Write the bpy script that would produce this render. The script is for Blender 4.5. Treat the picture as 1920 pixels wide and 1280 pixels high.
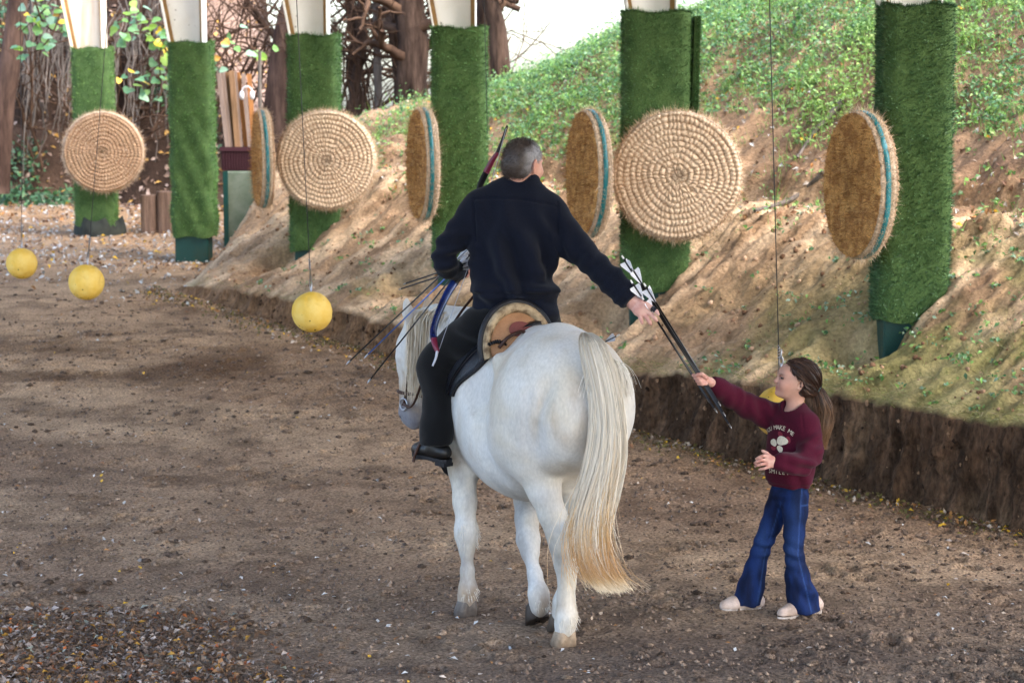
import bpy, math, random
import numpy as np
from mathutils import Vector
from mathutils.bvhtree import BVHTree

# ------------------------------------------------------------------ camera, sky, sun, exposure
scene = bpy.context.scene
for o in list(bpy.data.objects):
    bpy.data.objects.remove(o)
CAM_H = 2.44
PITCH = math.atan(440 / 3600)
cd = bpy.data.cameras.new('camera')
cam = bpy.data.objects.new('camera', cd)
scene.collection.objects.link(cam)
cam.location = (0, 0, CAM_H)
cam.rotation_euler = (math.pi / 2 - PITCH, 0, 0)
cd.sensor_width = 36
cd.lens = 67.5
cd.clip_start = 0.1
cd.clip_end = 2000
cd.dof.use_dof = True
cd.dof.focus_distance = 9.1
cd.dof.aperture_fstop = 4.5
scene.camera = cam

SUN_ELEV, SUN_AZ = math.radians(44), math.radians(128)   # azimuth clockwise from +Y: behind the camera, to the right
w = bpy.data.worlds.new('World'); scene.world = w; w.use_nodes = True
wn = w.node_tree
bg = wn.nodes['Background']
sky = wn.nodes.new('ShaderNodeTexSky')
sky.sky_type = 'NISHITA'; sky.sun_disc = False
sky.sun_elevation = SUN_ELEV; sky.sun_rotation = SUN_AZ
sky.air_density = 1.0; sky.dust_density = 3.0; sky.ozone_density = 1.0
wn.links.new(sky.outputs[0], bg.inputs[0])
bg.inputs[1].default_value = 0.15
sd = bpy.data.lights.new('sun', 'SUN')
sun = bpy.data.objects.new('sun', sd); scene.collection.objects.link(sun)
sd.energy = 0.5; sd.angle = math.radians(60); sd.color = (1.0, 0.97, 0.93)
sv = Vector((math.sin(SUN_AZ) * math.cos(SUN_ELEV), math.cos(SUN_AZ) * math.cos(SUN_ELEV), math.sin(SUN_ELEV)))
sun.rotation_euler = (-sv).to_track_quat('-Z', 'Y').to_euler()
scene.view_settings.view_transform = 'Standard'
scene.view_settings.look = 'None'
scene.view_settings.gamma = 1.0
scene.view_settings.use_curve_mapping = False
scene.view_settings.exposure = 2.6
try:
    scene.cycles.use_denoising = True
    scene.cycles.max_bounces = 6
    scene.cycles.diffuse_bounces = 4
    scene.cycles.transparent_max_bounces = 6
except Exception:
    pass

rng = np.random.default_rng(7)
random.seed(7)
COL = scene.collection

# ------------------------------------------------------------------ helpers
_s, _c = math.sin(PITCH), math.cos(PITCH)
def P(x, y, d):
    """the place in the world seen at photo position (x, y) at distance d along +Y"""
    dx = (x - 960) / 3600; dy = (640 - y) / 3600
    t = d / (_c + dy * _s)
    return np.array([dx * t, d, CAM_H + (-_s + dy * _c) * t])

def lin(c):
    c = np.asarray(c, float) / 255.0
    return np.where(c <= 0.04045, c / 12.92, ((c + 0.055) / 1.055) ** 2.4)

def _h(ix, iy, iz, seed):
    n = (ix * 374761393 + iy * 668265263 + iz * 1274126177 + seed * 974711) & 0xffffffff
    n = ((n ^ (n >> 13)) * 1274126177) & 0xffffffff
    n = ((n ^ (n >> 15)) * 2246822519) & 0xffffffff
    return ((n ^ (n >> 16)) & 0xffff) / 32767.5 - 1.0

def noise(p, seed=0):
    p = np.asarray(p, float)
    i = np.floor(p).astype(np.int64); f = p - i; f = f * f * (3 - 2 * f)
    x, y, z = i[..., 0], i[..., 1], i[..., 2]
    r = 0
    for a in (0, 1):
        wa = f[..., 0] if a else 1 - f[..., 0]
        for b in (0, 1):
            wb = f[..., 1] if b else 1 - f[..., 1]
            for c in (0, 1):
                wc = f[..., 2] if c else 1 - f[..., 2]
                r = r + wa * wb * wc * _h(x + a, y + b, z + c, seed)
    return r

def fbm(p, octv=4, seed=0, gain=0.5):
    p = np.asarray(p, float); r = 0; a = 1; s = 0
    for k in range(octv):
        r = r + a * noise(p * 2 ** k + k * 17.3, seed + k); s += a; a *= gain
    return r / s

def n2(x, y, sx, sy=None, octv=4, seed=0):
    sy = sx if sy is None else sy
    return fbm(np.stack([np.asarray(x) * sx, np.asarray(y) * sy, np.zeros_like(np.asarray(x, float))], -1), octv, seed)

def sstep(a, b, x):
    t = np.clip((np.asarray(x, float) - a) / (b - a), 0, 1)
    return t * t * (3 - 2 * t)

def mesh(name, V, F, smooth=True, col=None):
    """F: array (n,3)/(n,4) or a list of such arrays"""
    V = np.asarray(V, np.float32).reshape(-1, 3)
    Fs = F if isinstance(F, list) else [F]
    Fs = [np.asarray(f, np.int32) for f in Fs if len(f)]
    me = bpy.data.meshes.new(name)
    me.vertices.add(len(V)); me.vertices.foreach_set('co', V.ravel())
    nl = sum(f.size for f in Fs); nf = sum(len(f) for f in Fs)
    me.loops.add(nl); me.polygons.add(nf)
    me.loops.foreach_set('vertex_index', np.concatenate([f.ravel() for f in Fs]))
    tot = np.concatenate([np.full(len(f), f.shape[1], np.int32) for f in Fs])
    st = np.concatenate([[0], np.cumsum(tot)[:-1]]).astype(np.int32)
    me.polygons.foreach_set('loop_start', st)
    try:
        me.polygons.foreach_set('loop_total', tot)
    except Exception:
        pass
    me.polygons.foreach_set('use_smooth', np.full(nf, smooth, bool))
    if col is not None:
        c = np.ones((len(V), 4), np.float32); c[:, :3] = col
        at = me.color_attributes.new('Col', 'FLOAT_COLOR', 'POINT')
        at.data.foreach_set('color', c.ravel())
    me.update(); me.validate()
    return me

def obj(name, me, mat=None, parent=None, loc=(0, 0, 0)):
    o = bpy.data.objects.new(name, me)
    COL.objects.link(o)
    if mat is not None and me is not None and not me.materials:
        me.materials.append(mat)
    o.location = loc
    o.parent = parent
    return o

def tag(o, label=None, cat=None, group=None, kind=None):
    if label: o['label'] = label
    if cat: o['category'] = cat
    if group: o['group'] = group
    if kind: o['kind'] = kind
    return o

def thing(name, label, cat, loc=(0, 0, 0), group=None, rz=0.0):
    o = bpy.data.objects.new(name, None); COL.objects.link(o)
    o.empty_display_size = 0.1
    o.location = loc; o.rotation_euler = (0, 0, rz)
    return tag(o, label, cat, group)

class MB:
    """collects pieces into one mesh"""
    def __init__(s): s.V = []; s.F3 = []; s.F4 = []; s.C = []; s.n = 0
    def add(s, V, F, c=None):
        V = np.asarray(V, float).reshape(-1, 3)
        for f in (F if isinstance(F, list) else [F]):
            f = np.asarray(f, np.int64)
            if len(f) == 0: continue
            (s.F3 if f.shape[1] == 3 else s.F4).append(f + s.n)
        s.V.append(V); s.n += len(V)
        if c is None: c = (0.5, 0.5, 0.5)
        c = np.asarray(c, float)
        s.C.append(np.broadcast_to(c, (len(V), 3)))
        return s
    def mesh(s, name, origin=(0, 0, 0), smooth=True, colored=True):
        F = []
        if s.F3: F.append(np.concatenate(s.F3))
        if s.F4: F.append(np.concatenate(s.F4))
        return mesh(name, np.concatenate(s.V) - np.asarray(origin), F, smooth, np.concatenate(s.C) if colored else None)

def box(lo, hi):
    x0, y0, z0 = lo; x1, y1, z1 = hi
    V = [(x0, y0, z0), (x1, y0, z0), (x1, y1, z0), (x0, y1, z0), (x0, y0, z1), (x1, y0, z1), (x1, y1, z1), (x0, y1, z1)]
    F = [(0, 3, 2, 1), (4, 5, 6, 7), (0, 1, 5, 4), (1, 2, 6, 5), (2, 3, 7, 6), (3, 0, 4, 7)]
    return np.array(V, float), np.array(F)

def catmull(pts, n):
    p = np.asarray(pts, float)
    q = np.vstack([2 * p[0] - p[1], p, 2 * p[-1] - p[-2]])
    out = []
    m = len(p) - 1
    ts = np.linspace(0, m, n)
    for t in ts:
        i = min(int(t), m - 1); f = t - i
        a, b, c, d = q[i], q[i + 1], q[i + 2], q[i + 3]
        out.append(0.5 * ((2 * b) + (-a + c) * f + (2 * a - 5 * b + 4 * c - d) * f * f + (-a + 3 * b - 3 * c + d) * f ** 3))
    return np.array(out)

def tube(path, rad, seg=8, up=None, flat=1.0, cap=True):
    """tube along path; flat squeezes the section along the second frame axis"""
    p = np.asarray(path, float); n = len(p)
    r = np.broadcast_to(np.asarray(rad, float), (n,))
    t = np.gradient(p, axis=0); t /= np.linalg.norm(t, axis=1)[:, None] + 1e-12
    if up is None:
        up = np.array([0, 0, 1.0]) if abs(t[0, 2]) < 0.9 else np.array([1.0, 0, 0])
    a = np.cross(t, np.broadcast_to(np.asarray(up, float), t.shape)); a /= np.linalg.norm(a, axis=1)[:, None] + 1e-12
    b = np.cross(a, t)
    th = np.linspace(0, 2 * np.pi, seg, endpoint=False)
    V = p[:, None] + (a[:, None] * np.cos(th)[None, :, None] + flat * b[:, None] * np.sin(th)[None, :, None]) * r[:, None, None]
    V = V.reshape(-1, 3)
    i = np.arange(n - 1)[:, None] * seg; j = np.arange(seg)[None]; k = (j + 1) % seg
    F = np.stack([i + j, i + seg + j, i + seg + k, i + k], -1).reshape(-1, 4)[:, ::-1]
    out = [F]
    if cap:
        V = np.vstack([V, p[0], p[-1]])
        j = np.arange(seg); k = (j + 1) % seg
        out.append(np.stack([np.full(seg, n * seg), k, j], -1)[:, ::-1])
        out.append(np.stack([np.full(seg, n * seg + 1), (n - 1) * seg + j, (n - 1) * seg + k], -1)[:, ::-1])
    return V, out

def lathe(prof, seg=24, axis_o=(0, 0, 0)):
    prof = np.asarray(prof, float); n = len(prof)
    th = np.linspace(0, 2 * np.pi, seg, endpoint=False)
    V = np.stack([prof[:, None, 0] * np.cos(th), prof[:, None, 0] * np.sin(th), np.broadcast_to(prof[:, None, 1], (n, seg))], -1).reshape(-1, 3)
    i = np.arange(n - 1)[:, None] * seg; j = np.arange(seg)[None]; k = (j + 1) % seg
    F = np.stack([i + j, i + k, i + seg + k, i + seg + j], -1).reshape(-1, 4)
    return V + np.asarray(axis_o), F

def grid_faces(n, m):
    i = np.arange(n - 1)[:, None] * m; j = np.arange(m - 1)[None]
    return np.stack([i + j, i + m + j, i + m + j + 1, i + j + 1], -1).reshape(-1, 4)

def strands(paths, width, face=None, seed=0):
    """paths (n,m,3) -> flat ribbons; width (m,) tapered"""
    p = np.asarray(paths, float); n, m = p.shape[:2]
    g = np.random.default_rng(seed)
    t = np.gradient(p, axis=1); t /= np.linalg.norm(t, axis=2, keepdims=True) + 1e-12
    r = g.normal(size=(n, 1, 3))
    if face is not None:
        r = r * 0.35 + np.cross(t, np.asarray(face, float))
    s = np.cross(np.cross(t, r), t); s /= np.linalg.norm(s, axis=2, keepdims=True) + 1e-12
    wv = np.broadcast_to(np.asarray(width, float), (n, m))[..., None]
    V = np.stack([p - s * wv, p + s * wv], 2).reshape(-1, 3)
    a = (np.arange(n)[:, None] * m + np.arange(m - 1)[None]).ravel() * 2
    F = np.stack([a, a + 1, a + 3, a + 2], -1)
    return V, F

def frame_from(n):
    n = np.asarray(n, float); n = n / (np.linalg.norm(n, axis=-1, keepdims=True) + 1e-12)
    h = np.where(np.abs(n[..., 2:3]) < 0.9, np.array([0, 0, 1.0]), np.array([1.0, 0, 0]))
    a = np.cross(h, n); a /= np.linalg.norm(a, axis=-1, keepdims=True) + 1e-12
    return n, a, np.cross(n, a)

def blades(pts, nrm, length, width, lean=0.4, seed=0):
    """one thin triangle a blade"""
    g = np.random.default_rng(seed); n = len(pts)
    N, A, B = frame_from(nrm)
    th = g.uniform(0, 2 * np.pi, n)[:, None]
    T = A * np.cos(th) + B * np.sin(th)
    ln = (length * g.uniform(0.6, 1.3, n))[:, None]
    L = g.normal(size=(n, 3)) * lean
    tip = pts + (N + L) * ln
    V = np.stack([pts - T * width, pts + T * width, tip], 1).reshape(-1, 3)
    return V, np.arange(3 * n).reshape(-1, 3)

def leaves(pts, nrm, size, seed=0, curl=0.25, aspect=0.55, tilt=0.5):
    """folded diamond leaves lying on / facing along nrm"""
    g = np.random.default_rng(seed); n = len(pts)
    size = np.broadcast_to(np.asarray(size, float), (n,))[:, None]
    nn = np.asarray(nrm, float) + g.normal(size=(n, 3)) * tilt
    N, A, B = frame_from(nn)
    th = g.uniform(0, 2 * np.pi, n)[:, None]
    X = A * np.cos(th) + B * np.sin(th); Y = np.cross(N, X)
    c = g.uniform(0.2, 1.0, n)[:, None] * curl
    ca = np.broadcast_to(np.asarray(aspect, float), (n,))[:, None]
    base = pts - X * size * 0.5
    mid = pts + N * size * c * 0.35
    tip = pts + X * size * 0.5 - N * size * c * 0.2
    l1 = pts + Y * size * ca * 0.5 + N * size * c * 0.9 - X * size * 0.1
    r1 = pts - Y * size * ca * 0.5 + N * size * c * 0.9 - X * size * 0.1
    V = np.stack([base, r1, mid, l1, tip], 1).reshape(-1, 3)
    a = np.arange(n)[:, None] * 5
    F = np.concatenate([a + np.array([[0, 1, 2]]), a + np.array([[0, 2, 3]]), a + np.array([[1, 4, 2]]), a + np.array([[2, 4, 3]])])
    return V, F

# ------------------------------------------------------------------ implicit bodies: smooth unions of tapered limbs, meshed by surface nets
class Field:
    def __init__(s, lo, hi, h):
        s.lo = np.asarray(lo, float); s.h = h
        s.n = np.ceil((np.asarray(hi, float) - s.lo) / h).astype(int) + 1
        s.F = np.full(s.n, 0.3, np.float32)
    def _win(s, lo, hi):
        a = np.clip(np.floor((lo - s.lo) / s.h).astype(int), 0, s.n - 1)
        b = np.clip(np.ceil((hi - s.lo) / s.h).astype(int) + 1, 1, s.n)
        if np.any(b <= a): return None, None
        sl = tuple(slice(i, j) for i, j in zip(a, b))
        ax = [s.lo[k] + s.h * np.arange(a[k], b[k]) for k in range(3)]
        return sl, np.stack(np.meshgrid(*ax, indexing='ij'), -1)
    def _mix(s, sl, d, k, op):
        a = s.F[sl]
        if op == 'add':
            if k > 0:
                q = np.maximum(k - np.abs(a - d), 0) / k
                s.F[sl] = np.minimum(a, d) - q * q * k * 0.25
            else: s.F[sl] = np.minimum(a, d)
        else:
            d = -d
            if k > 0:
                q = np.maximum(k - np.abs(a - d), 0) / k
                s.F[sl] = np.maximum(a, d) + q * q * k * 0.25
            else: s.F[sl] = np.maximum(a, d)
    def seg(s, a, b, ra, rb, k=0.03, flat=None, op='add'):
        a = np.asarray(a, float); b = np.asarray(b, float)
        m = max(ra, rb) + k + 3 * s.h
        sl, X = s._win(np.minimum(a, b) - m, np.maximum(a, b) + m)
        if sl is None: return
        ab = b - a; p = X - a
        sc = 1.0
        if flat is not None:
            ax, f = np.asarray(flat[0], float), flat[1]
            ax = ax / np.linalg.norm(ax)
            t = np.clip((p @ ab) / (ab @ ab + 1e-12), 0, 1)
            q = p - t[..., None] * ab
            q = q + (q @ ax)[..., None] * ax * (1 / f - 1)
            d = (np.linalg.norm(q, axis=-1) - (ra + (rb - ra) * t)) * (0.5 + 0.5 * f)
        else:
            t = np.clip((p @ ab) / (ab @ ab + 1e-12), 0, 1)
            d = np.linalg.norm(p - t[..., None] * ab, axis=-1) - (ra + (rb - ra) * t)
        s._mix(sl, d.astype(np.float32), k, op)
    def chain(s, pts, k=0.03, flat=None, op='add'):
        for (p, r), (q, u) in zip(pts[:-1], pts[1:]):
            s.seg(p, q, r, u, k, flat, op)
    def ell(s, c, r, k=0.03, rot=None, op='add'):
        c = np.asarray(c, float); r = np.asarray(r, float)
        m = r.max() + k + 3 * s.h
        sl, X = s._win(c - m, c + m)
        if sl is None: return
        p = X - c
        if rot is not None: p = p @ np.asarray(rot, float).T    # rows of rot: local axes
        k0 = np.linalg.norm(p / r, axis=-1); k1 = np.linalg.norm(p / (r * r), axis=-1) + 1e-9
        s._mix(sl, (k0 * (k0 - 1) / k1).astype(np.float32), k, op)
    def plane(s, c, n, k=0.0):
        """keep the side n points away from"""
        ax = [s.lo[j] + s.h * np.arange(s.n[j]) for j in range(3)]
        n = np.asarray(n, float) / np.linalg.norm(n); c = np.asarray(c, float)
        d = (ax[0][:, None, None] - c[0]) * n[0] + (ax[1][None, :, None] - c[1]) * n[1] + (ax[2][None, None] - c[2]) * n[2]
        s._mix((slice(None),) * 3, -d.astype(np.float32), k, 'sub')
    def nets(s, smooth=2):
        F = s.F.copy()
        for ax in range(3):
            for e in (0, -1):
                ix = [slice(None)] * 3; ix[ax] = e
                F[tuple(ix)] = np.maximum(F[tuple(ix)], 1e-3)
        S = F < 0
        cor = [(i, j, k) for i in (0, 1) for j in (0, 1) for k in (0, 1)]
        c = sum(S[i:S.shape[0] - 1 + i, j:S.shape[1] - 1 + j, k:S.shape[2] - 1 + k].astype(np.int8) for i, j, k in cor)
        act = (c > 0) & (c < 8)
        idx = np.full(act.shape, -1, np.int64); cells = np.argwhere(act); idx[act] = np.arange(len(cells))
        acc = np.zeros((len(cells), 3)); cnt = np.zeros(len(cells))
        for a in cor:
            for ax in range(3):
                if a[ax]: continue
                b = list(a); b[ax] = 1
                fa = F[cells[:, 0] + a[0], cells[:, 1] + a[1], cells[:, 2] + a[2]]
                fb = F[cells[:, 0] + b[0], cells[:, 1] + b[1], cells[:, 2] + b[2]]
                m = (fa < 0) != (fb < 0)
                t = np.where(m, fa / np.where(m, fa - fb, 1), 0)
                p = np.array(a, float) + t[:, None] * (np.array(b, float) - np.array(a, float))
                acc[m] += p[m]; cnt[m] += 1
        V = s.lo + s.h * (cells + acc / cnt[:, None])
        Q = []
        for ax in range(3):
            b_, c_ = (ax + 1) % 3, (ax + 2) % 3
            s0 = [slice(None)] * 3; s1 = [slice(None)] * 3
            s0[ax] = slice(0, -1); s1[ax] = slice(1, None)
            A = S[tuple(s0)]; B = S[tuple(s1)]
            for inside in (True, False):
                e = np.argwhere((A == inside) & (B != inside))
                e = e[(e[:, b_] > 0) & (e[:, c_] > 0)]
                if len(e) == 0: continue
                lim = np.array(act.shape)
                e = e[np.all(e < lim, axis=1)]
                eb = np.zeros(3, int); eb[b_] = 1; ec = np.zeros(3, int); ec[c_] = 1
                g = lambda v: idx[v[:, 0], v[:, 1], v[:, 2]]
                q = np.stack([g(e), g(e - eb), g(e - eb - ec), g(e - ec)], -1)
                if not inside: q = q[:, ::-1]
                Q.append(q)
        Q = np.concatenate(Q); Q = Q[np.all(Q >= 0, axis=1)]
        return smooth_mesh(V, Q, smooth), Q

def smooth_mesh(V, Q, it, lam=0.5):
    if it == 0: return V
    e = np.concatenate([Q[:, [0, 1]], Q[:, [1, 2]], Q[:, [2, 3]], Q[:, [3, 0]]])
    e = np.concatenate([e, e[:, ::-1]])
    deg = np.bincount(e[:, 0], minlength=len(V)).astype(float)
    for _ in range(it):
        for l in (lam, -lam * 0.95):
            av = np.stack([np.bincount(e[:, 0], V[e[:, 1], k], len(V)) for k in range(3)], 1) / deg[:, None]
            V = V + l * (av - V)
    return V

def normals(V, F):
    a, b, c = V[F[:, 0]], V[F[:, 1]], V[F[:, 2]]
    n = np.cross(b - a, c - a) if F.shape[1] == 3 else np.cross(c - a, V[F[:, 3]] - b)
    N = np.stack([sum(np.bincount(F[:, j], n[:, k], len(V)) for j in range(F.shape[1])) for k in range(3)], 1)
    return N / (np.linalg.norm(N, axis=1, keepdims=True) + 1e-12)

# ------------------------------------------------------------------ materials
def material(name, base=(128, 128, 128), rough=0.85, vcol=False, dark=None, scale=8.0, detail=6.0, lo=0.35, hi=0.65,
             stretch=(1, 1, 1), bump=0.0, bump_scale=60.0, bump_dist=0.01, spec=0.3, fine=0.0, fine_scale=120.0,
             metallic=0.0, sheen=0.0, trans=0.0, specks=None, mottle=0.0, coat=0.0, sss=0.0):
    m = bpy.data.materials.new(name); m.use_nodes = True
    nt = m.node_tree; N = nt.nodes; L = nt.links
    b = N['Principled BSDF']
    b.inputs['Roughness'].default_value = rough
    b.inputs['Specular IOR Level'].default_value = spec
    b.inputs['Metallic'].default_value = metallic
    if sheen:
        b.inputs['Sheen Weight'].default_value = sheen; b.inputs['Sheen Roughness'].default_value = 0.5
    if coat:
        b.inputs['Coat Weight'].default_value = coat
    if sss:
        b.inputs['Subsurface Weight'].default_value = sss
        b.inputs['Subsurface Radius'].default_value = (0.012, 0.005, 0.003)
        b.inputs['Subsurface Scale'].default_value = 1.0
    tc = N.new('ShaderNodeTexCoord'); mp = N.new('ShaderNodeMapping')
    mp.inputs['Scale'].default_value = stretch
    L.new(tc.outputs['Object'], mp.inputs['Vector'])
    def noi(sc, det=6.0, rg=0.6):
        n = N.new('ShaderNodeTexNoise'); n.inputs['Scale'].default_value = sc
        n.inputs['Detail'].default_value = det; n.inputs['Roughness'].default_value = rg
        L.new(mp.outputs[0], n.inputs['Vector']); return n
    def mixc(fac, a, bb, mode='MIX'):
        x = N.new('ShaderNodeMix'); x.data_type = 'RGBA'; x.blend_type = mode
        for s_, v in ((x.inputs['Factor'], fac), (x.inputs['A'], a), (x.inputs['B'], bb)):
            if hasattr(v, 'is_output'): L.new(v, s_)
            elif isinstance(v, (int, float)): s_.default_value = v
            else: s_.default_value = (*v, 1)
        return x.outputs['Result']
    if vcol:
        a = N.new('ShaderNodeAttribute'); a.attribute_name = 'Col'
        col = a.outputs['Color']
    else:
        rgb = N.new('ShaderNodeRGB'); rgb.outputs[0].default_value = (*lin(base), 1)
        col = rgb.outputs[0]
    if dark is not None:
        n = noi(scale, detail)
        mr = N.new('ShaderNodeMapRange'); mr.inputs['From Min'].default_value = lo; mr.inputs['From Max'].default_value = hi
        L.new(n.outputs['Fac'], mr.inputs['Value'])
        col = mixc(mr.outputs[0], col, tuple(lin(dark)))
    if mottle:
        n = noi(scale * 0.6, detail)
        mr = N.new('ShaderNodeMapRange'); mr.inputs['From Min'].default_value = 0.3; mr.inputs['From Max'].default_value = 0.7
        mr.inputs['To Min'].default_value = 1 - mottle; mr.inputs['To Max'].default_value = 1 + mottle
        L.new(n.outputs['Fac'], mr.inputs['Value'])
        col = mixc(1.0, col, mr.outputs[0], 'MULTIPLY')
    if fine:
        n = noi(fine_scale, 3.0)
        mr = N.new('ShaderNodeMapRange'); mr.inputs['From Min'].default_value = 0.3; mr.inputs['From Max'].default_value = 0.7
        mr.inputs['To Min'].default_value = 1 - fine; mr.inputs['To Max'].default_value = 1 + fine
        L.new(n.outputs['Fac'], mr.inputs['Value'])
        col = mixc(1.0, col, mr.outputs[0], 'MULTIPLY')
    if specks is not None:
        sc, thr, sc_col = specks
        v = N.new('ShaderNodeTexVoronoi'); v.inputs['Scale'].default_value = sc
        L.new(mp.outputs[0], v.inputs['Vector'])
        nn = noi(sc * 0.35, 2.0)
        ad = N.new('ShaderNodeMath'); ad.operation = 'MULTIPLY_ADD'
        L.new(nn.outputs['Fac'], ad.inputs[0]); ad.inputs[1].default_value = 0.5
        L.new(v.outputs['Distance'], ad.inputs[2])
        lt = N.new('ShaderNodeMapRange'); lt.inputs['From Min'].default_value = thr; lt.inputs['From Max'].default_value = thr + 0.06
        lt.inputs['To Min'].default_value = 1; lt.inputs['To Max'].default_value = 0
        L.new(ad.outputs[0], lt.inputs['Value'])
        col = mixc(lt.outputs[0], col, tuple(lin(sc_col)))
    L.new(col, b.inputs['Base Color'])
    if trans:
        tr = N.new('ShaderNodeBsdfTranslucent'); L.new(col, tr.inputs['Color'])
        mx = N.new('ShaderNodeMixShader'); mx.inputs[0].default_value = trans
        L.new(b.outputs[0], mx.inputs[1]); L.new(tr.outputs[0], mx.inputs[2])
        L.new(mx.outputs[0], N['Material Output'].inputs['Surface'])
    if bump:
        n = noi(bump_scale, 5.0, 0.65)
        bp = N.new('ShaderNodeBump'); bp.inputs['Strength'].default_value = bump; bp.inputs['Distance'].default_value = bump_dist
        L.new(n.outputs['Fac'], bp.inputs['Height']); L.new(bp.outputs[0], b.inputs['Normal'])
    return m

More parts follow.
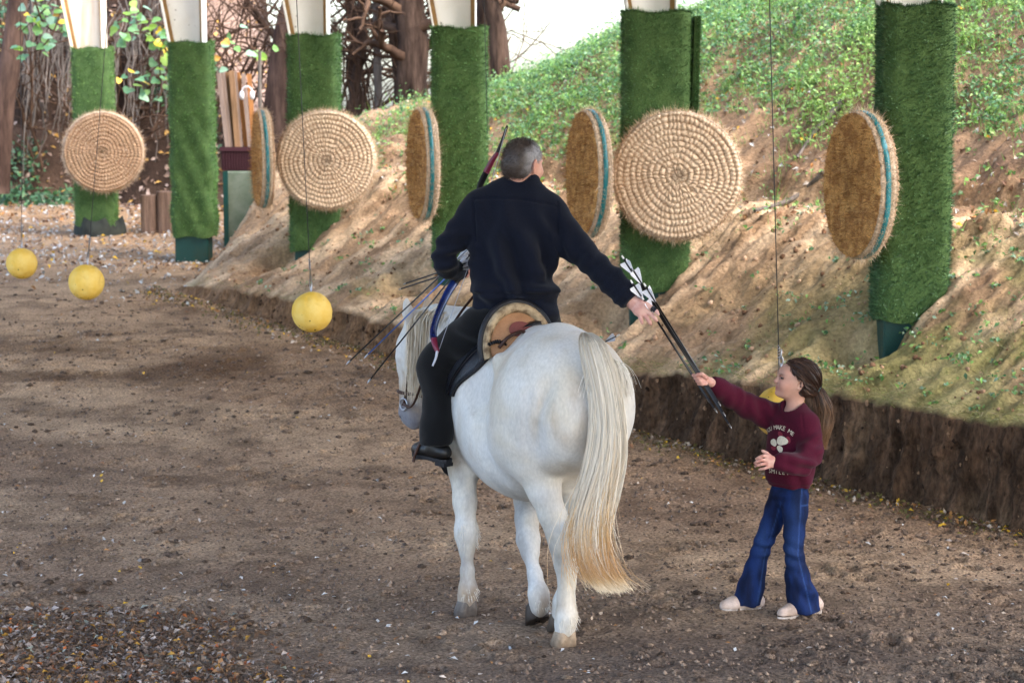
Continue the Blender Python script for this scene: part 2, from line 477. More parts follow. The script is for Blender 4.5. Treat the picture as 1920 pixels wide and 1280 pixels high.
MT = dict(
    soil=material('soil', vcol=True, rough=0.95, spec=0.12, fine=0.6, fine_scale=60, mottle=0.2, scale=6, bump=1.0, bump_scale=52, bump_dist=0.035),
    cut_earth=material('cut_earth', vcol=True, rough=0.95, spec=0.15, fine=0.5, fine_scale=40, mottle=0.4, scale=16, stretch=(1, 1, .42), bump=1.0, bump_scale=30, bump_dist=0.05),
    earth=material('earth', vcol=True, rough=0.95, spec=0.15, fine=0.3, fine_scale=36, mottle=0.28, scale=8, bump=0.8, bump_scale=30, bump_dist=0.035),
    litter=material('litter', vcol=True, rough=0.7, spec=0.35, fine=0.2, fine_scale=60, trans=0.12),
    leafy=material('leafy', vcol=True, rough=0.42, spec=0.5, fine=0.12, fine_scale=50, trans=0.28),
    turf=material('turf', (80, 106, 60), rough=0.8, spec=0.2, dark=(58, 84, 46), scale=5, fine=0.35, fine_scale=150, bump=0.8, bump_scale=160, bump_dist=0.01),
    pile=material('pile', vcol=True, rough=0.5, spec=0.4, mottle=0.18, scale=5),
    white_steel=material('white_steel', (250, 250, 247), rough=0.45, dark=(234, 232, 224), scale=2.2, lo=0.45, hi=0.8, fine=0.05, specks=(14, 0.27, (70, 62, 52))),
    dirt_shade=material('dirt_shade', (160, 126, 78), rough=0.7, dark=(120, 92, 58), scale=5, fine=0.12),
    cream_steel=material('cream_steel', (222, 212, 196), rough=0.5, dark=(176, 142, 96), scale=1.6, lo=0.48, hi=0.75, stretch=(4, 4, .5)),
    teal_steel=material('teal_steel', (18, 62, 58), rough=0.5, dark=(40, 58, 40), scale=4, lo=0.5, hi=0.8, fine=0.15),
    black_felt=material('black_felt', (34, 38, 36), rough=0.9, dark=(58, 62, 56), scale=9, bump=0.5),
    straw=material('straw', vcol=True, rough=0.75, spec=0.3, fine=0.35, fine_scale=90, bump=0.7, bump_scale=110, bump_dist=0.012),
    fibre=material('fibre', vcol=True, rough=0.6, spec=0.4, trans=0.15),
    strap=material('strap', (14, 116, 122), rough=0.4, spec=0.5, dark=(96, 170, 184), scale=4, lo=0.5, hi=0.62),
    foam=material('foam', (226, 182, 66), rough=0.7, dark=(236, 206, 120), scale=5, lo=0.4, hi=0.7, specks=(26, 0.3, (96, 70, 24)), bump=0.5, bump_scale=34, bump_dist=0.006),
    wire=material('wire', (60, 56, 54), rough=0.4, metallic=0.8),
    zinc=material('zinc', (176, 178, 184), rough=0.35, metallic=0.9),
    coat=material('coat', vcol=True, rough=0.66, spec=0.25, sheen=0.12, fine=0.10, fine_scale=90, mottle=0.07, scale=9, bump=0.4, bump_scale=120, bump_dist=0.003, stretch=(1, 1, .45)),
    horn=material('horn', vcol=True, rough=0.6, fine=0.25, fine_scale=40, bump=0.4, bump_scale=50, bump_dist=0.004),
    hair=material('hair', vcol=True, rough=0.45, spec=0.4, trans=0.12),
    fleece=material('fleece', (13, 17, 29), rough=0.92, spec=0.14, sheen=0.06, fine=0.35, fine_scale=140, bump=0.35, bump_scale=170, bump_dist=0.004),
    denim_black=material('denim_black', (14, 14, 15), rough=0.9, spec=0.15, sheen=0.12, dark=(40, 37, 34), scale=7, lo=0.6, hi=0.85, bump=0.3, bump_scale=150, bump_dist=0.003),
    boot=material('boot', (16, 15, 15), rough=0.42, spec=0.45, dark=(48, 40, 34), scale=12, lo=0.55, hi=0.8, bump=0.2, bump_scale=60),
    skin=material('skin', vcol=True, rough=0.5, spec=0.35, sss=0.15, fine=0.05, fine_scale=60),
    leather_black=material('leather_black', (15, 15, 18), rough=0.45, dark=(30, 30, 36), scale=12, bump=0.3, bump_scale=90),
    leather_tan=material('leather_tan', (164, 120, 84), rough=0.6, dark=(134, 94, 62), scale=9, fine=0.1, bump=0.2, bump_scale=80),
    hide=material('hide', (170, 148, 116), rough=0.7, dark=(92, 70, 46), scale=30, lo=0.38, hi=0.66, bump=0.6, bump_scale=60, bump_dist=0.006),
    leather_red=material('leather_red', (98, 40, 34), rough=0.5, fine=0.15),
    leather_brown=material('leather_brown', (58, 34, 24), rough=0.5, fine=0.2),
    sweat=material('sweat', (70, 18, 36), rough=0.95, spec=0.1, sheen=0.06, fine=0.16, fine_scale=150, bump=0.25, bump_scale=170, bump_dist=0.003),
    jeans=material('jeans', vcol=True, rough=0.88, spec=0.2, fine=0.14, fine_scale=170, bump=0.25, bump_scale=170, bump_dist=0.003),
    shoe=material('shoe', (204, 184, 172), rough=0.6, dark=(166, 144, 130), scale=18, fine=0.1),
    sole=material('sole', (206, 194, 184), rough=0.7, dark=(92, 72, 58), scale=16, lo=0.45, hi=0.65),
    ink_cream=material('ink_cream', (214, 206, 184), rough=0.8, fine=0.12),
    ink_red=material('ink_red', (122, 40, 56), rough=0.8, fine=0.12),
    carbon=material('carbon', (14, 15, 20), rough=0.3, spec=0.6),
    alu=material('alu', (84, 108, 168), rough=0.3, metallic=0.7),
    vane=material('vane', (232, 232, 236), rough=0.6, fine=0.08, trans=0.2),
    nock=material('nock', (226, 222, 214), rough=0.4),
    bow_blue=material('bow_blue', (14, 24, 66), rough=0.25, spec=0.6, dark=(34, 54, 118), scale=4, coat=0.3),
    bow_red=material('bow_red', (104, 26, 52), rough=0.35, spec=0.5),
    bow_black=material('bow_black', (16, 14, 18), rough=0.5),
    bow_pale=material('bow_pale', (168, 170, 180), rough=0.3, spec=0.5),
    bark=material('bark', (84, 68, 58), rough=0.95, spec=0.1, dark=(42, 32, 27), scale=9, stretch=(1, 1, .18), fine=0.3, fine_scale=40, bump=0.9, bump_scale=18, bump_dist=0.03),
    bark_red=material('bark_red', (100, 80, 70), rough=0.95, spec=0.1, dark=(64, 50, 44), scale=9, stretch=(1, 1, .15), fine=0.25, fine_scale=40, bump=0.8, bump_scale=18, bump_dist=0.03),
    bark_grey=material('bark_grey', (120, 112, 106), rough=0.95, spec=0.1, dark=(84, 78, 72), scale=9, stretch=(1, 1, .2), fine=0.2, fine_scale=40),
    twig=material('twig', (92, 72, 58), rough=0.95, spec=0.1, dark=(60, 46, 38), scale=6),
    wood=material('wood', (150, 118, 88), rough=0.8, dark=(110, 84, 62), scale=6, stretch=(3, 3, .3), fine=0.12),
    wood_grey=material('wood_grey', (150, 132, 122), rough=0.85, dark=(112, 96, 88), scale=6, stretch=(3, 3, .3), fine=0.12),
    wood_orange=material('wood_orange', (172, 120, 72), rough=0.8, dark=(136, 92, 56), scale=6, stretch=(3, 3, .3)),
    log=material('log', (126, 104, 90), rough=0.95, dark=(88, 70, 60), scale=8, stretch=(3, 3, .3), fine=0.25, bump=0.7, bump_scale=24),
    crate=material('crate', (64, 34, 42), rough=0.6, fine=0.12),
    bin=material('bin', (112, 122, 110), rough=0.6, dark=(86, 100, 84), scale=6, specks=(48, 0.32, (60, 68, 60))),
    plastic_white=material('plastic_white', (206, 206, 210), rough=0.4),
    eye=material('eye', (20, 14, 12), rough=0.1, spec=0.6),
    tie=material('tie', (130, 196, 206), rough=0.8, fine=0.2),
    roof_sheet=material('roof_sheet', (206, 208, 206), rough=0.6, dark=(184, 184, 180), scale=3),
)

# ------------------------------------------------------------------ ground
W0 = np.array([2.02, 12.1]); WU = np.array([-0.595, 0.804]); WN = np.array([0.804, 0.595])
def gz(X, Y):
    Y = np.asarray(Y, float)
    t = (Y - 12.0) / 1.2
    z = 0.077 * 1.2 * np.where(t > 20, t, np.log1p(np.exp(np.clip(t, -30, 20))))
    return np.minimum(z, 1.17)
def gz_n(X, Y):
    z = gz(X, Y)
    z = z + 0.02 * n2(X, Y, 0.8, octv=3, seed=3)
    churn = sstep(0.05, 0.5, n2(X, Y, 0.5, 0.9, 3, 11)) * 0.7 + 0.3
    churn = churn + 0.9 * np.exp(-((Y - 15.8) / 1.0) ** 2) * sstep(0.5, -1.5, X)
    z = z + churn * (0.015 * n2(X, Y, 6, octv=3, seed=5) + 0.013 * n2(X, Y, 16, octv=2, seed=6) + 0.006 * n2(X, Y, 30, octv=1, seed=8))
    return z

def nonuni(segs):
    out = []
    for a, b, st in segs:
        out.append(np.arange(a, b, st))
    return np.concatenate(out + [[segs[-1][1]]])
xs = nonuni([(-400, -40, 60), (-40, -12, 4), (-12, -5, .25), (-5, -2.6, .04), (-2.6, 3.4, .0165), (3.4, 6, .08), (6, 12, .5), (12, 40, 4), (40, 400, 60)])
ys = nonuni([(-60, -6, 6), (-6, 5, 1), (5, 7.8, .12), (7.8, 13.2, .019), (13.2, 20, .04), (20, 30, .12), (30, 60, 2), (60, 800, 60)])
GX, GY = np.meshgrid(xs, ys, indexing='ij')
GZ = gz_n(GX, GY)
gh = np.random.default_rng(55)                                   # hoof prints pressed into the soil
for _ in range(520):
    hy_ = 7.9 + 9.5 * gh.random() ** 1.2; hx_ = gh.uniform(-.3, .32) * hy_; rr_ = gh.uniform(.05, .075); dp = gh.uniform(.008, .02)
    ia, ib = np.searchsorted(xs, [hx_ - .2, hx_ + .2]); ja, jb = np.searchsorted(ys, [hy_ - .2, hy_ + .2])
    if ib <= ia or jb <= ja: continue
    dd_ = np.hypot(GX[ia:ib, ja:jb] - hx_, (GY[ia:ib, ja:jb] - hy_)) / rr_
    GZ[ia:ib, ja:jb] += -dp * sstep(1.1, .6, dd_) + .6 * dp * np.exp(-((dd_ - 1.25) / .22) ** 2) * (1 + .6 * noise(np.stack([GX[ia:ib, ja:jb] * 30, GY[ia:ib, ja:jb] * 30, 0 * dd_], -1), 3))
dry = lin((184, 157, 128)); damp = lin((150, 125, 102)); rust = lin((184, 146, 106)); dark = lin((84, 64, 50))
a1 = sstep(-0.35, 0.35, n2(GX, GY, 0.55, 0.8, 4, 21))[..., None]
a2 = sstep(0.0, 0.5, n2(GX, GY, 1.6, 2.2, 4, 22))[..., None]
a3 = sstep(0.05, 0.45, n2(GX, GY, 5.5, 6.5, 3, 23))[..., None]
C = damp * (1 - a1) + dry * a1
far = sstep(12, 19, GY)[..., None]
C = C * (1 - 0.7 * far) + (rust * 0.7 + dry * 0.3) * 0.7 * far
C = C * (1 - 0.35 * a2) + dark * 0.35 * a2
C = C * (1 - 0.4 * a3) + dark * 0.4 * a3
ch = (np.exp(-((GY - 15.8) / 1.1) ** 2) * sstep(0.6, -1.0, GX) * sstep(-0.25, 0.3, n2(GX, GY, 1.2, 2.4, 4, 31)))[..., None]
C = C * (1 - 0.75 * ch) + lin((92, 68, 48)) * 0.75 * ch
near = sstep(10.4, 8.0, GY)[..., None]                         # nearer soil: trodden and damp, with the roof's shade painted into its colour
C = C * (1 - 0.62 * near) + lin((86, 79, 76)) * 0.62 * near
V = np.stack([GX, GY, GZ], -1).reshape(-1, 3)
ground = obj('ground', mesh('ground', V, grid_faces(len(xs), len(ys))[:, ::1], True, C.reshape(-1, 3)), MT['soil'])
tag(ground, 'brown trodden earth floor of the riding track', kind='structure')

# ------------------------------------------------------------------ embankment: cut wall, bare slope, bench, overgrown hillside
POSTS = [(-5.1, 23.6), (-3.55, 21.5), (-1.98, 19.4), (-0.47, 17.4), (1.13, 15.2), (2.71, 13.06)]   # far to near
def uv(X, Y):
    dx, dy = X - W0[0], Y - W0[1]
    return dx * WU[0] + dy * WU[1], dx * WN[0] + dy * WN[1]
def xy(u, v):
    return W0[0] + u * WU[0] + v * WN[0], W0[1] + u * WU[1] + v * WN[1]
post_uv = [uv(*p) for p in POSTS]
def wall_h(u):
    return np.interp(u, [-6, -1.5, 0, 1.9, 4.2, 6.3, 8.2, 9.3, 16], [.56, .55, .53, .38, .27, .2, .13, .07, .02])
def slope_z(u, v):
    """height above the track, from the lip of the wall back"""
    h = wall_h(u)
    b = np.interp(v, [0, .5, 1.1, 1.6, 1.85, 2.36, 2.44, 2.55, 2.75, 3.3, 4.2, 5.2, 6.2, 8, 12, 30], [0, .2, .50, .86, .97, 1.01, 1.03, 1.24, 1.34, 1.70, 2.42, 2.95, 3.1, 3.15, 3.0, 2.6])
    low = np.minimum(b, 1.02); up = b - low
    uend = 9.5 + 0.95 * np.clip(v, 0, 3)
    T = sstep(0, 1.0, uend - u)
    crest = np.interp(u, [-6, 3, 6, 8.5, 11, 14], [1.05, 1.0, .92, .66, .34, .16])
    return T * (h + low) + up * crest * sstep(0, 2.5, 14.5 - u), T
us = np.concatenate([np.arange(-5.5, -2.2, .06), np.arange(-2.2, 3.2, .021), np.arange(3.2, 11.5, .034), np.arange(11.5, 16.1, .15)])
kw = 26
vs = np.concatenate([np.arange(.09, 2.7, .032), np.arange(2.7, 4.6, .06), np.arange(4.6, 9, .3), np.arange(9, 30, 2.5)])
U, K = np.meshgrid(us, np.arange(kw), indexing='ij')
f = K / (kw - 1.0)
lip = 0.06 * n2(us, us * 0, 2.2, octv=4, seed=41) + 0.04 * n2(us, us * 0, 11, octv=3, seed=42)
liph = 0.035 * n2(us, us * 0, 3.1, octv=4, seed=43) + 0.022 * n2(us, us * 0, 14, octv=2, seed=44)
def rel(u, hgt):   # vertical fluting of the cut face
    s = np.stack([u * 11, hgt * 1.6, u * 0], -1)
    r = fbm(s, 4, 51) * 0.075
    r += np.abs(noise(np.stack([u * 4.2 + 3, hgt * 1.2, u * 0], -1), 52)) * 0.07 + .06 * fbm(np.stack([u * 9, hgt * 11, u * 0], -1), 3, 54)
    r += fbm(np.stack([u * 24, hgt * 7, u * 0], -1), 3, 53) * 0.035
    return r
Hh = wall_h(U) + liph[:, None]
zz = f * Hh
T9 = sstep(0, .5, 9.5 - U)
vv = -0.10 * (1 - f) ** 3 + 0.06 * f + rel(U, zz) * np.minimum(1, (1 - f) * 3 + 0.35) * np.clip(Hh / 0.3, .2, 1) + lip[:, None] * f
WX, WY = xy(U, vv)
WZ = gz(WX, WY) + zz * T9 - (1 - f) * 0.05 - (1 - T9) * .05
wcol = lin((104, 80, 62)); wd = lin((70, 54, 42)); wt = lin((146, 118, 92))
m1 = sstep(-.3, .4, fbm(np.stack([U * 17, zz * 2.6, U * 0], -1), 4, 55))[..., None]
m2 = sstep(.15, .6, fbm(np.stack([U * 5, zz * 3.0, U * 0 + 4], -1), 4, 56))[..., None]
WC = wcol * m1 + wd * (1 - m1); WC = WC * (1 - .5 * m2) + wt * .5 * m2
farw = sstep(1.0, 5.0, U)[..., None]
WC = WC * (1 - .55 * farw) + lin((146, 112, 82)) * .55 * farw
U2, V2 = np.meshgrid(us, vs, indexing='ij')
sz, TT = slope_z(U2, V2)
V2s = V2 + lip[:, None] * np.exp(-(V2 - .09) / .25)
bare = sstep(2.9, 2.2, V2)
gro = fbm(np.stack([U2 * 5.0 + 0.6 * V2, V2 * 0.9, U2 * 0], -1), 4, 61)
gro2 = fbm(np.stack([U2 * 17 + 2 * V2, V2 * 3.0, U2 * 0], -1), 3, 62)
relief = 0.055 * gro + 0.03 * gro2 + 0.05 * fbm(np.stack([U2 * 13, V2 * 11, U2 * 0], -1), 3, 63) - .035 * sstep(.1, .45, fbm(np.stack([U2 * 8, V2 * 3.2, U2 * 0 + 5], -1), 3, 69))
relief = relief * np.clip((V2 - .05) / .25, 0.15, 1) * TT
relief += (1 - bare) * (0.16 * fbm(np.stack([U2 * 1.3, V2 * 1.3, U2 * 0], -1), 4, 64) + 0.05 * fbm(np.stack([U2 * 6, V2 * 6, U2 * 0], -1), 3, 65))
led = np.exp(-((V2 - 1.75) / .28) ** 2)
relief += led * TT * (.10 * fbm(np.stack([U2 * 2.6, V2 * 2.6, U2 * 0], -1), 4, 66) + .05 * np.round(1.5 * fbm(np.stack([U2 * 5, V2 * 5, U2 * 0 + 2], -1), 3, 67)))
relief += .05 * TT * np.clip((V2 - .1) / .3, 0, 1) * bare * np.abs(fbm(np.stack([U2 * 7 + V2 * 2, V2 * 4, U2 * 0], -1), 4, 68))
for (pu, pv) in post_uv[1:]:
    relief -= 0.42 * np.exp(-(((U2 - pu - .04) / .30) ** 2 + ((V2 - pv + .36) / .26) ** 2)) * TT
SX, SY = xy(U2, V2s)
SZ = gz(SX, SY) + sz + liph[:, None] * np.exp(-(V2 - .09) / .2) * TT + relief - (1 - TT) * 0.05 * sstep(0.5, 0., sz)
def slopecol(u, v):
    tan = lin((198, 171, 140)); brn = lin((154, 126, 98)); drk = lin((100, 78, 60)); moss = lin((122, 124, 72)); lit = lin((150, 126, 106))
    a = sstep(-.35, .35, fbm(np.stack([u * 4.5 + .6 * v, v * 1.1, u * 0], -1), 4, 71))[..., None]
    c = tan * a + brn * (1 - a)
    b = sstep(.12, .5, fbm(np.stack([u * 11 + v, v * 5, u * 0], -1), 4, 72))[..., None]
    c = c * (1 - .55 * b) + drk * .55 * b
    mo = (sstep(2.6, -.3, u) * sstep(2.1, .9, v) * sstep(-.3, .25, fbm(np.stack([u * 1.7, v * 1.7, u * 0], -1), 4, 73)))[..., None]
    mo = mo + .35 * (sstep(1.6, .3, v) * sstep(.1, .5, fbm(np.stack([u * 1.3, v * 1.9, u * 0], -1), 4, 74)))[..., None]
    mo = np.clip(mo * .8, 0, .7)
    c = c * (1 - mo) + moss * mo
    up = sstep(2.2, 2.8, v)[..., None]
    n = sstep(-.3, .4, fbm(np.stack([u * 2.2, v * 2.2, u * 0], -1), 4, 75))[..., None]
    hc = brn * n + drk * (1 - n); hc = hc * .8 + lit * .2
    stp = np.exp(-((v - 2.52) / .12) ** 2)[..., None]; hc = hc * (1 - .6 * stp) + lin((104, 74, 48)) * .6 * stp
    return c * (1 - up) + hc * up
SC = slopecol(U2, V2)
nu = len(us)
GV = np.concatenate([np.stack([WX, WY, WZ], -1), np.stack([SX, SY, SZ], -1)], 1)
GC = np.concatenate([WC, SC], 1)
emb_shape = GV.shape[:2]
emb = obj('embankment', mesh('embankment', GV.reshape(-1, 3), grid_faces(*emb_shape)[:, ::-1], True, GC.reshape(-1, 3)), MT['earth'])
emb.data.materials.append(MT['cut_earth'])
mi = np.zeros((emb_shape[0] - 1, emb_shape[1] - 1), np.int32); mi[:, :kw - 1] = 1
emb.data.polygons.foreach_set('material_index', mi.ravel())
tag(emb, 'cut earth embankment with bare sandy slope and overgrown hillside', kind='structure')
def bvh_of(V, F): return BVHTree.FromPolygons([tuple(v) for v in V], [tuple(int(i) for i in q) for q in F], epsilon=0)
st = 2
GVs = GV[::st, ::1]
emb_bvh = bvh_of(GVs.reshape(-1, 3), grid_faces(*GVs.shape[:2])[:, ::-1])
def drop(bvh, X, Y, z0=12.0):
    P_, N_ = [], []
    for x, y in zip(X, Y):
        h = bvh.ray_cast(Vector((x, y, z0)), Vector((0, 0, -1)))
        if h[0] is None: P_.append((np.nan,) * 3); N_.append((0, 0, 1))
        else:
            n = h[1]; n = -n if n.z < 0 else n
            P_.append(tuple(h[0])); N_.append(tuple(n))
    return np.array(P_), np.array(N_)

# ------------------------------------------------------------------ far bank and litter-covered slope behind the posts
def bank_z(X, Y):
    foot = 26.0 + 0.7 * np.sin(X * .7) + 0.5 * n2(X, X * 0, .9, octv=2, seed=81)
    t = Y - foot
    b = np.interp(t, [-1, 0, .25, 1.0, 1.6, 3.2, 7, 14, 40], [-.06, 0, .28, .95, 1.25, 1.9, 4.6, 9.5, 20])
    b2 = np.interp(t, [-1, 0, .3, 1.0, 1.8, 2.8, 4.5, 14, 40], [-.06, 0, .4, 1.2, 2.3, 3.4, 4.6, 9.5, 20])
    st_ = sstep(-4.4, -5.2, X); b = b * (1 - st_) + b2 * st_
    hi = sstep(-3.0, -4.6, X + 0.12 * (Y - 26))               # the slope falls away to the right, where the sky shows
    b = b * hi + np.minimum(b, .35 + .18 * np.clip(t, 0, 4)) * (1 - hi)
    return b, t
bx = np.concatenate([np.arange(-30, -11, .6), np.arange(-11, 3.2, .075), np.arange(3.2, 12, .8)]); by = np.concatenate([np.arange(24.5, 29, .075), np.arange(29, 36, .2), np.arange(36, 60, 1.5)])
BX, BY = np.meshgrid(bx, by, indexing='ij')
bz, bt = bank_z(BX, BY)
BZ = gz(BX, BY) + bz + sstep(0, .5, bt) * (.16 * n2(BX, BY, 1.5, octv=4, seed=82) + .06 * n2(BX, BY, 6, octv=3, seed=83))
q = sstep(-.3, .4, n2(BX, BY, 1.8, octv=4, seed=84))[..., None]
BC = lin((84, 66, 54)) * q + lin((50, 38, 31)) * (1 - q)
up = (sstep(1.6, 4.5, bt) * sstep(-5.6, -4.4, BX))[..., None]
BC = BC * (1 - up) + lin((146, 122, 108)) * up
bank_V = np.stack([BX, BY, BZ], -1)
bank = obj('far_bank', mesh('far_bank', bank_V.reshape(-1, 3), grid_faces(len(bx), len(by)), True, BC.reshape(-1, 3)), MT['earth'])
tag(bank, 'dark earth bank and leaf-strewn slope behind the far posts', kind='structure')
bank_bvh = bvh_of(bank_V[::2, ::2].reshape(-1, 3), grid_faces(*bank_V[::2, ::2].shape[:2]))

# ------------------------------------------------------------------ scattered ground cover (uncountable)
def stuff(name, me, mat, label):
    return tag(obj(name, me, mat), label, kind='stuff')
def pick(pal, n, g, var=.18):
    pal = np.array([lin(c) for c in pal])
    c = pal[g.integers(0, len(pal), n)]
    return c * (1 + g.normal(size=(n, 1)) * var).clip(.4, 1.8)
DRY = [(150, 128, 108), (176, 158, 140), (122, 88, 58), (168, 120, 72), (112, 84, 66), (190, 176, 164), (140, 104, 78), (96, 74, 60)]
YEL = [(222, 178, 60), (206, 150, 60), (214, 196, 90), (190, 110, 50)]
PALE = [(206, 204, 200), (186, 186, 184), (170, 160, 150), (150, 140, 132)]
def litter_mesh(X, Y, Z, N, size, pal, seed, **kw):
    g = np.random.default_rng(seed)
    Vv, Ff = leaves(np.stack([X, Y, Z], -1), N, size, seed, **kw)
    return Vv, Ff, np.repeat(pick(pal, len(X), g), 5, 0)

g = np.random.default_rng(101)
mb = MB()
# leaf drift at the bottom left
n = 9000
X = g.uniform(-2.6, -.75, n); Y = g.uniform(7.5, 9.6, n)
dens = sstep(9.35, 8.85, Y + .25 * n2(X, Y, 1.6, octv=3, seed=5)) * sstep(-.85, -1.45, X + .3 * n2(X, Y, 1.4, octv=3, seed=6) + (Y - 8.3) * .42)
k = g.random(n) < dens; X, Y = X[k], Y[k]
mb.add(*litter_mesh(X, Y, gz_n(X, Y) + .006 + .012 * g.random(len(X)), np.array([[0, 0, 1.]]).repeat(len(X), 0), g.uniform(.015, .05, len(X)), [(112, 96, 84), (136, 122, 110), (92, 68, 48), (124, 92, 62), (84, 66, 54), (150, 138, 130), (104, 80, 62), (72, 58, 48)] * 3 + [(126, 130, 120), (150, 84, 44), (160, 120, 50)], 102, tilt=.45, curl=.35))
# sparse litter over the track
n = 5200
Y = 7.6 + 19 * g.random(n) ** 1.5; X = g.uniform(-.30, .30, n) * Y
k = (n2(X, Y, .7, octv=3, seed=9) > -.05) | (g.random(n) < .3)
u_, v_ = uv(X, Y); k &= v_ < -.06
X, Y = X[k], Y[k]
mb.add(*litter_mesh(X, Y, gz_n(X, Y) + .006, np.array([[0, 0, 1.]]).repeat(len(X), 0), g.uniform(.010, .034, len(X)) * (1 + .02 * Y), DRY * 2 + PALE * 2 + YEL[:1], 103, tilt=.3, curl=.25))
# litter along the foot of the wall
n = 3600
u_ = g.uniform(-3, 9.5, n); v_ = -np.abs(g.normal(size=n)) * .16 - .05
X, Y = xy(u_, v_)
mb.add(*litter_mesh(X, Y, gz_n(X, Y) + .012, np.array([[0, -.2, 1.]]).repeat(n, 0), g.uniform(.015, .05, n), DRY + [(120, 108, 60), (110, 100, 56), (96, 92, 50), (84, 72, 48)] * 2 + YEL[:1], 104, tilt=.6, curl=.3))
# far flat litter
n = 9000
X = g.uniform(-9, -1, n); Y = g.uniform(18.5, 26.5, n)
k = g.random(n) < sstep(18.5, 22, Y + n2(X, Y, .8, octv=3, seed=4)) ; X, Y = X[k], Y[k]
mb.add(*litter_mesh(X, Y, gz_n(X, Y) + .015, np.array([[0, 0, 1.]]).repeat(len(X), 0), g.uniform(.03, .085, len(X)), DRY + PALE * 3 + YEL[:1], 105, tilt=.5, curl=.35))
stuff('leaf_litter', mb.mesh('leaf_litter', smooth=False), MT['litter'], 'dry leaf litter strewn over the earth track')

# clods of trampled soil
n = 15000
Y = 7.7 + 13 * g.random(n) ** 1.4; X = g.uniform(-.30, .30, n) * Y
k = (n2(X, Y, .55, .9, 3, 11) > .0) | (g.random(n) < .35) | (np.abs(Y - 15.8) < .8)
u_, v_ = uv(X, Y); k &= v_ < -.05
X, Y = X[k], Y[k]; n = len(X)
def _octa():
    v = [(1, 0, 0), (-1, 0, 0), (0, 1, 0), (0, -1, 0), (0, 0, 1), (0, 0, -1)]; f = [(0, 2, 4), (2, 1, 4), (1, 3, 4), (3, 0, 4), (2, 0, 5), (1, 2, 5), (3, 1, 5), (0, 3, 5)]
    v = [np.array(p, float) for p in v]; mid = {}; out = []
    def m_(a, b):
        k = (min(a, b), max(a, b))
        if k not in mid: p = v[a] + v[b]; v.append(p / np.linalg.norm(p)); mid[k] = len(v) - 1
        return mid[k]
    for a, b, c in f:
        ab, bc, ca = m_(a, b), m_(b, c), m_(c, a); out += [(a, ab, ca), (ab, b, bc), (ca, bc, c), (ab, bc, ca)]
    return np.array(v), np.array(out)
ico_old = np.array([(1, 0, 0), (-1, 0, 0), (0, 1, 0), (0, -1, 0), (0, 0, 1), (0, 0, -1)], float)
ico, icf = _octa(); NI = len(ico)
r = g.gamma(1.5, .0030, n).clip(.002, .016) * (1 + .03 * Y)
Vc = ico[None] * (r[:, None] * g.uniform(.72, 1.3, (n, NI)))[..., None] * np.array([1.3, 1.3, .7]) + np.stack([X, Y, gz_n(X, Y) + r * .3], -1)[:, None]
Fc = (np.arange(n)[:, None, None] * NI + icf[None]).reshape(-1, 3)
cc_ = None
cc = np.repeat(pick([(138, 118, 102), (112, 95, 82), (158, 136, 116), (96, 80, 68)], n, g), NI, 0)
stuff('soil_clods', mesh('soil_clods', Vc.reshape(-1, 3), Fc, True, cc), MT['soil'], 'small clods of trampled soil on the track')

# finer crumbs
n = 36000
Y = 7.7 + 11 * g.random(n) ** 1.5; X = g.uniform(-.30, .31, n) * Y
k = g.random(n) < .25 + .75 * sstep(-.15, .3, n2(X, Y, 1.1, 2.2, 4, 12)); u_, v_ = uv(X, Y); k &= v_ < -.05
X, Y = X[k], Y[k]; n = len(X)
r = g.gamma(2.0, .0022, n).clip(.0015, .010) * (1 + .03 * Y)
oc = np.array([(1, 0, 0), (-1, 0, 0), (0, 1, 0), (0, -1, 0), (0, 0, 1), (0, 0, -1)], float); of = np.array([(0, 2, 4), (2, 1, 4), (1, 3, 4), (3, 0, 4)])
Vc = oc[None] * (r[:, None] * g.uniform(.6, 1.6, (n, 6)))[..., None] + np.stack([X, Y, gz_n(X, Y) + r * .25], -1)[:, None]
Fc = (np.arange(n)[:, None, None] * 6 + of[None]).reshape(-1, 3)
stuff('soil_crumbs', mesh('soil_crumbs', Vc.reshape(-1, 3), Fc, False, np.repeat(pick([(112, 94, 80), (90, 74, 62), (140, 120, 102), (74, 60, 50), (104, 86, 72)], n, g), 6, 0)), MT['litter'], 'fine crumbs of dark soil on the track')
# crumbs, stones and broken roots in the cut face
n = 1500
iu = g.integers(0, len(us), n); k = (us[iu] > -3.2) & (us[iu] < 8.5); iu = iu[k]; n = len(iu)
Pw = GV[iu, g.integers(1, kw - 1, n)] + g.normal(size=(n, 3)) * .008
r = g.gamma(1.6, .004, n).clip(.002, .018)
Vc = ico[None] * (r[:, None] * g.uniform(.6, 1.4, (n, NI)))[..., None] * np.array([.8, .8, 1.3]) + Pw[:, None]
Fc = (np.arange(n)[:, None, None] * NI + icf[None]).reshape(-1, 3)
stuff('wall_crumbs', mesh('wall_crumbs', Vc.reshape(-1, 3), Fc, False, np.repeat(pick([(104, 80, 62), (76, 58, 45), (140, 112, 88), (60, 46, 36)], n, g), NI, 0)), MT['earth'], 'crumbs of earth clinging to the cut face')
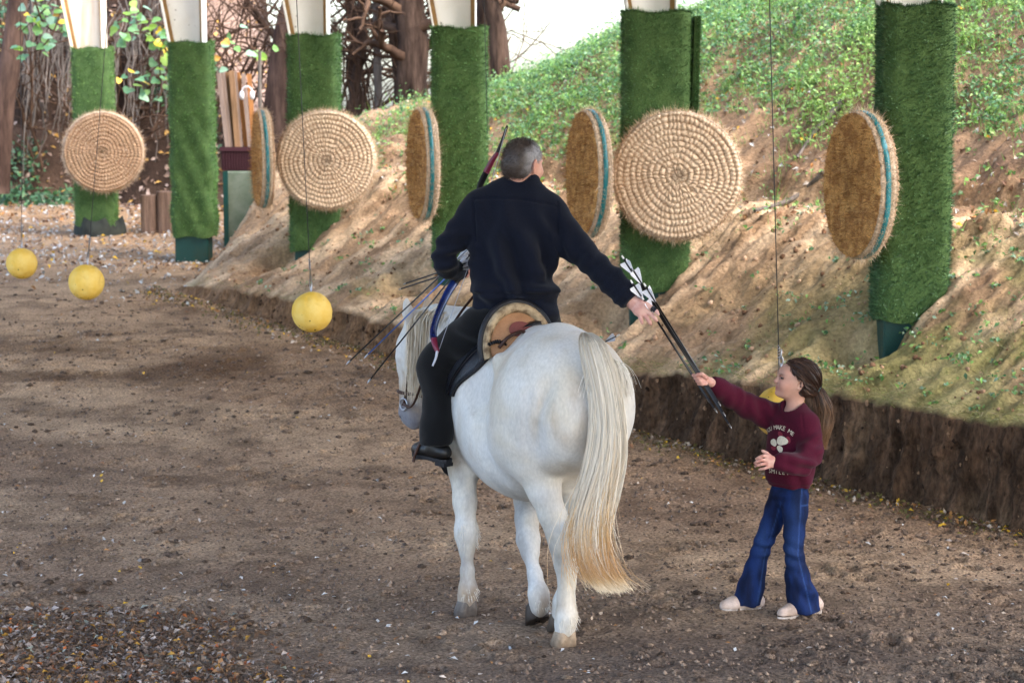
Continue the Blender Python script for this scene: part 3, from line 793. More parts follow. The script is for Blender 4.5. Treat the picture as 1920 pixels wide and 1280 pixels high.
# stones, clods and litter on the bare slope
n = 5200
u_ = g.uniform(-3, 10.5, n); v_ = g.uniform(.15, 2.6, n)
X, Y = xy(u_, v_); Pp, Nn = drop(emb_bvh, X, Y)
k = ~np.isnan(Pp[:, 0]); Pp, Nn = Pp[k], Nn[k]; n = len(Pp)
r = g.gamma(1.4, .0045, n).clip(.003, .02)
Vc = ico[None] * (r[:, None] * g.uniform(.72, 1.3, (n, NI)))[..., None] + (Pp + Nn * r[:, None] * .3)[:, None]
Fc = (np.arange(n)[:, None, None] * NI + icf[None]).reshape(-1, 3)
cc = np.repeat(pick([(170, 138, 112), (140, 108, 84), (186, 156, 130), (110, 82, 62)], n, g), NI, 0)
stuff('slope_clods', mesh('slope_clods', Vc.reshape(-1, 3), Fc, True, cc), MT['earth'], 'loose crumbs of sandy earth on the embankment slope')

# hillside plants
GRN = [(84, 128, 58), (104, 150, 66), (66, 108, 56), (122, 160, 84), (92, 136, 88), (70, 112, 70), (136, 166, 96), (112, 146, 108)]
mb = MB()
n = 30000
u_ = g.uniform(-4.5, 11.5, n); v_ = g.uniform(1.6, 6.4, n)
dn = n2(u_, v_, .75, octv=4, seed=91)
rightbare = sstep(2.0, -.5, u_) * sstep(4.6, 3.6, v_) * .35
dens = sstep(-.36, .06, dn - rightbare) * sstep(2.45, 3.3, v_ + .45 * dn) + .05
k = g.random(n) < dens; u_, v_ = u_[k], v_[k]
X, Y = xy(u_, v_); Pp, Nn = drop(emb_bvh, X, Y)
k = ~np.isnan(Pp[:, 0]); Pp, Nn = Pp[k], Nn[k]; n = len(Pp)
reps = 5
Pq = np.repeat(Pp, reps, 0); Nq = np.repeat(Nn, reps, 0)
hgt = np.repeat(g.gamma(2.0, .05, n).clip(.02, .3), reps)
Pq = Pq + np.array([0, 0, 1.]) * (hgt * g.uniform(.25, 1, len(Pq)))[:, None] + g.normal(size=Pq.shape) * .035 * np.array([1, 1, .3])
Vv, Ff = leaves(Pq, Nq * .4 + np.array([-.15, -.45, .8]), g.uniform(.022, .062, len(Pq)), 92, tilt=.55, curl=.3, aspect=g.uniform(.35, .75, len(Pq)))
patch = n2(Pq[:, 0], Pq[:, 1], 1.1, octv=3, seed=95)[:, None]
cl = pick(GRN, len(Pq), g, .2) * (1 + .25 * patch)
yl = sstep(-.1, .5, n2(Pq[:, 0], Pq[:, 1], .6, octv=3, seed=96))[:, None]
cl = cl * (1 - .4 * yl) + lin((150, 176, 70)) * .4 * yl
mb.add(Vv, Ff, np.repeat(cl, 5, 0))
idx_ = g.integers(0, len(Pp), 70000)
Pb = Pp[idx_] + g.normal(size=(70000, 3)) * np.array([.06, .06, .015]); Nb = Nn[idx_]
Vb, Fb = blades(Pb, Nb * .35 + np.array([-.1, -.2, .9]), .085, .0032, .45, 89)
pb = n2(Pb[:, 0], Pb[:, 1], 1.1, octv=3, seed=95)[:, None]
mb.add(Vb, Fb, np.repeat(pick([(112, 152, 66), (134, 172, 84), (92, 134, 58), (150, 180, 104)], 70000, g, .2) * (1 + .3 * pb), 3, 0))
stuff('hillside_plants', mb.mesh('hillside_plants', smooth=False), MT['leafy'], 'low green weeds and creepers covering the hillside')
# litter on the hillside and the bench
n = 8500
u_ = g.uniform(-4, 13, n); v_ = g.uniform(1.7, 6.2, n)
X, Y = xy(u_, v_); Pp, Nn = drop(emb_bvh, X, Y)
k = ~np.isnan(Pp[:, 0]); Pp, Nn = Pp[k], Nn[k]; n = len(Pp)
Vv, Ff = leaves(Pp + Nn * .012, Nn, g.uniform(.025, .07, n), 93, tilt=.5, curl=.35)
stuff('hillside_litter', mesh('hillside_litter', Vv, Ff, False, np.repeat(pick(DRY * 2 + PALE + YEL[:1], n, g), 5, 0)), MT['litter'], 'dead leaves caught on the hillside and bench')
# sprigs on the bare slope
mb = MB()
n = 420
u_ = np.concatenate([g.uniform(-3, 1.6, 300), g.uniform(1.6, 8, 120)]); v_ = g.uniform(.12, 2.0, n)
X, Y = xy(u_, v_); Pp, Nn = drop(emb_bvh, X, Y); k = ~np.isnan(Pp[:, 0]); Pp, Nn = Pp[k], Nn[k]; n = len(Pp)
reps = 9
sp = np.repeat(g.gamma(2., .018, n).clip(.015, .09), reps)
Pq = np.repeat(Pp, reps, 0) + np.array([0, 0, 1.]) * (g.uniform(.1, 1.2, n * reps) * sp)[:, None] + g.normal(size=(n * reps, 3)) * (sp * .8)[:, None] * np.array([1, 1, .2])
Vv, Ff = leaves(Pq, np.broadcast_to(np.array([-.2, -.4, .8]), Pq.shape), g.uniform(.018, .05, len(Pq)), 94, tilt=.5)
mb.add(Vv, Ff, np.repeat(pick(GRN + [(150, 176, 150)], len(Pq), g, .2), 5, 0))
n = 6500
u_ = g.uniform(-3, 3.4, n); v_ = g.uniform(.07, 1.8, n); k = n2(u_, v_, 1.6, octv=3, seed=97) > -.02 + .14 * np.maximum(0, u_); u_, v_ = u_[k], v_[k]
X, Y = xy(u_, v_); Pp, Nn = drop(emb_bvh, X, Y); k = ~np.isnan(Pp[:, 0]); Pp, Nn = Pp[k], Nn[k]
Vb, Fb = blades(Pp, Nn * .5 + np.array([-.25, -.2, .6]), .034, .0018, .6, 98)
mb.add(Vb, Fb, np.repeat(pick([(128, 132, 78), (146, 148, 92), (112, 118, 66), (156, 144, 100)], len(Pp), g), 3, 0))
n = 5000
iu = g.integers(0, len(us), n); k = (us[iu] > -3.2) & (us[iu] < 9) & ((us[iu] < 2.2) | (g.random(n) < .25)); iu = iu[k]
Pl = GV[iu, kw + g.integers(0, 4, len(iu))] + g.normal(size=(len(iu), 3)) * .012
Vb, Fb = blades(Pl, np.broadcast_to(np.array([-.75, -.55, .25]), Pl.shape), .045, .002, .5, 88)
mb.add(Vb, Fb, np.repeat(pick([(118, 124, 66), (140, 140, 84), (100, 106, 58), (150, 132, 96)], len(Pl), g), 3, 0))
stuff('slope_sprigs', mb.mesh('slope_sprigs', smooth=False), MT['leafy'], 'small green sprigs and moss tufts on the bare slope')
# far bank growth and litter
mb = MB()
n = 9000
X = g.uniform(-11, -1.5, n); Y = g.uniform(26.1, 31, n)
dn = n2(X, Y, .8, octv=4, seed=99); k = (dn > .02) & (Y < 29.5) & (X < -4.2); X, Y = X[k], Y[k]
Pp, Nn = drop(bank_bvh, X, Y, 30); k = ~np.isnan(Pp[:, 0]); Pp = Pp[k]; n = len(Pp)
Pq = np.repeat(Pp, 4, 0) + g.normal(size=(n * 4, 3)) * .07 + np.array([0, 0, .08])
Vv, Ff = leaves(Pq, np.broadcast_to(np.array([0, -.6, .7]), Pq.shape), g.uniform(.05, .13, len(Pq)), 107, tilt=.6)
mb.add(Vv, Ff, np.repeat(pick([(64, 100, 62), (78, 120, 74), (54, 88, 60), (90, 130, 96)], len(Pq), g, .2), 5, 0))
stuff('bank_plants', mb.mesh('bank_plants', smooth=False), MT['leafy'], 'dark green undergrowth on the far bank')
n = 22000
X = g.uniform(-14, 3, n); Y = 25.6 + 13 * g.random(n) ** 1.3
Pp, Nn = drop(bank_bvh, X, Y, 40); k = ~np.isnan(Pp[:, 0]); Pp, Nn = Pp[k], Nn[k]; n = len(Pp)
Vv, Ff = leaves(Pp + Nn * .02, Nn, g.uniform(.04, .12, n), 108, tilt=.5, curl=.35)
stuff('bank_litter', mesh('bank_litter', Vv, Ff, False, np.repeat(pick([(150, 128, 114), (128, 106, 92), (176, 156, 144), (100, 78, 64), (190, 150, 80)], n, g), 5, 0)), MT['litter'], 'fallen leaves covering the slope behind the posts')

# ------------------------------------------------------------------ turf-wrapped steel posts
def rrect(w, d, r, n=10):
    pts = []
    for cx, cy, a0 in ((w / 2 - r, d / 2 - r, 0), (-w / 2 + r, d / 2 - r, 90), (-w / 2 + r, -d / 2 + r, 180), (w / 2 - r, -d / 2 + r, 270)):
        for k in range(n):
            a = math.radians(a0 + 90 * k / (n - 1)); pts.append((cx + r * math.cos(a), cy + r * math.sin(a)))
    p = np.array(pts)
    q = np.vstack([p, p[:1]]); s = np.concatenate([[0], np.cumsum(np.linalg.norm(np.diff(q, axis=0), axis=1))])
    t = np.linspace(0, s[-1], 97)[:-1]
    return np.stack([np.interp(t, s, q[:, 0]), np.interp(t, s, q[:, 1])], -1)
ZB = 1.0
ZTS = [3.14, 3.14, 3.14, 3.13, 3.165, 3.105]; ZT = 3.14
post_w = [.47, .47, .50, .48, .52, .47]
post_label = [
    'farthest green turf-wrapped steel post on bare ground at the far left',
    'green turf-wrapped post without a target, at the end of the earth mound',
    'green turf-wrapped post behind the second round straw target from the left',
    'green turf-wrapped post left of the rider, behind a side-on straw target',
    'green turf-wrapped post with a loose flap behind the largest round straw target',
    'nearest green turf-wrapped post at the right, rooted in the slope']
pile_cols = [[(84, 122, 56), (70, 106, 48), (106, 142, 72)], [(80, 122, 58), (66, 106, 50), (102, 142, 74)], [(70, 110, 58), (58, 94, 50), (94, 134, 76)],
             [(76, 118, 64), (62, 102, 54), (100, 140, 82)], [(72, 112, 62), (60, 96, 54), (98, 136, 82)], [(60, 98, 60), (48, 82, 50), (94, 128, 88)]]
def wrap_surface(i, w, d):
    sec = rrect(w, d, .085); m = len(sec)
    zs = np.linspace(ZB, ZT, 64)
    ctr = np.zeros_like(sec); nrm = sec / (np.linalg.norm(sec, axis=1, keepdims=True))
    S = np.repeat(sec[None], 64, 0); Zs = np.repeat(zs[:, None], m, 1)
    sag = .012 * fbm(np.stack([S[..., 0] * 4 + i * 9, S[..., 1] * 4, Zs * 1.3], -1), 3, 200 + i)
    sag += .006 * fbm(np.stack([S[..., 0] * 14 + i * 9, S[..., 1] * 14, Zs * 5], -1), 2, 210 + i)
    if i == 1:                                                   # loose cloth: drapes in diagonal folds
        sag += .013 * np.sin((S[..., 0] * 1.4 + Zs * .55) * 21) * sstep(2.9, 1.9, Zs)
    taper = 1 - .03 * (Zs - ZB) / (ZT - ZB) * (1 if i in (0,) else 0)
    XY = S * taper[..., None] + nrm[None] * sag[..., None]
    zz = Zs + .012 * np.sin(np.arange(m) * .31 + i)[None] * ((Zs < ZB + .03) | (Zs > ZT - .03))
    return np.concatenate([XY, zz[..., None]], -1)
for i, (px, py) in enumerate(POSTS):
    z0 = float(gz(px, py)); ZT = ZTS[i]
    root = thing('turf_wrapped_post', post_label[i], 'post', (px, py, z0), 'steel posts wrapped in artificial turf')
    og = np.array([0, 0, z0])
    S = wrap_surface(i, post_w[i], .42); nz, m = S.shape[:2]
    F = (np.arange(nz - 1)[:, None, None] * m + np.stack([np.arange(m), (np.arange(m) + 1) % m, (np.arange(m) + 1) % m + m, np.arange(m) + m], -1)[None]).reshape(-1, 4)
    inner = S[-1].copy(); inner[:, :2] *= .9; inner2 = inner.copy(); inner2[:, 2] -= .5
    Vw = np.concatenate([S.reshape(-1, 3), inner, inner2])
    b0 = (nz - 1) * m; j = np.arange(m); k2 = (j + 1) % m
    F = np.concatenate([F, np.stack([b0 + j, b0 + k2, nz * m + k2, nz * m + j], -1), np.stack([nz * m + j, nz * m + k2, nz * m + m + k2, nz * m + m + j], -1)])
    wr = obj('turf_wrap', mesh('turf_wrap', Vw - og, F), MT['turf'], root)
    nb = [9000, 9000, 13000, 15000, 21000, 30000][i]
    gg = np.random.default_rng(300 + i)
    a = gg.uniform(0, nz - 1.001, nb); b = gg.uniform(0, m, nb)
    top = gg.random(nb) < .06; a = np.where(top, nz - 1.001, a)
    a0 = a.astype(int); b0_ = b.astype(int) % m; fa = (a - a0)[:, None]; fb = (b - b.astype(int))[:, None]; b1 = (b0_ + 1) % m
    pt = (S[a0, b0_] * (1 - fa) * (1 - fb) + S[a0 + 1, b0_] * fa * (1 - fb) + S[a0, b1] * (1 - fa) * fb + S[a0 + 1, b1] * fa * fb)
    e = S[a0, b1] - S[a0, b0_]; nn = np.stack([e[:, 1], -e[:, 0], np.zeros(nb)], -1)
    nn /= np.linalg.norm(nn, axis=1, keepdims=True); sgn = np.sign((nn * pt * np.array([1, 1, 0])).sum(1))[:, None]; nn = nn * sgn + np.array([0, 0, .25])
    nn[top] += np.array([0, 0, 1.2])
    Vb, Fb = blades(pt, nn, .022, .0028 if i > 3 else .004, .45, 310 + i)
    cb = np.repeat(pick(pile_cols[i], nb, gg, .22), 3, 0)
    tag(obj('turf_pile', mesh('turf_pile', Vb - og, Fb, False, cb), MT['pile'], wr), kind='stuff')
    # H-column above the wrap: its left flange flares upward to the rafter
    x0, x1 = -.17, .15
    zt, zt2 = ZT - .35, 4.75
    ms = MT['cream_steel'] if i == 0 else MT['white_steel']
    fl = lambda z: x0 - .22 * max(0, z - ZT)
    def prism(xa0, xa1, xb0, xb1, ya, yb, za, zb_):
        V = [(xa0, ya, za), (xa1, ya, za), (xa1, yb, za), (xa0, yb, za), (xb0, ya, zb_), (xb1, ya, zb_), (xb1, yb, zb_), (xb0, yb, zb_)]
        return np.array(V) - og, box((0, 0, 0), (1, 1, 1))[1]
    cm = MB(); cm.add(*prism(x0 + .012, x1 - .012, fl(zt2) + .012, x1 - .012, -.007, .007, zt, zt2))
    colm = obj('steel_column', cm.mesh('steel_column', smooth=False, colored=False), ms, root)
    for (a_, b_, c_) in ((x0, fl(zt2), 1), (x1 - .012, x1 - .012, 0)):
        fm = MB(); fm.add(*prism(a_, a_ + .012, b_, b_ + .012, -.15, .15, zt, zt2))
        obj('flange', fm.mesh('flange', smooth=False, colored=False), ms, colm)
    for (a_, b_) in ((x0 + .0125, fl(zt2) + .0125), (x1 - .0485, x1 - .0485)):  # brown corner strips: dirty fillets, with the section's inner shade in their colour
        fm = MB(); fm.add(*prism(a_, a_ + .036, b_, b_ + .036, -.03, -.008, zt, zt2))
        obj('fillet_strip', fm.mesh('fillet_strip', smooth=False, colored=False), MT['dirt_shade'], colm)
    # painted foot of the column below the wrap
    fm = MB(); fm.add(*box((-.2, -.17, z0 - .6), (.17, .17, ZB + .25)))
    V_ = fm.V[0]; fm.V[0] = V_ - og
    ft = obj('column_foot', fm.mesh('column_foot', smooth=False, colored=False), MT['teal_steel'] if i else MT['black_felt'], root)
    bv = ft.modifiers.new('bevel', 'BEVEL'); bv.width = .015; bv.segments = 2
    if i == 0:
        th_ = np.linspace(0, 2 * np.pi, 60)
        ring = np.stack([.30 * np.cos(th_) ** 1 * (1 + .12 * np.sin(3 * th_)), .27 * np.sin(th_), np.zeros(60)], -1)
        bm_ = MB()
        for zz_, s_ in ((-.02, 1.0), (.08, 1.02), (.16, .94)):
            pass
        rows = np.stack([ring * s_ + np.array([.02, 0, zz_]) + np.stack([0 * th_, 0 * th_, .03 * np.sin(5 * th_) * (zz_ > .1)], -1) for zz_, s_ in ((-.1, 1.0), (.02, 1.03), (.10, 1.0), (.19, .9))])
        Vf = rows.reshape(-1, 3); bm_.add(Vf, grid_faces(4, 60)[:, ::-1])
        obj('felt_skirt', bm_.mesh('felt_skirt', colored=False), MT['black_felt'], root)
    if i in (4,):
        # free edge of the wrap standing off at the right
        zs_ = np.linspace(1.75, ZT - .03, 40)
        x_ = post_w[i] / 2 + .012 + .02 * np.sin(zs_ * 2.1) * .5
        mbf = MB()
        for (xa, xb, ya, yb) in ((.008, .055, -.16, .1),):
            Vf = np.concatenate([np.stack([x_ + xa, 0 * zs_ + ya, zs_], -1), np.stack([x_ + xb, 0 * zs_ + ya - .02, zs_], -1), np.stack([x_ + xb, 0 * zs_ + yb, zs_], -1), np.stack([x_ + xa, 0 * zs_ + yb, zs_], -1)])
            n_ = len(zs_); ff = []
            for q_ in range(4):
                q2 = (q_ + 1) % 4; jj = np.arange(n_ - 1)
                ff.append(np.stack([q_ * n_ + jj, q2 * n_ + jj, q2 * n_ + jj + 1, q_ * n_ + jj + 1], -1))
            mbf.add(Vf, np.concatenate(ff))
            mbf.add(*box((x_[-1] + xa, ya, zs_[-1] - .002), (x_[-1] + xb, yb, zs_[-1])))
        fo = obj('turf_flap', mbf.mesh('turf_flap', origin=og, colored=False, smooth=False), MT['turf'], root)
        nb2 = 3000; zz_ = gg.uniform(1.75, ZT - .03, nb2); yy_ = gg.uniform(-.18, .1, nb2)
        xx_ = np.interp(zz_, zs_, x_) + .055
        fr = gg.random(nb2) < .5
        pt = np.stack([np.where(fr, xx_ - gg.uniform(0, .03, nb2), xx_), np.where(fr, -.17, yy_), zz_], -1)
        nn = np.where(fr[:, None], np.array([.2, -1, .2]), np.array([1, -.2, .2]))
        Vb, Fb = blades(pt - og, nn, .02, .003, .4, 77)
        tag(obj('turf_pile', mesh('turf_pile', Vb, Fb, False, np.repeat(pick(pile_cols[i], nb2, gg), 3, 0)), MT['pile'], fo), kind='stuff')

# ------------------------------------------------------------------ straw targets
STRAW = [(218, 194, 164), (204, 176, 142), (230, 210, 186), (188, 154, 118)]
TR = .485
def target_meshes(seed):
    g = np.random.default_rng(seed)
    turns, nr, na = 10.5, 118, 420
    rr = np.linspace(.0, TR, nr); aa = np.linspace(0, 2 * np.pi, na, endpoint=False)
    R, A = np.meshgrid(rr, aa, indexing='ij')
    pitch = TR / turns
    wob = .30 * noise(np.stack([np.cos(A) * 2.2, np.sin(A) * 2.2, R * 6], -1), seed) + .10 * noise(np.stack([np.cos(A) * 7, np.sin(A) * 7, R * 14], -1), seed + 1)
    ph = R / pitch - A / (2 * np.pi) + wob
    coil = np.abs(np.sin(np.pi * ph)) ** .6
    arc = (np.floor(ph) + .5 + A / (2 * np.pi)) * pitch * A
    bead_n = np.maximum(6, np.round(2 * np.pi * (np.floor(ph) + 1) * pitch / .034))
    bead = np.abs(np.sin(.5 * A * bead_n + 2.4 * np.floor(ph) + 1.6 * noise(np.stack([A * 5, R * 20, R * 0], -1), seed + 6))) ** .7
    fray = .35 + 1.1 * (.5 + .5 * fbm(np.stack([R * np.cos(A) * 7, R * np.sin(A) * 7, R * 0 + 9], -1), 3, seed + 9))
    hgt = .012 * coil + .018 * fray * bead * (.4 + .6 * coil) + .007 * fbm(np.stack([R * np.cos(A) * 28, R * np.sin(A) * 28, R * 0], -1), 3, seed + 2)
    hgt -= .016 * np.exp(-(R / .035) ** 2)
    wear = .5 + .5 * fbm(np.stack([R * np.cos(A) * 5, R * np.sin(A) * 5, R * 0 + 3], -1), 4, seed + 3)
    hgt *= (.55 + .6 * wear)
    th = .055
    edge = np.clip((TR - R) / .02, 0, 1) ** .5
    z = th * (.72 + .28 * edge) + hgt
    lit = np.clip(.10 + .25 * coil + .75 * bead * (.5 + .5 * coil) + .5 * (wear - .5), 0, 1)[..., None]
    c = lin((150, 112, 80)) * (1 - lit) + lin((220, 197, 170)) * lit
    c = c * (1 + .12 * g.normal(size=(nr, na, 1)))
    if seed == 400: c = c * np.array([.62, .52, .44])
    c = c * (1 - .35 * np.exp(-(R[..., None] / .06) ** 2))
    top = np.stack([R * np.cos(A), R * np.sin(A), z], -1)
    nb = 9
    rimz = np.linspace(th * .72 + hgt[-1].mean(), -th, nb)[:, None] + 0 * aa[None]
    rimb = np.abs(np.sin(np.linspace(0, np.pi * 3, nb)))[:, None]
    rimr = TR * (1 + .006 * noise(np.stack([np.cos(aa) * 3, np.sin(aa) * 3, aa * 0], -1), seed + 8))[None] + .012 * rimb * (.6 + .4 * np.abs(np.sin(aa * 52))[None]) + .004 * g.normal(size=(nb, na))
    rim = np.stack([rimr * np.cos(aa), rimr * np.sin(aa), rimz], -1)
    rc = np.broadcast_to(lin((214, 190, 164)), (nb, na, 3)) * (1 + .14 * g.normal(size=(nb, na, 1))) * (.65 + .35 * rimb)[..., None]
    # reverse face: chopped straw ends, brown
    nr2 = 60; r2 = np.linspace(TR, 0, nr2)
    R2, A2 = np.meshgrid(r2, aa, indexing='ij')
    z2 = -th - .012 * np.clip((TR - R2) / .03, 0, 1) - .010 * fbm(np.stack([R2 * np.cos(A2) * 34, R2 * np.sin(A2) * 34, R2 * 0], -1), 3, seed + 4) - .006 * g.random((nr2, na))
    back = np.stack([R2 * np.cos(A2), R2 * np.sin(A2), z2], -1)
    bl = sstep(-.4, .4, fbm(np.stack([R2 * np.cos(A2) * 20, R2 * np.sin(A2) * 20, R2 * 0], -1), 3, seed + 5))[..., None]
    bc = (lin((204, 156, 94)) * bl + lin((156, 110, 62)) * (1 - bl)) * (1 + .14 * g.normal(size=(nr2, na, 1)))
    V = np.concatenate([top, rim, back]); C = np.concatenate([c, rc, bc])
    n, m = V.shape[:2]
    i = np.arange(n - 1)[:, None] * m; j = np.arange(m)[None]; k = (j + 1) % m
    F = np.stack([i + j, i + m + j, i + m + k, i + k], -1).reshape(-1, 4)
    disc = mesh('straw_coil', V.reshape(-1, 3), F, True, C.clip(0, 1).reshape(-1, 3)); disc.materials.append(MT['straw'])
    # loose fibres
    def fib(pt, nn, ln, wd, lean, pal, s_):
        Vb, Fb = blades(pt, nn, ln, wd, lean, s_)
        return Vb, Fb, np.repeat(pick(pal, len(pt), g), 3, 0)
    mb = MB()
    n1 = 3200; a = g.uniform(0, 2 * np.pi, n1); r = TR + .008
    zz = g.uniform(-th, th, n1)
    d = np.stack([np.cos(a), np.sin(a), 0 * a], -1)
    mb.add(*fib(d * r + np.stack([0 * a, 0 * a, zz], -1), d, .026, .0018, .8, STRAW, seed))
    n1 = 4200; a = g.uniform(0, 2 * np.pi, n1); r = TR * np.sqrt(g.random(n1))
    mb.add(*fib(np.stack([r * np.cos(a), r * np.sin(a), 0 * a - th - .012], -1), np.array([[0, 0, -1.]]).repeat(n1, 0), .022, .0022, 1.1, [(192, 144, 82), (158, 112, 60), (210, 166, 106), (128, 86, 44)], seed + 1))
    n1 = 2600; a = g.uniform(0, 2 * np.pi, n1); r = TR * np.sqrt(g.random(n1))
    mb.add(*fib(np.stack([r * np.cos(a), r * np.sin(a), 0 * a + th + .012], -1), np.array([[0, 0, 1.]]).repeat(n1, 0), .018, .0018, 1.2, STRAW, seed + 2))
    fibre = mb.mesh('straw_fibre', smooth=False); fibre.materials.append(MT['fibre'])
    # strap round the rim
    sa = np.linspace(0, 2 * np.pi, 160)
    rows = []
    for zz, rr_ in ((-.020, .012), (-.018, .019), (.014, .019), (.016, .012)):
        rows.append(np.stack([(TR + rr_ + .002 * np.sin(sa * 9)) * np.cos(sa), (TR + rr_ + .002 * np.sin(sa * 9)) * np.sin(sa), zz + .006 * np.sin(sa * 2 + 1)], -1))
    strap = mesh('strap', np.array(rows).reshape(-1, 3), grid_faces(4, 160)); strap.materials.append(MT['strap'])
    return disc, fibre, strap
TM = [target_meshes(400), target_meshes(440), target_meshes(480)]
def place_target(center, normal, spin, variant, label, group, s=1.0, strap=True):
    """the target's +Z (coiled face) looks along normal"""
    me = TM[variant]
    q = Vector(normal).to_track_quat('Z', 'Y')
    t = thing('straw_target', label, 'target', tuple(center), group)
    t.rotation_euler = (q @ __import__('mathutils').Quaternion((0, 0, 1), spin)).to_euler()
    t.scale = (s, s, s)
    d_ = obj('straw_coil', me[0], None, t)
    tag(obj('straw_fibre', me[1], None, d_), kind='stuff')
    if strap: obj('strap', me[2], None, t)
    return t
GF, GS = 'round straw targets facing the camera', 'straw targets turned side-on'
place_target(P(194, 285, 23.3), (.10, -1, -.02), 0.4, 0, 'brown coiled straw target on the farthest turf-wrapped post', GF, .97, False)
place_target(P(613, 300, 19.08), (.0, -1, 0), 1.7, 1, 'middle-sized round straw target facing the camera, behind the yellow ball by the mound', GF, .985, False)
place_target(P(1270, 330, 14.83), (-.06, -1, .03), 3.0, 2, 'largest round straw target facing the camera, just right of the rider', GF, 1.0, False)
a77 = math.radians(77)
nrm = (math.sin(a77), math.cos(a77), 0)                          # coiled face turned away to the right, chopped face towards the left
place_target(P(493, 298, 19.3), nrm, .3, 0, 'smallest side-on straw target, beside the maroon crate of wooden slats', GS, .97)
place_target(P(793, 308, 17.1), nrm, 1.2, 1, 'side-on straw target with teal strap on the post left of the rider', GS, .99)
place_target(P(1104, 326, 14.95), nrm, 2.2, 2, 'side-on straw target with teal strap, touching the largest round target', GS, .985)
place_target(P(1611, 347, 12.85), nrm, 4.0, 0, 'nearest side-on straw target with teal strap on the right-hand post', GS, .985)

# ------------------------------------------------------------------ roof of the hall (its posts and wires are in view; it shades the track)
def uvbox(u0, u1, v0, v1, z0, z1):
    V = []
    for z in (z0, z1):
        for u_, v_ in ((u0, v0), (u1, v0), (u1, v1), (u0, v1)):
            x_, y_ = xy(u_, v_); V.append((x_, y_, z))
    return np.array(V), box((0, 0, 0), (1, 1, 1))[1]
ROOF_Z = 4.75
RU0, RU1, RV0, RV1 = -14.0, 10.5, -7.6, 1.9
roof_o = np.array([*xy(0, 1.13), ROOF_Z])
roof = thing('track_roof', 'metal sheet roof over the riding track, carried by the posts', 'roof', tuple(roof_o))
mbr = MB(); mbr.add(*uvbox(RU0, RU1, RV0, RV1, ROOF_Z + .2, ROOF_Z + .26)); obj('roof_sheet', mbr.mesh('roof_sheet', origin=roof_o, smooth=False, colored=False), MT['roof_sheet'], roof)
for (pu, pv) in post_uv:
    mbr = MB(); mbr.add(*uvbox(pu - .08, pu + .08, RV0, RV1, ROOF_Z, ROOF_Z + .198)); obj('rafter', mbr.mesh('rafter', origin=roof_o, smooth=False, colored=False), MT['white_steel'], roof)

# ------------------------------------------------------------------ yellow balls on wires
def ball_mesh(seed, r):
    n, m = 44, 72
    th = np.linspace(0.02, np.pi - .02, n); ph = np.linspace(0, 2 * np.pi, m, endpoint=False)
    T, Ph = np.meshgrid(th, ph, indexing='ij')
    d = np.stack([np.sin(T) * np.cos(Ph), np.sin(T) * np.sin(Ph), np.cos(T)], -1)
    q = fbm(d * 2.2, 3, seed) * .02 + fbm(d * 9, 3, seed + 1) * .012
    bite = sstep(.52, .8, noise(d * 5.5, seed + 2)) * .06 + sstep(.5, .8, noise(d * 13, seed + 3)) * .05
    R = r * (1 + q - bite)
    V = d * R[..., None]
    i = np.arange(n - 1)[:, None] * m; j = np.arange(m)[None]; k = (j + 1) % m
    F = np.stack([i + j, i + m + j, i + m + k, i + k], -1).reshape(-1, 4)
    V = np.vstack([V.reshape(-1, 3), [0, 0, R[0].mean()], [0, 0, -R[-1].mean()]])
    j = np.arange(m); k = (j + 1) % m
    F3 = np.concatenate([np.stack([np.full(m, n * m), j, k], -1), np.stack([np.full(m, n * m + 1), (n - 1) * m + k, (n - 1) * m + j], -1)])
    return mesh('foam_ball', V, [F, F3])
def hang_ball(x, y, d, r, topx, label, seed, chain=False):
    c = P(x, y, d)
    t = thing('hanging_ball', label, 'ball', tuple(c), 'yellow practice balls on wires')
    b = obj('foam_ball', ball_mesh(seed, r), MT['foam'], t)
    top = P(topx, 0, d); sl = (top - c) / (top[2] - c[2])
    e = sl * (ROOF_Z - c[2])
    s0 = sl * (r * .9); s1 = sl * (r + .14)
    V_, F_ = tube([s1, (s1 + e) / 2, e], .0028, 5)
    obj('wire', mesh('wire', V_, F_), MT['wire'], t)
    mbx = MB()
    V_, F_ = tube([s0, s0 + np.array([.006, 0, .06]), s1 + np.array([0, 0, .01])], .0035, 5); mbx.add(V_, F_)
    V_, F_ = tube([s0 + np.array([.0, .01, 0]), s0 + np.array([-.008, .01, .05]), s1], .0035, 5); mbx.add(V_, F_)
    zz = np.linspace(0, 1, 40)
    hel = s1[None] + sl[None] * (zz[:, None] * .07) + np.stack([.006 * np.cos(zz * 30), .006 * np.sin(zz * 30), 0 * zz], -1)
    mbx.add(*tube(hel, .003, 5))
    obj('wire_loop', mbx.mesh('wire_loop', colored=False), MT['zinc'], t)
    if chain:
        for q in range(5):
            th = np.linspace(0, 2 * np.pi, 18)
            z0 = r + .0 + .036 * q
            lk = np.stack([.010 * np.cos(th) * (q % 2), .010 * np.cos(th) * ((q + 1) % 2), .024 * np.sin(th) + z0 + .02], -1)
            obj('chain_link', mesh('chain_link', *tube(lk, .0038, 6, up=(.3, .4, .2), cap=False)), MT['zinc'], t)
    return t
hang_ball(585, 585, 12.3, .131, 556, 'yellow foam ball hanging in front of the earth mound', 501)
hang_ball(162, 529, 14.1, .131, 204, 'yellow foam ball hanging below the farthest straw target', 511)
hang_ball(41, 494, 16.3, .131, 38, 'small yellow foam ball hanging at the left edge', 521)
hang_ball(1463, 772, 9.75, .134, 1443, 'yellow foam ball on a chain partly hidden behind the girl', 531, True)

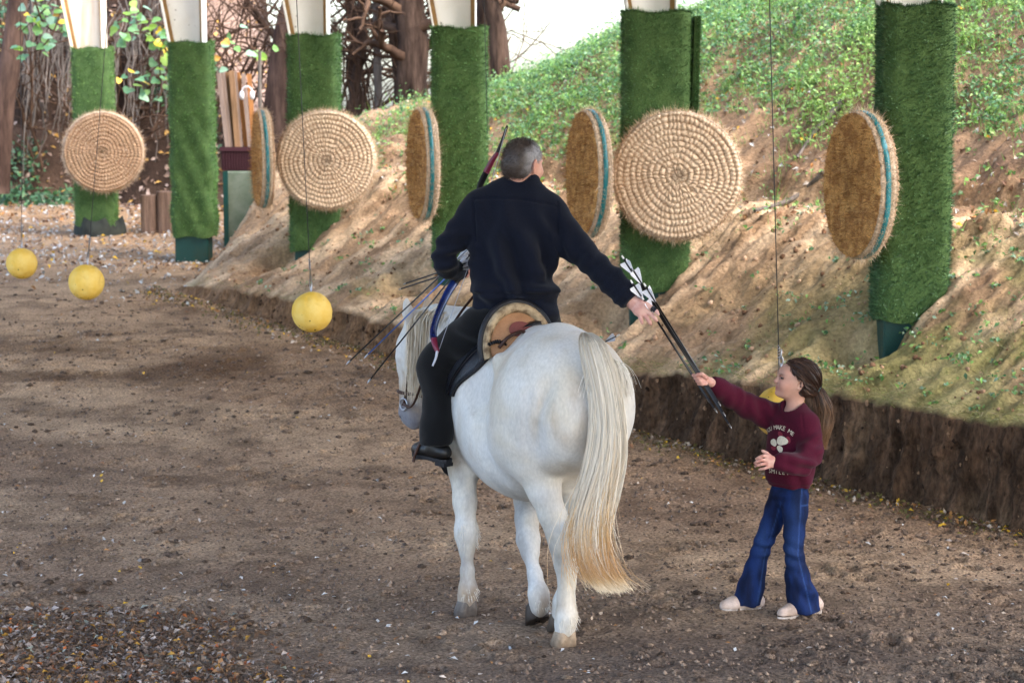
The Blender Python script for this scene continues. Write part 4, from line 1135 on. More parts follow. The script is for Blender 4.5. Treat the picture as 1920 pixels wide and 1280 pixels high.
# wire hanging in front of the fourth post
c0 = P(908, 0, 15.0); c1 = P(914, 250, 15.0)
t = thing('loose_wire', 'thin dark wire hanging in front of the post left of the rider', 'wire', tuple(c1))
sl = (c0 - c1) / (c0[2] - c1[2])
obj('strand', mesh('strand', *tube([[0, 0, 0], sl * .8, sl * (ROOF_Z - c1[2])], .0028, 5)), MT['wire'], t)

# ------------------------------------------------------------------ shed corner behind the second post: bin, crate, slats, logs
def gpt(x, d):
    X = (x - 960) / 3600 * d
    return np.array([X, d, float(gz(X, d))])
base = gpt(466, 22.6); base[2] -= .02
t = thing('storage_bin', 'grey green perforated bin under the maroon crate', 'bin', tuple(base))
mbx = MB(); V_, F_ = box((-.23, -.2, 0), (.25, .2, .90)); mbx.add(V_, F_)
bo = obj('bin_body', mbx.mesh('bin_body', smooth=False, colored=False), MT['bin'], t)
bo.modifiers.new('bevel', 'BEVEL').width = .02
for s_ in (-1, 1):
    mbx = MB(); mbx.add(*box((s_ * .24 - .028 + .01, -.232, 0), (s_ * .24 + .028 + .01, -.2015, .9)))
    obj('corner_post', mbx.mesh('corner_post', smooth=False, colored=False), MT['teal_steel'], t)
cb = base + np.array([-.08, 0, .905])
t = thing('ribbed_crate', 'maroon ribbed plastic crate holding the wooden slats', 'crate', tuple(cb))
W_, D_, H_ = .40, .34, .27
for nm, lo, hi in (('crate_side', (-W_ / 2, -D_ / 2, 0), (-W_ / 2 + .02, D_ / 2, H_)), ('crate_side', (W_ / 2 - .02, -D_ / 2, 0), (W_ / 2, D_ / 2, H_)),
                   ('crate_front', (-W_ / 2 + .0205, -D_ / 2, 0), (W_ / 2 - .0205, -D_ / 2 + .02, H_)), ('crate_back', (-W_ / 2 + .0205, D_ / 2 - .02, 0), (W_ / 2 - .0205, D_ / 2, H_)),
                   ('crate_floor', (-W_ / 2 + .021, -D_ / 2 + .021, .002), (W_ / 2 - .021, D_ / 2 - .021, .02)), ('crate_rim', (-W_ / 2 - .015, -D_ / 2 - .031, H_ - .045), (W_ / 2 + .015, -D_ / 2 - .003, H_ + .004))):
    mbx = MB(); mbx.add(*box(lo, hi)); obj(nm, mbx.mesh(nm, smooth=False, colored=False), MT['crate'], t)
for q in range(12):
    mbx = MB(); x_ = -W_ / 2 + .018 + q * (W_ - .05) / 11
    mbx.add(*box((x_, -D_ / 2 - .016, .004), (x_ + .016, -D_ / 2 - .001, H_ - .05))); obj('crate_rib', mbx.mesh('crate_rib', smooth=False, colored=False), MT['crate'], t)
slats = [(410, 137, 434, 272, 'wood_grey', .024, 'pale wooden slat leaning at the left end of the maroon crate'),
         (418, 136, 441, 272, 'wood_grey', .022, 'second wooden slat from the left in the maroon crate'),
         (426, 136, 447, 272, 'wood', .024, 'third wooden slat from the left in the maroon crate'),
         (434, 133, 452, 272, 'wood', .03, 'broad brown slat in the middle of the maroon crate'),
         (440, 135, 458, 272, 'wood_grey', .024, 'grey slat right of the broad brown slat in the crate'),
         (446, 136, 470, 280, 'wood_orange', .024, 'orange brown slat behind the white ear defenders'),
         (456, 138, 476, 280, 'wood_grey', .022, 'thin grey slat carrying the white ear defenders'),
         (467, 139, 483, 280, 'wood_orange', .026, 'orange slat at the right end of the maroon crate')]
for q, (x0, y0, x1, y1, mm, wd, lb) in enumerate(slats):
    dd = 22.5 + .03 * (q % 3)
    a = P(x1 - 4, y1 + 34, dd); b = P(x0, y0, dd + .05)
    ax = b - a; L_ = np.linalg.norm(ax); ax /= L_
    sx = np.cross(ax, (0, 1, 0)); sx /= np.linalg.norm(sx); sy = np.cross(sx, ax)
    Vb, Fb = box((-wd, -.012, 0), (wd, .012, L_))
    o = obj('wooden_slat', mesh('wooden_slat', Vb @ np.stack([sx, sy, ax]), Fb, False), MT[mm], None, tuple(a))
    tag(o, lb, 'slat', 'wooden slats standing in the crate')
e0 = P(463, 176, 22.38)
t = thing('ear_defenders', 'white ear defenders hung on the wooden slats', 'ear defenders', tuple(e0))
th = np.linspace(0, np.pi, 20)
obj('headband', mesh('headband', *tube(np.stack([.062 * np.cos(th), 0 * th, .01 + .075 * np.sin(th)], -1), .009, 8)), MT['plastic_white'], t)
for s_ in (-1, 1):
    V_, F_ = lathe([(.0, -.022), (.034, -.022), (.042, -.012), (.042, .01), (.03, .024), (0, .026)], 16)
    V_ = V_[:, [2, 1, 0]] * np.array([s_, 1, 1.2]) + np.array([s_ * .06, 0, -.02])
    obj('ear_cup', mesh('ear_cup', V_, F_), MT['plastic_white'], t)
for q, (x_, d_, h_, r_, lb) in enumerate(((279, 23.7, .46, .095, 'left of two short upright logs beside the second post'), (312, 23.75, .5, .11, 'right of two short upright logs beside the second post'))):
    b_ = gpt(x_, d_)
    th = np.linspace(0, 2 * np.pi, 20, endpoint=False)
    rr_ = r_ * (1 + .1 * np.sin(th * 2 + q) + .05 * np.sin(th * 5))
    rows = [np.stack([rr_ * s2 * np.cos(th), rr_ * s2 * np.sin(th), 0 * th + z_], -1) for z_, s2 in ((-.08, 1.04), (.1, 1.0), (.3, .98), (h_ - .01, .97), (h_, .9), (h_ + .004, .02))]
    rows = np.array(rows); n_ = len(rows)
    i_ = np.arange(n_ - 1)[:, None] * 20; j_ = np.arange(20)[None]; k_ = (j_ + 1) % 20
    o = obj('upright_log', mesh('upright_log', rows.reshape(-1, 3), np.stack([i_ + j_, i_ + k_, i_ + 20 + k_, i_ + 20 + j_], -1).reshape(-1, 4), False), MT['log'], None, tuple(b_))
    tag(o, lb, 'log', 'short logs set on end')

# ------------------------------------------------------------------ trees, thicket, vines
def bark_tube(path, r0, r1, seg=14, n=40, rough=.12, seed=0):
    p = catmull(path, n)
    V_, F_ = tube(p, np.linspace(r0, r1, n), seg)
    c = np.repeat(p, seg, 0)
    d_ = V_[:n * seg] - c
    k_ = 1 + rough * fbm(V_[:n * seg] * np.array([9, 9, 2.]), 3, seed)[:, None]
    V_[:n * seg] = c + d_ * k_
    return V_, F_
def branch(start, dir_, length, r, depth, g, out, curl=.25, kids=3):
    n = 7; p = [np.array(start, float)]; d_ = np.array(dir_, float); d_ /= np.linalg.norm(d_)
    for _ in range(n):
        d_ = d_ + g.normal(size=3) * curl * .5; d_ /= np.linalg.norm(d_)
        p.append(p[-1] + d_ * length / n)
    p = np.array(p)
    out.append((p, np.linspace(r, r * .45, n + 1)))
    if depth > 0:
        for _ in range(kids):
            k = g.integers(2, n)
            nd = d_ * .5 + g.normal(size=3) * .75 * np.array([1, .5, 1]); nd[2] = abs(nd[2]) * .7 + .1
            branch(p[k], nd, length * g.uniform(.45, .7), r * .5, depth - 1, g, out, curl, kids)
def px_tree(name, label, pts, d, r0, r1, mat, seed, branches=0, blen=1.2, group=None, sink=.5):
    path = [P(x, y, d) for x, y in pts]
    path[0] = path[0] - np.array([0, 0, sink])
    t = thing(name, label, 'tree', tuple(path[0]), group)
    V_, F_ = bark_tube(path, r0, r1, seed=seed)
    obj('trunk', mesh('trunk', V_ - path[0], F_), MT[mat], t)
    if branches:
        g = np.random.default_rng(seed); out = []
        pp = catmull(path, 30)
        for q in range(branches):
            k = g.integers(10, 30)
            branch(pp[k], g.normal(size=3) * np.array([1, .5, .5]) + np.array([0, 0, .5]), blen * g.uniform(.6, 1.2), r1 * .45, 2, g, out, .5)
        mbx = MB()
        for p_, r_ in out: mbx.add(*tube(p_, r_, 5))
        obj('crown', mbx.mesh('crown', origin=path[0], colored=False), MT['twig'], t)
    return t
TG = 'trees growing behind the posts'
px_tree('tree', 'leaning reddish trunk at the far left edge', [(-10, 290), (5, 200), (22, 100), (34, 0), (40, -120)], 25.5, .17, .11, 'bark_red', 601, 0, group=TG)
px_tree('tree', 'dark upright trunk at the left behind the leaning reddish one', [(52, 260), (50, 160), (52, 60), (50, -140)], 27.5, .2, .15, 'bark', 602, 3, group=TG)
px_tree('tree', 'brown trunk behind the farthest post', [(238, 250), (246, 140), (256, 40), (262, -130)], 27.5, .16, .12, 'bark', 603, 4, group=TG)
px_tree('tree', 'smooth brown trunk left of the third post, leaning right', [(514, 330), (520, 200), (530, 90), (548, 0), (570, -120)], 26.8, .19, .12, 'bark_red', 604, 3, group=TG)
px_tree('tree', 'slim straight grey trunk among the dark thicket', [(712, 260), (709, 170), (706, 60), (704, -100)], 26.0, .055, .05, 'bark_grey', 605, 0, group=TG)
px_tree('tree', 'twisted dark trunk left of the slim grey one', [(690, 260), (672, 200), (660, 130), (668, 70), (655, 0), (660, -120)], 26.6, .11, .06, 'bark', 606, 16, 1.5, group=TG)
px_tree('tree', 'dark trunk rising at the left of the thicket beside the third post', [(655, 250), (665, 170), (678, 90), (676, 20), (690, -120)], 26.2, .08, .05, 'bark', 607, 16, 1.4, group=TG)
px_tree('tree', 'stout gnarled trunk just left of the fourth post', [(768, 240), (772, 150), (776, 80), (768, 10), (772, -140)], 25.2, .21, .19, 'bark', 608, 12, 1.3, group=TG)
px_tree('tree', 'second gnarled trunk leaning against the stout one', [(736, 240), (750, 170), (742, 90), (730, 10), (716, -120)], 25.9, .10, .06, 'bark', 609, 14, 1.4, group=TG)
px_tree('tree', 'trunk on the hill crest just right of the fourth post', [(944, 130), (932, 60), (918, 0), (900, -120)], 24.0, .13, .09, 'bark', 610, 3, .8, group=TG)
px_tree('tree', 'thin dark trunk on the hill crest beside the fourth post', [(912, 130), (905, 60), (908, 0), (904, -120)], 24.4, .13, .09, 'bark', 611, 0, group=TG)
# bare scrub: each bush is a thing of many twigs
def scrub(px, d, n, spread, hgt, seed, label, lean=0):
    b_ = P(px, 240, d); z = bank_bvh.ray_cast(Vector((b_[0], b_[1], 30)), Vector((0, 0, -1)))[0]
    b_[2] = z.z if z else float(gz(b_[0], b_[1]))
    g = np.random.default_rng(seed); out = []
    for q in range(n):
        s_ = np.array([g.normal() * spread, g.normal() * spread * .5, -.05])
        branch(s_, np.array([g.normal() * .35 + lean, g.normal() * .2, 1]), hgt * g.uniform(.6, 1.15), g.uniform(.012, .035), 2, g, out, .42, 3)
    t = thing('bare_shrub', label, 'shrub', tuple(b_), 'leafless shrubs behind the posts')
    mbx = MB()
    for p_, r_ in out: mbx.add(*tube(p_, r_, 4, cap=False))
    obj('twigs', mbx.mesh('twigs', colored=False), MT['twig'], t)
scrub(120, 27.0, 16, .5, 2.4, 621, 'tangle of bare stems at the left of the farthest post')
scrub(270, 27.3, 16, .45, 2.2, 622, 'bare stems between the first and second posts')
scrub(440, 27.4, 18, .55, 2.6, 623, 'pale leafless bush behind the maroon crate')
scrub(655, 27.0, 14, .3, 2.6, 624, 'dense bare bush just right of the third post')
scrub(735, 26.6, 16, .35, 2.8, 625, 'dense bare bush against the gnarled trunks')
# roots hanging over the bare face of the bank
def hanging_roots(px0, px1, n, seed, label):
    g = np.random.default_rng(seed); mbx = MB(); o_ = None
    for q in range(n):
        x_ = g.uniform(px0, px1); d_ = g.uniform(26.6, 27.6)
        top = P(x_, g.uniform(-60, 90), d_); L_ = g.uniform(.6, 1.9)
        pts = [top]
        for k in range(6): pts.append(pts[-1] + np.array([g.normal() * .05, -.05 - .04 * g.random(), -L_ / 6]))
        if o_ is None: o_ = pts[0]
        mbx.add(*tube(np.array(pts), np.linspace(g.uniform(.010, .024), .004, 7), 4, cap=False))
    t = thing('hanging_roots', label, 'roots', tuple(o_), 'roots hanging down the far bank')
    obj('root_strands', mbx.mesh('root_strands', origin=o_, colored=False), MT['bark_grey'], t)
hanging_roots(40, 150, 80, 661, 'curtain of grey roots hanging left of the farthest post')
hanging_roots(215, 330, 60, 662, 'curtain of grey roots hanging between the first two posts')
# climbers with large leaves
def leaf_mesh(seed):
    th = np.linspace(0, 2 * np.pi, 11)[:-1]
    g = np.random.default_rng(seed)
    r = .5 + .10 * np.cos(3 * th) + .05 * g.normal(size=10)
    V_ = np.stack([r * np.cos(th) * 1.1, r * np.sin(th), .10 * np.abs(np.sin(th)) - .10 * (r * np.cos(th)) ** 2], -1)
    V_ = np.vstack([V_, [0, 0, 0]])
    j = np.arange(10)
    return V_, np.stack([j, (j + 1) % 10, np.full(10, 10)], -1)
LEAFM = []
for q, c_ in enumerate([(104, 150, 104), (128, 164, 60), (112, 156, 84), (216, 184, 50), (214, 160, 70), (134, 168, 140)]):
    V_, F_ = leaf_mesh(630 + q); me = mesh('leaf', V_, F_, False, np.broadcast_to(lin(c_), (len(V_), 3))); me.materials.append(MT['leafy']); LEAFM.append(me)
def climber(label, stems, d, n, seed, spread=26):
    p0 = P(*stems[0][0], d)
    t = thing('climbing_vine', label, 'vine', tuple(p0), 'leafy climbers hanging at the left')
    g = np.random.default_rng(seed); mbx = MB(); paths = []
    for s_ in stems:
        pp = catmull([P(x, y, d + g.normal() * .1) for x, y in s_], 24); paths.append(pp)
        mbx.add(*tube(pp, np.linspace(.014, .006, 24), 5))
    obj('stem', mbx.mesh('stem', origin=p0, colored=False), MT['twig'], t)
    for q in range(n):
        pp = paths[g.integers(0, len(paths))]; c_ = pp[g.integers(2, 24)] + g.normal(size=3) * np.array([.10, .10, .08]) - p0
        o = obj('leaf', LEAFM[g.choice(6, p=[.26, .22, .24, .08, .05, .15])], None, t, tuple(c_))
        s_ = g.uniform(.075, .14); o.scale = (s_, s_, s_)
        o.rotation_euler = (math.radians(g.uniform(15, 80)), g.normal() * .4, g.uniform(-1, 1))
climber('pale green leafy climber at the top left corner', [[(110, -30), (90, 10), (60, 40), (40, 60)], [(120, 0), (100, 60), (70, 95), (36, 98)], [(60, -20), (80, 40), (110, 60), (134, 30)]], 24.8, 62, 641)
climber('yellow green climber between the first and second posts', [[(330, 130), (300, 80), (260, 60), (215, 70)], [(325, 60), (290, 40), (240, 30), (212, 20)], [(330, 60), (310, 110), (270, 140), (225, 150)], [(330, 30), (300, 100), (300, 180), (250, 190)]], 24.6, 84, 642)
climber('small yellow leafed climber above the maroon crate', [[(410, 130), (440, 110), (470, 92), (482, 100)], [(405, 125), (430, 90), (460, 80), (500, 118)]], 24.4, 14, 643)
# spotted slim stem beside the crate
t = px_tree('tree', 'slim pale spotted stem behind the maroon crate', [(491, 330), (489, 240), (487, 160), (487, 95)], 23.4, .032, .02, 'bark_grey', 612, 0, group=TG)
# big dead roots and branches lying on the hillside
for q, (a, b, c_, lb) in enumerate((((1545, 330), (1490, 375), (1415, 400), 'bare root lying on the slope above the bench'), ((1580, 195), (1530, 250), (1495, 300), 'thin dead branch on the hillside beside the nearest target'))):
    pts = []
    for (x_, y_) in (a, b, c_):
        o_ = Vector((0, 0, CAM_H)); dr = Vector(P(x_, y_, 10)) - o_
        h_ = emb_bvh.ray_cast(o_, dr.normalized())[0]
        pts.append(np.array(h_) if h_ else P(x_, y_, 16))
    V_, F_ = bark_tube([p_ + np.array([0, 0, .02]) for p_ in pts], .03, .012, 8, 24, .2, 650 + q)
    o = obj('dead_branch', mesh('dead_branch', V_ - pts[0], F_), MT['bark_grey'], None, tuple(pts[0])); tag(o, lb, 'branch', 'dead wood on the hillside')

# ------------------------------------------------------------------ the horse (local frame: x forward, y left, z up)
HO = np.array([0.395, 8.355, 0.0]); HYAW = math.radians(116.5)
hx = np.array([math.cos(HYAW), math.sin(HYAW), 0]); hy = np.array([-math.sin(HYAW), math.cos(HYAW), 0])
def to_h(p):
    p = np.asarray(p, float) - HO
    return np.stack([p @ hx, p @ hy, p[..., 2]], -1)
def from_h(p):
    p = np.asarray(p, float)
    return HO + p[..., :1] * hx + p[..., 1:2] * hy + p[..., 2:] * np.array([0, 0, 1.])
A = np.array
horse = thing('horse', 'white grey horse seen from behind, walking away with a rider', 'horse', tuple(HO), rz=HYAW)
fd = Field((-.22, -.45, -.02), (1.95, .47, 1.62), .0115)
YL = (0, 1, 0)
fd.ell((.80, 0, 1.0), (.48, .315, .385), .05)
fd.ell((.64, .01, .905), (.38, .295, .31), .08)
fd.ell((1.15, 0, 1.02), (.34, .24, .34), .10)
fd.ell((1.36, .0, 1.0), (.2, .2, .24), .10)
fd.ell((.36, .01, 1.14), (.40, .235, .285), .10)
fd.ell((.29, .11, 1.10), (.30, .16, .28), .14)
fd.ell((.29, -.055, 1.10), (.30, .16, .28), .14)
fd.ell((.16, .10, 1.06), (.17, .135, .21), .08)
fd.ell((.16, -.045, 1.06), (.17, .135, .21), .08)
fd.chain([((.42, 0, 1.37), .06), ((.7, 0, 1.34), .05), ((.95, 0, 1.33), .05), ((1.15, 0, 1.37), .06)], .12)   # topline
fd.ell((1.16, 0, 1.27), (.24, .085, .15), .10)
fd.seg((.055, 0, 1.31), (-.0, 0, 1.26), .055, .045, .06)                                                     # dock
fd.seg((.60, .335, 1.08), (.50, .30, .74), .025, .03, .09, op='sub')
fd.seg((.60, -.335, 1.08), (.52, -.30, .74), .025, .03, .09, op='sub')
fd.seg((.15, .29, 1.18), (.20, .275, .84), .012, .012, .08, op='sub')
fd.ell((.56, .235, 1.27), (.05, .03, .04), .07)                       # point of the hip
fd.ell((.66, .30, 1.17), (.09, .05, .12), .09, op='sub')               # hollow of the flank
fd.seg((.08, .235, 1.22), (.17, .27, .86), .02, .022, .07, op='sub')   # groove along the back of the thigh
fd.seg((.40, .345, 1.02), (.36, .285, .80), .012, .012, .06, op='sub')
# groove between the buttocks
fd.seg((.0, -.005, 1.22), (-.02, 0, .84), .02, .03, .07, op='sub')
# neck and head
fd.chain([((1.22, 0, 1.13), .22), ((1.36, .05, 1.25), .175), ((1.50, .125, 1.30), .13), ((1.585, .155, 1.30), .098)], .08, ((-.2, .98, 0), .62))
hp = A((1.62, .165, 1.325)); hf = A((.97, .24, 0)); hs_ = A((-.24, .97, 0)); hd = A((.06, .015, -1.0)); hd = hd / np.linalg.norm(hd)
H = lambda dn, f=0., s=0.: hp + hd * dn * .81 + hf * f * .95 + hs_ * s * .95
fl = (hs_, .74)
fd.chain([(H(0, .015), .078), (H(.14, .045), .092), (H(.26, .055), .078), (H(.40, .05), .062), (H(.50, .04), .062), (H(.575, .035), .056)], .04, fl)
fd.chain([(H(.06, -.05), .085), (H(.17, -.085), .095), (H(.27, -.07), .075), (H(.38, -.01), .05), (H(.55, -.005), .045), (H(.605, .01), .035)], .05, fl)
fd.ell(H(.56, .062), (.05, .055, .05), .03)
for s in (-1, 1):
    fd.ell(H(.20, .075, s * .058), (.024, .024, .026), .03)
    fd.seg(H(.55, .085, s * .030), H(.585, .075, s * .036), .012, .012, .012, op='sub')
    fd.chain([(H(-.02, -.005, s * .05), .034), (H(-.09, .01, s * .066), .033), (H(-.15, .018, s * .074), .02), (H(-.19, .02, s * .074), .007)], .02, (hf, .55))
# legs
LF, RF, LH, RH = A((.93, .205)), A((.615, -.02)), A((.21, .064)), A((.45, -.055))
def fl3(x, y, z, r): return ((x, y, z), r)
fd.chain([fl3(1.22, .16, 1.02, .14), fl3(1.10, .18, .84, .105), fl3(1.0, .205, .70, .070), fl3(.945, .225, .55, .053), fl3(.905, .236, .43, .047), fl3(.90, .237, .385, .046), fl3(.893, .239, .335, .033), fl3(.88, .242, .22, .029), fl3(.87, .244, .135, .042), fl3(.885, .245, .085, .036), fl3(.89, .245, .07, .035)], .035)
fd.chain([fl3(1.2, -.15, 1.0, .14), fl3(1.02, -.11, .80, .10), fl3(.86, -.06, .63, .068), fl3(.745, -.01, .47, .053), fl3(.70, .005, .385, .049), fl3(.67, .012, .34, .037), fl3(.60, .022, .245, .030), fl3(.548, .028, .165, .044), fl3(.53, .03, .115, .038), fl3(.535, .03, .09, .034)], .035)
fd.chain([fl3(.32, .12, 1.10, .20), fl3(.36, .16, .96, .165)], .14)
fd.chain([fl3(.36, .16, .96, .165), fl3(.315, .165, .85, .108), fl3(.27, .145, .72, .070), fl3(.238, .118, .61, .057), fl3(.215, .094, .525, .054), fl3(.205, .08, .46, .052), fl3(.205, .074, .39, .040), fl3(.205, .068, .23, .032), fl3(.20, .065, .145, .045), fl3(.215, .064, .09, .039), fl3(.22, .064, .075, .036)], .04)
fd.seg((.15, .085, .56), (.175, .085, .47), .028, .034, .03)
fd.seg((.30, .12, .64), (.155, .087, .55), .04, .022, .03)
fd.chain([fl3(.32, -.07, 1.10, .19), fl3(.44, -.12, .92, .155)], .14)
fd.chain([fl3(.44, -.12, .92, .155), fl3(.52, -.155, .80, .14), fl3(.45, -.12, .68, .092), fl3(.39, -.09, .585, .070), fl3(.335, -.065, .505, .058), fl3(.33, -.055, .45, .053), fl3(.345, -.047, .38, .040), fl3(.38, -.034, .24, .033), fl3(.395, -.027, .155, .046), fl3(.41, -.025, .10, .039), fl3(.418, -.025, .08, .036)], .04)
fd.seg((.27, -.063, .555), (.295, -.06, .47), .028, .034, .03)
# elbow, stifle fold, knees
fd.seg((1.0, .2, .78), (1.05, .175, .84), .045, .055, .05)
fd.ell((.91, .237, .415), (.05, .046, .06), .03)
fd.ell((.71, .004, .40), (.05, .046, .06), .03)
HV, HQ = fd.nets(2)
HN = normals(HV, HQ)
# flank and belly relief: ribs, stifle crease, veins
x, y, z = HV.T
belly = sstep(.80, .66, z) * sstep(.45, .6, x) * sstep(1.1, .95, x)
HV = HV + HN * (.006 * fbm(HV * 6, 3, 701) * sstep(.7, .9, z) + .004 * belly * fbm(HV * 16, 3, 702) + .0025 * np.sin(x * 46 + .6 * fbm(HV * 3, 2, 703)) * sstep(.6, .7, x) * sstep(1.05, .95, x) * sstep(.8, .95, z) * sstep(1.2, 1.1, z))[:, None]
x, y, z = HV.T
white = lin((201, 198, 191)); cream = lin((190, 176, 150)); grey = lin((150, 148, 146)); dirt = lin((150, 122, 88)); dk = lin((70, 68, 72))
n1 = fbm(HV * 4, 4, 711); n2_ = fbm(HV * np.array([9, 9, 4]), 4, 712); n3 = fbm(HV * 30, 3, 713)
def mixv(c, d_, w_): return c * (1 - w_[:, None]) + d_ * w_[:, None]
hc = np.tile(white, (len(HV), 1))
hc = mixv(hc, cream, .55 * sstep(-.25, .5, n1))
hc = mixv(hc, lin((186, 186, 188)), .3 * sstep(.0, .5, fbm(HV * 7, 4, 717)))
hc = mixv(hc, lin((168, 150, 122)), .22 * sstep(.1, .5, fbm(HV * np.array([16, 16, 6]), 4, 718)))
hc = mixv(hc, dirt, .75 * sstep(.6, .9, x) * sstep(.0, .4, n2_) * sstep(.6, .7, z))            # stain behind the girth
hc = mixv(hc, dirt, .35 * sstep(.05, .5, n2_) * sstep(.6, .3, x) * sstep(.9, 1.0, z))
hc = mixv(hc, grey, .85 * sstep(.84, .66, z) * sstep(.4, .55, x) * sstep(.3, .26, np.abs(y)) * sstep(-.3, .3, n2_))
hc = mixv(hc, lin((122, 116, 110)), .75 * sstep(-.1, .4, n2_) * np.exp(-((z - .46) / .09) ** 2) * (x < .7))       # hocks
hc = mixv(hc, dirt, .65 * sstep(-.2, .4, n2_) * np.exp(-((z - .13) / .06) ** 2))                  # fetlocks
hc = mixv(hc, dirt, .45 * sstep(-.1, .5, n2_) * sstep(.5, .1, z))
md = np.linalg.norm(HV - H(.58, .04), axis=1)
hc = mixv(hc, lin((96, 96, 106)), .85 * sstep(.16, .06, md + .03 * n3))
nd = np.minimum(np.linalg.norm(HV - H(.57, .08, .034), axis=1), np.linalg.norm(HV - H(.57, .08, -.034), axis=1))
hc = mixv(hc, dk, .9 * sstep(.03, .014, nd))
hc = mixv(hc, dk, sstep(.55, .75, n3) * sstep(.3, .7, fbm(HV * 7, 2, 715)) * .5)                  # fleabites
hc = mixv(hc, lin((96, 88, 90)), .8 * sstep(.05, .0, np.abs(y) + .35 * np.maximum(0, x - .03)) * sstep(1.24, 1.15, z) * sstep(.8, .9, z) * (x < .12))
hbody = obj('body', mesh('body', HV, HQ, True, hc.clip(0, 1)), MT['coat'], horse)
h_bvh = bvh_of(HV, HQ)
for s in (-1, 1):
    e_ = H(.205, .088, s * .063)
    th = np.linspace(0, np.pi, 9); V_, F_ = lathe(np.stack([.02 * np.sin(th), .02 * np.cos(th)], -1), 14); obj('eye', mesh('eye', V_ + e_, F_), MT['eye'], horse)
# hooves
def hoof(c, tip, label=None, hh=.08, r=.06, back=0.0, cols=((112, 104, 98), (70, 62, 56)), yaw=0.0):
    g = np.random.default_rng(int(abs(c[0]) * 1000)); n = 24; th = np.linspace(0, 2 * np.pi, n, endpoint=False)
    rows, cl = [], []
    for f, s in ((-.001, .2), (0, .96), (.04, 1.0), (.5, .90), (.92, .78), (1.0, .72), (1.02, .3)):
        rx = r * s * (1.12 + .12 * np.cos(th)) ; ry = r * s * .98
        notch = 1 - .22 * np.exp(-((np.abs(th) - np.pi) / .3) ** 2)
        rows.append(np.stack([rx * np.cos(th) * notch + (1 - f) * .022 - .01, ry * np.sin(th) * (1 - .1 * np.cos(th)), 0 * th + f * hh], -1))
        k = g.random(n)[:, None]; cl.append(lin(cols[0]) * (k * .4 + .6 * f) + lin(cols[1]) * (1 - (k * .4 + .6 * f)))
    V_ = np.array(rows).reshape(-1, 3)
    ct, s_ = math.cos(tip), math.sin(tip)
    piv = A((.05, 0, 0))
    q = V_ - piv; V_ = np.stack([q[:, 0] * ct + q[:, 2] * s_, q[:, 1], -q[:, 0] * s_ + q[:, 2] * ct], -1) + piv
    ca, sa = math.cos(yaw), math.sin(yaw); V_ = np.stack([V_[:, 0] * ca - V_[:, 1] * sa, V_[:, 0] * sa + V_[:, 1] * ca, V_[:, 2]], -1)
    V_ += A(c)
    i = np.arange(6)[:, None] * n; j = np.arange(n)[None]; k = (j + 1) % n
    o = obj('hoof', mesh('hoof', V_, np.stack([i + j, i + k, i + n + k, i + n + j], -1).reshape(-1, 4), True, np.array(cl).reshape(-1, 3)), MT['horn'], horse)
    if label: o['label'] = label
hoof((.893, .245, .0), 0)
hoof((.54, .03, .004), .62, 'dark hoof tipped up, its sole showing', cols=((70, 60, 52), (34, 26, 22)))
hoof((.225, .064, .0), 0, cols=((168, 148, 124), (110, 92, 76)))
hoof((.428, -.025, .0), .2, cols=((96, 80, 66), (42, 34, 28)))
# feathers behind the fetlocks and the left elbow
g = np.random.default_rng(720)
m = ((np.abs(z - .125) < .03) & (HN[:, 0] < -.5)) | ((np.abs(z - .40) < .06) & (x > .85) & (x < 1.0) & (HN[:, 0] < -.3))
ix = np.where(m)[0]; ix = g.choice(ix, min(200, len(ix)), replace=False)
b_ = HV[ix]; n_ = HN[ix]
t_ = np.linspace(0, 1, 5)[None, :, None]
pth = b_[:, None] + t_ * (n_[:, None] * .010 + A((-.004, 0, -.014)) * 1.0) * g.uniform(.6, 1.2, (len(ix), 1, 1)) + t_ ** 2 * A((0, 0, -.006))
V_, F_ = strands(pth, np.linspace(.0016, .0004, 5), seed=721)
tag(obj('leg_feather', mesh('leg_feather', V_, F_, True, np.broadcast_to(lin((214, 206, 192)), (len(V_), 3))), MT['hair'], hbody), kind='stuff')
# tail
tc = [(1100, 624, 8.42), (1112, 648, 8.30), (1130, 716, 8.25), (1139, 790, 8.23), (1134, 860, 8.22), (1118, 925, 8.21), (1106, 980, 8.20), (1107, 1030, 8.19), (1122, 1075, 8.17), (1146, 1106, 8.16)]
tpath = catmull([to_h(P(*p)) for p in tc], 22)
tw = np.interp(np.linspace(0, 1, 22), [0, .06, .18, .4, .6, .75, .88, 1], [.022, .045, .068, .080, .076, .060, .042, .012])
side_w = to_h(HO + A((1, 0, 0.))) ; back_w = to_h(HO + A((0, -1, 0.)))
nS = 5200
g = np.random.default_rng(730)
ra = np.sqrt(g.random(nS)) ; an = g.uniform(0, 2 * np.pi, nS)
lk = (26 * g.random(nS) ** 1.3).astype(int); lca = g.uniform(0, 2 * np.pi, 26); lcr = np.sqrt(g.random(26)) * .85
ox = .72 * ra * np.cos(an) + .5 * lcr[lk] * np.cos(lca[lk]); oy = .72 * ra * np.sin(an) + .5 * lcr[lk] * np.sin(lca[lk])
t_ = np.linspace(0, 1, 22)
wav = .013 * np.sin(t_[None] * g.uniform(5, 9, (nS, 1)) + g.uniform(0, 6.28, (nS, 1)) * .35 + lk[:, None]) + .032 * np.sin(t_[None] * (3 + (lk[:, None] % 5)) + lk[:, None] * 1.7) + (g.random((nS, 1)) < .10) * g.normal(size=(nS, 1)) * .06 * t_[None] + .018 * np.sin(t_[None] * (9 + (lk[:, None] % 4) * 2) + lk[:, None] * 2.3) * t_[None]
end = np.clip(1.02 - np.abs(g.normal(0, .16, nS)), .45, 1.04)
pth = np.empty((nS, 22, 3))
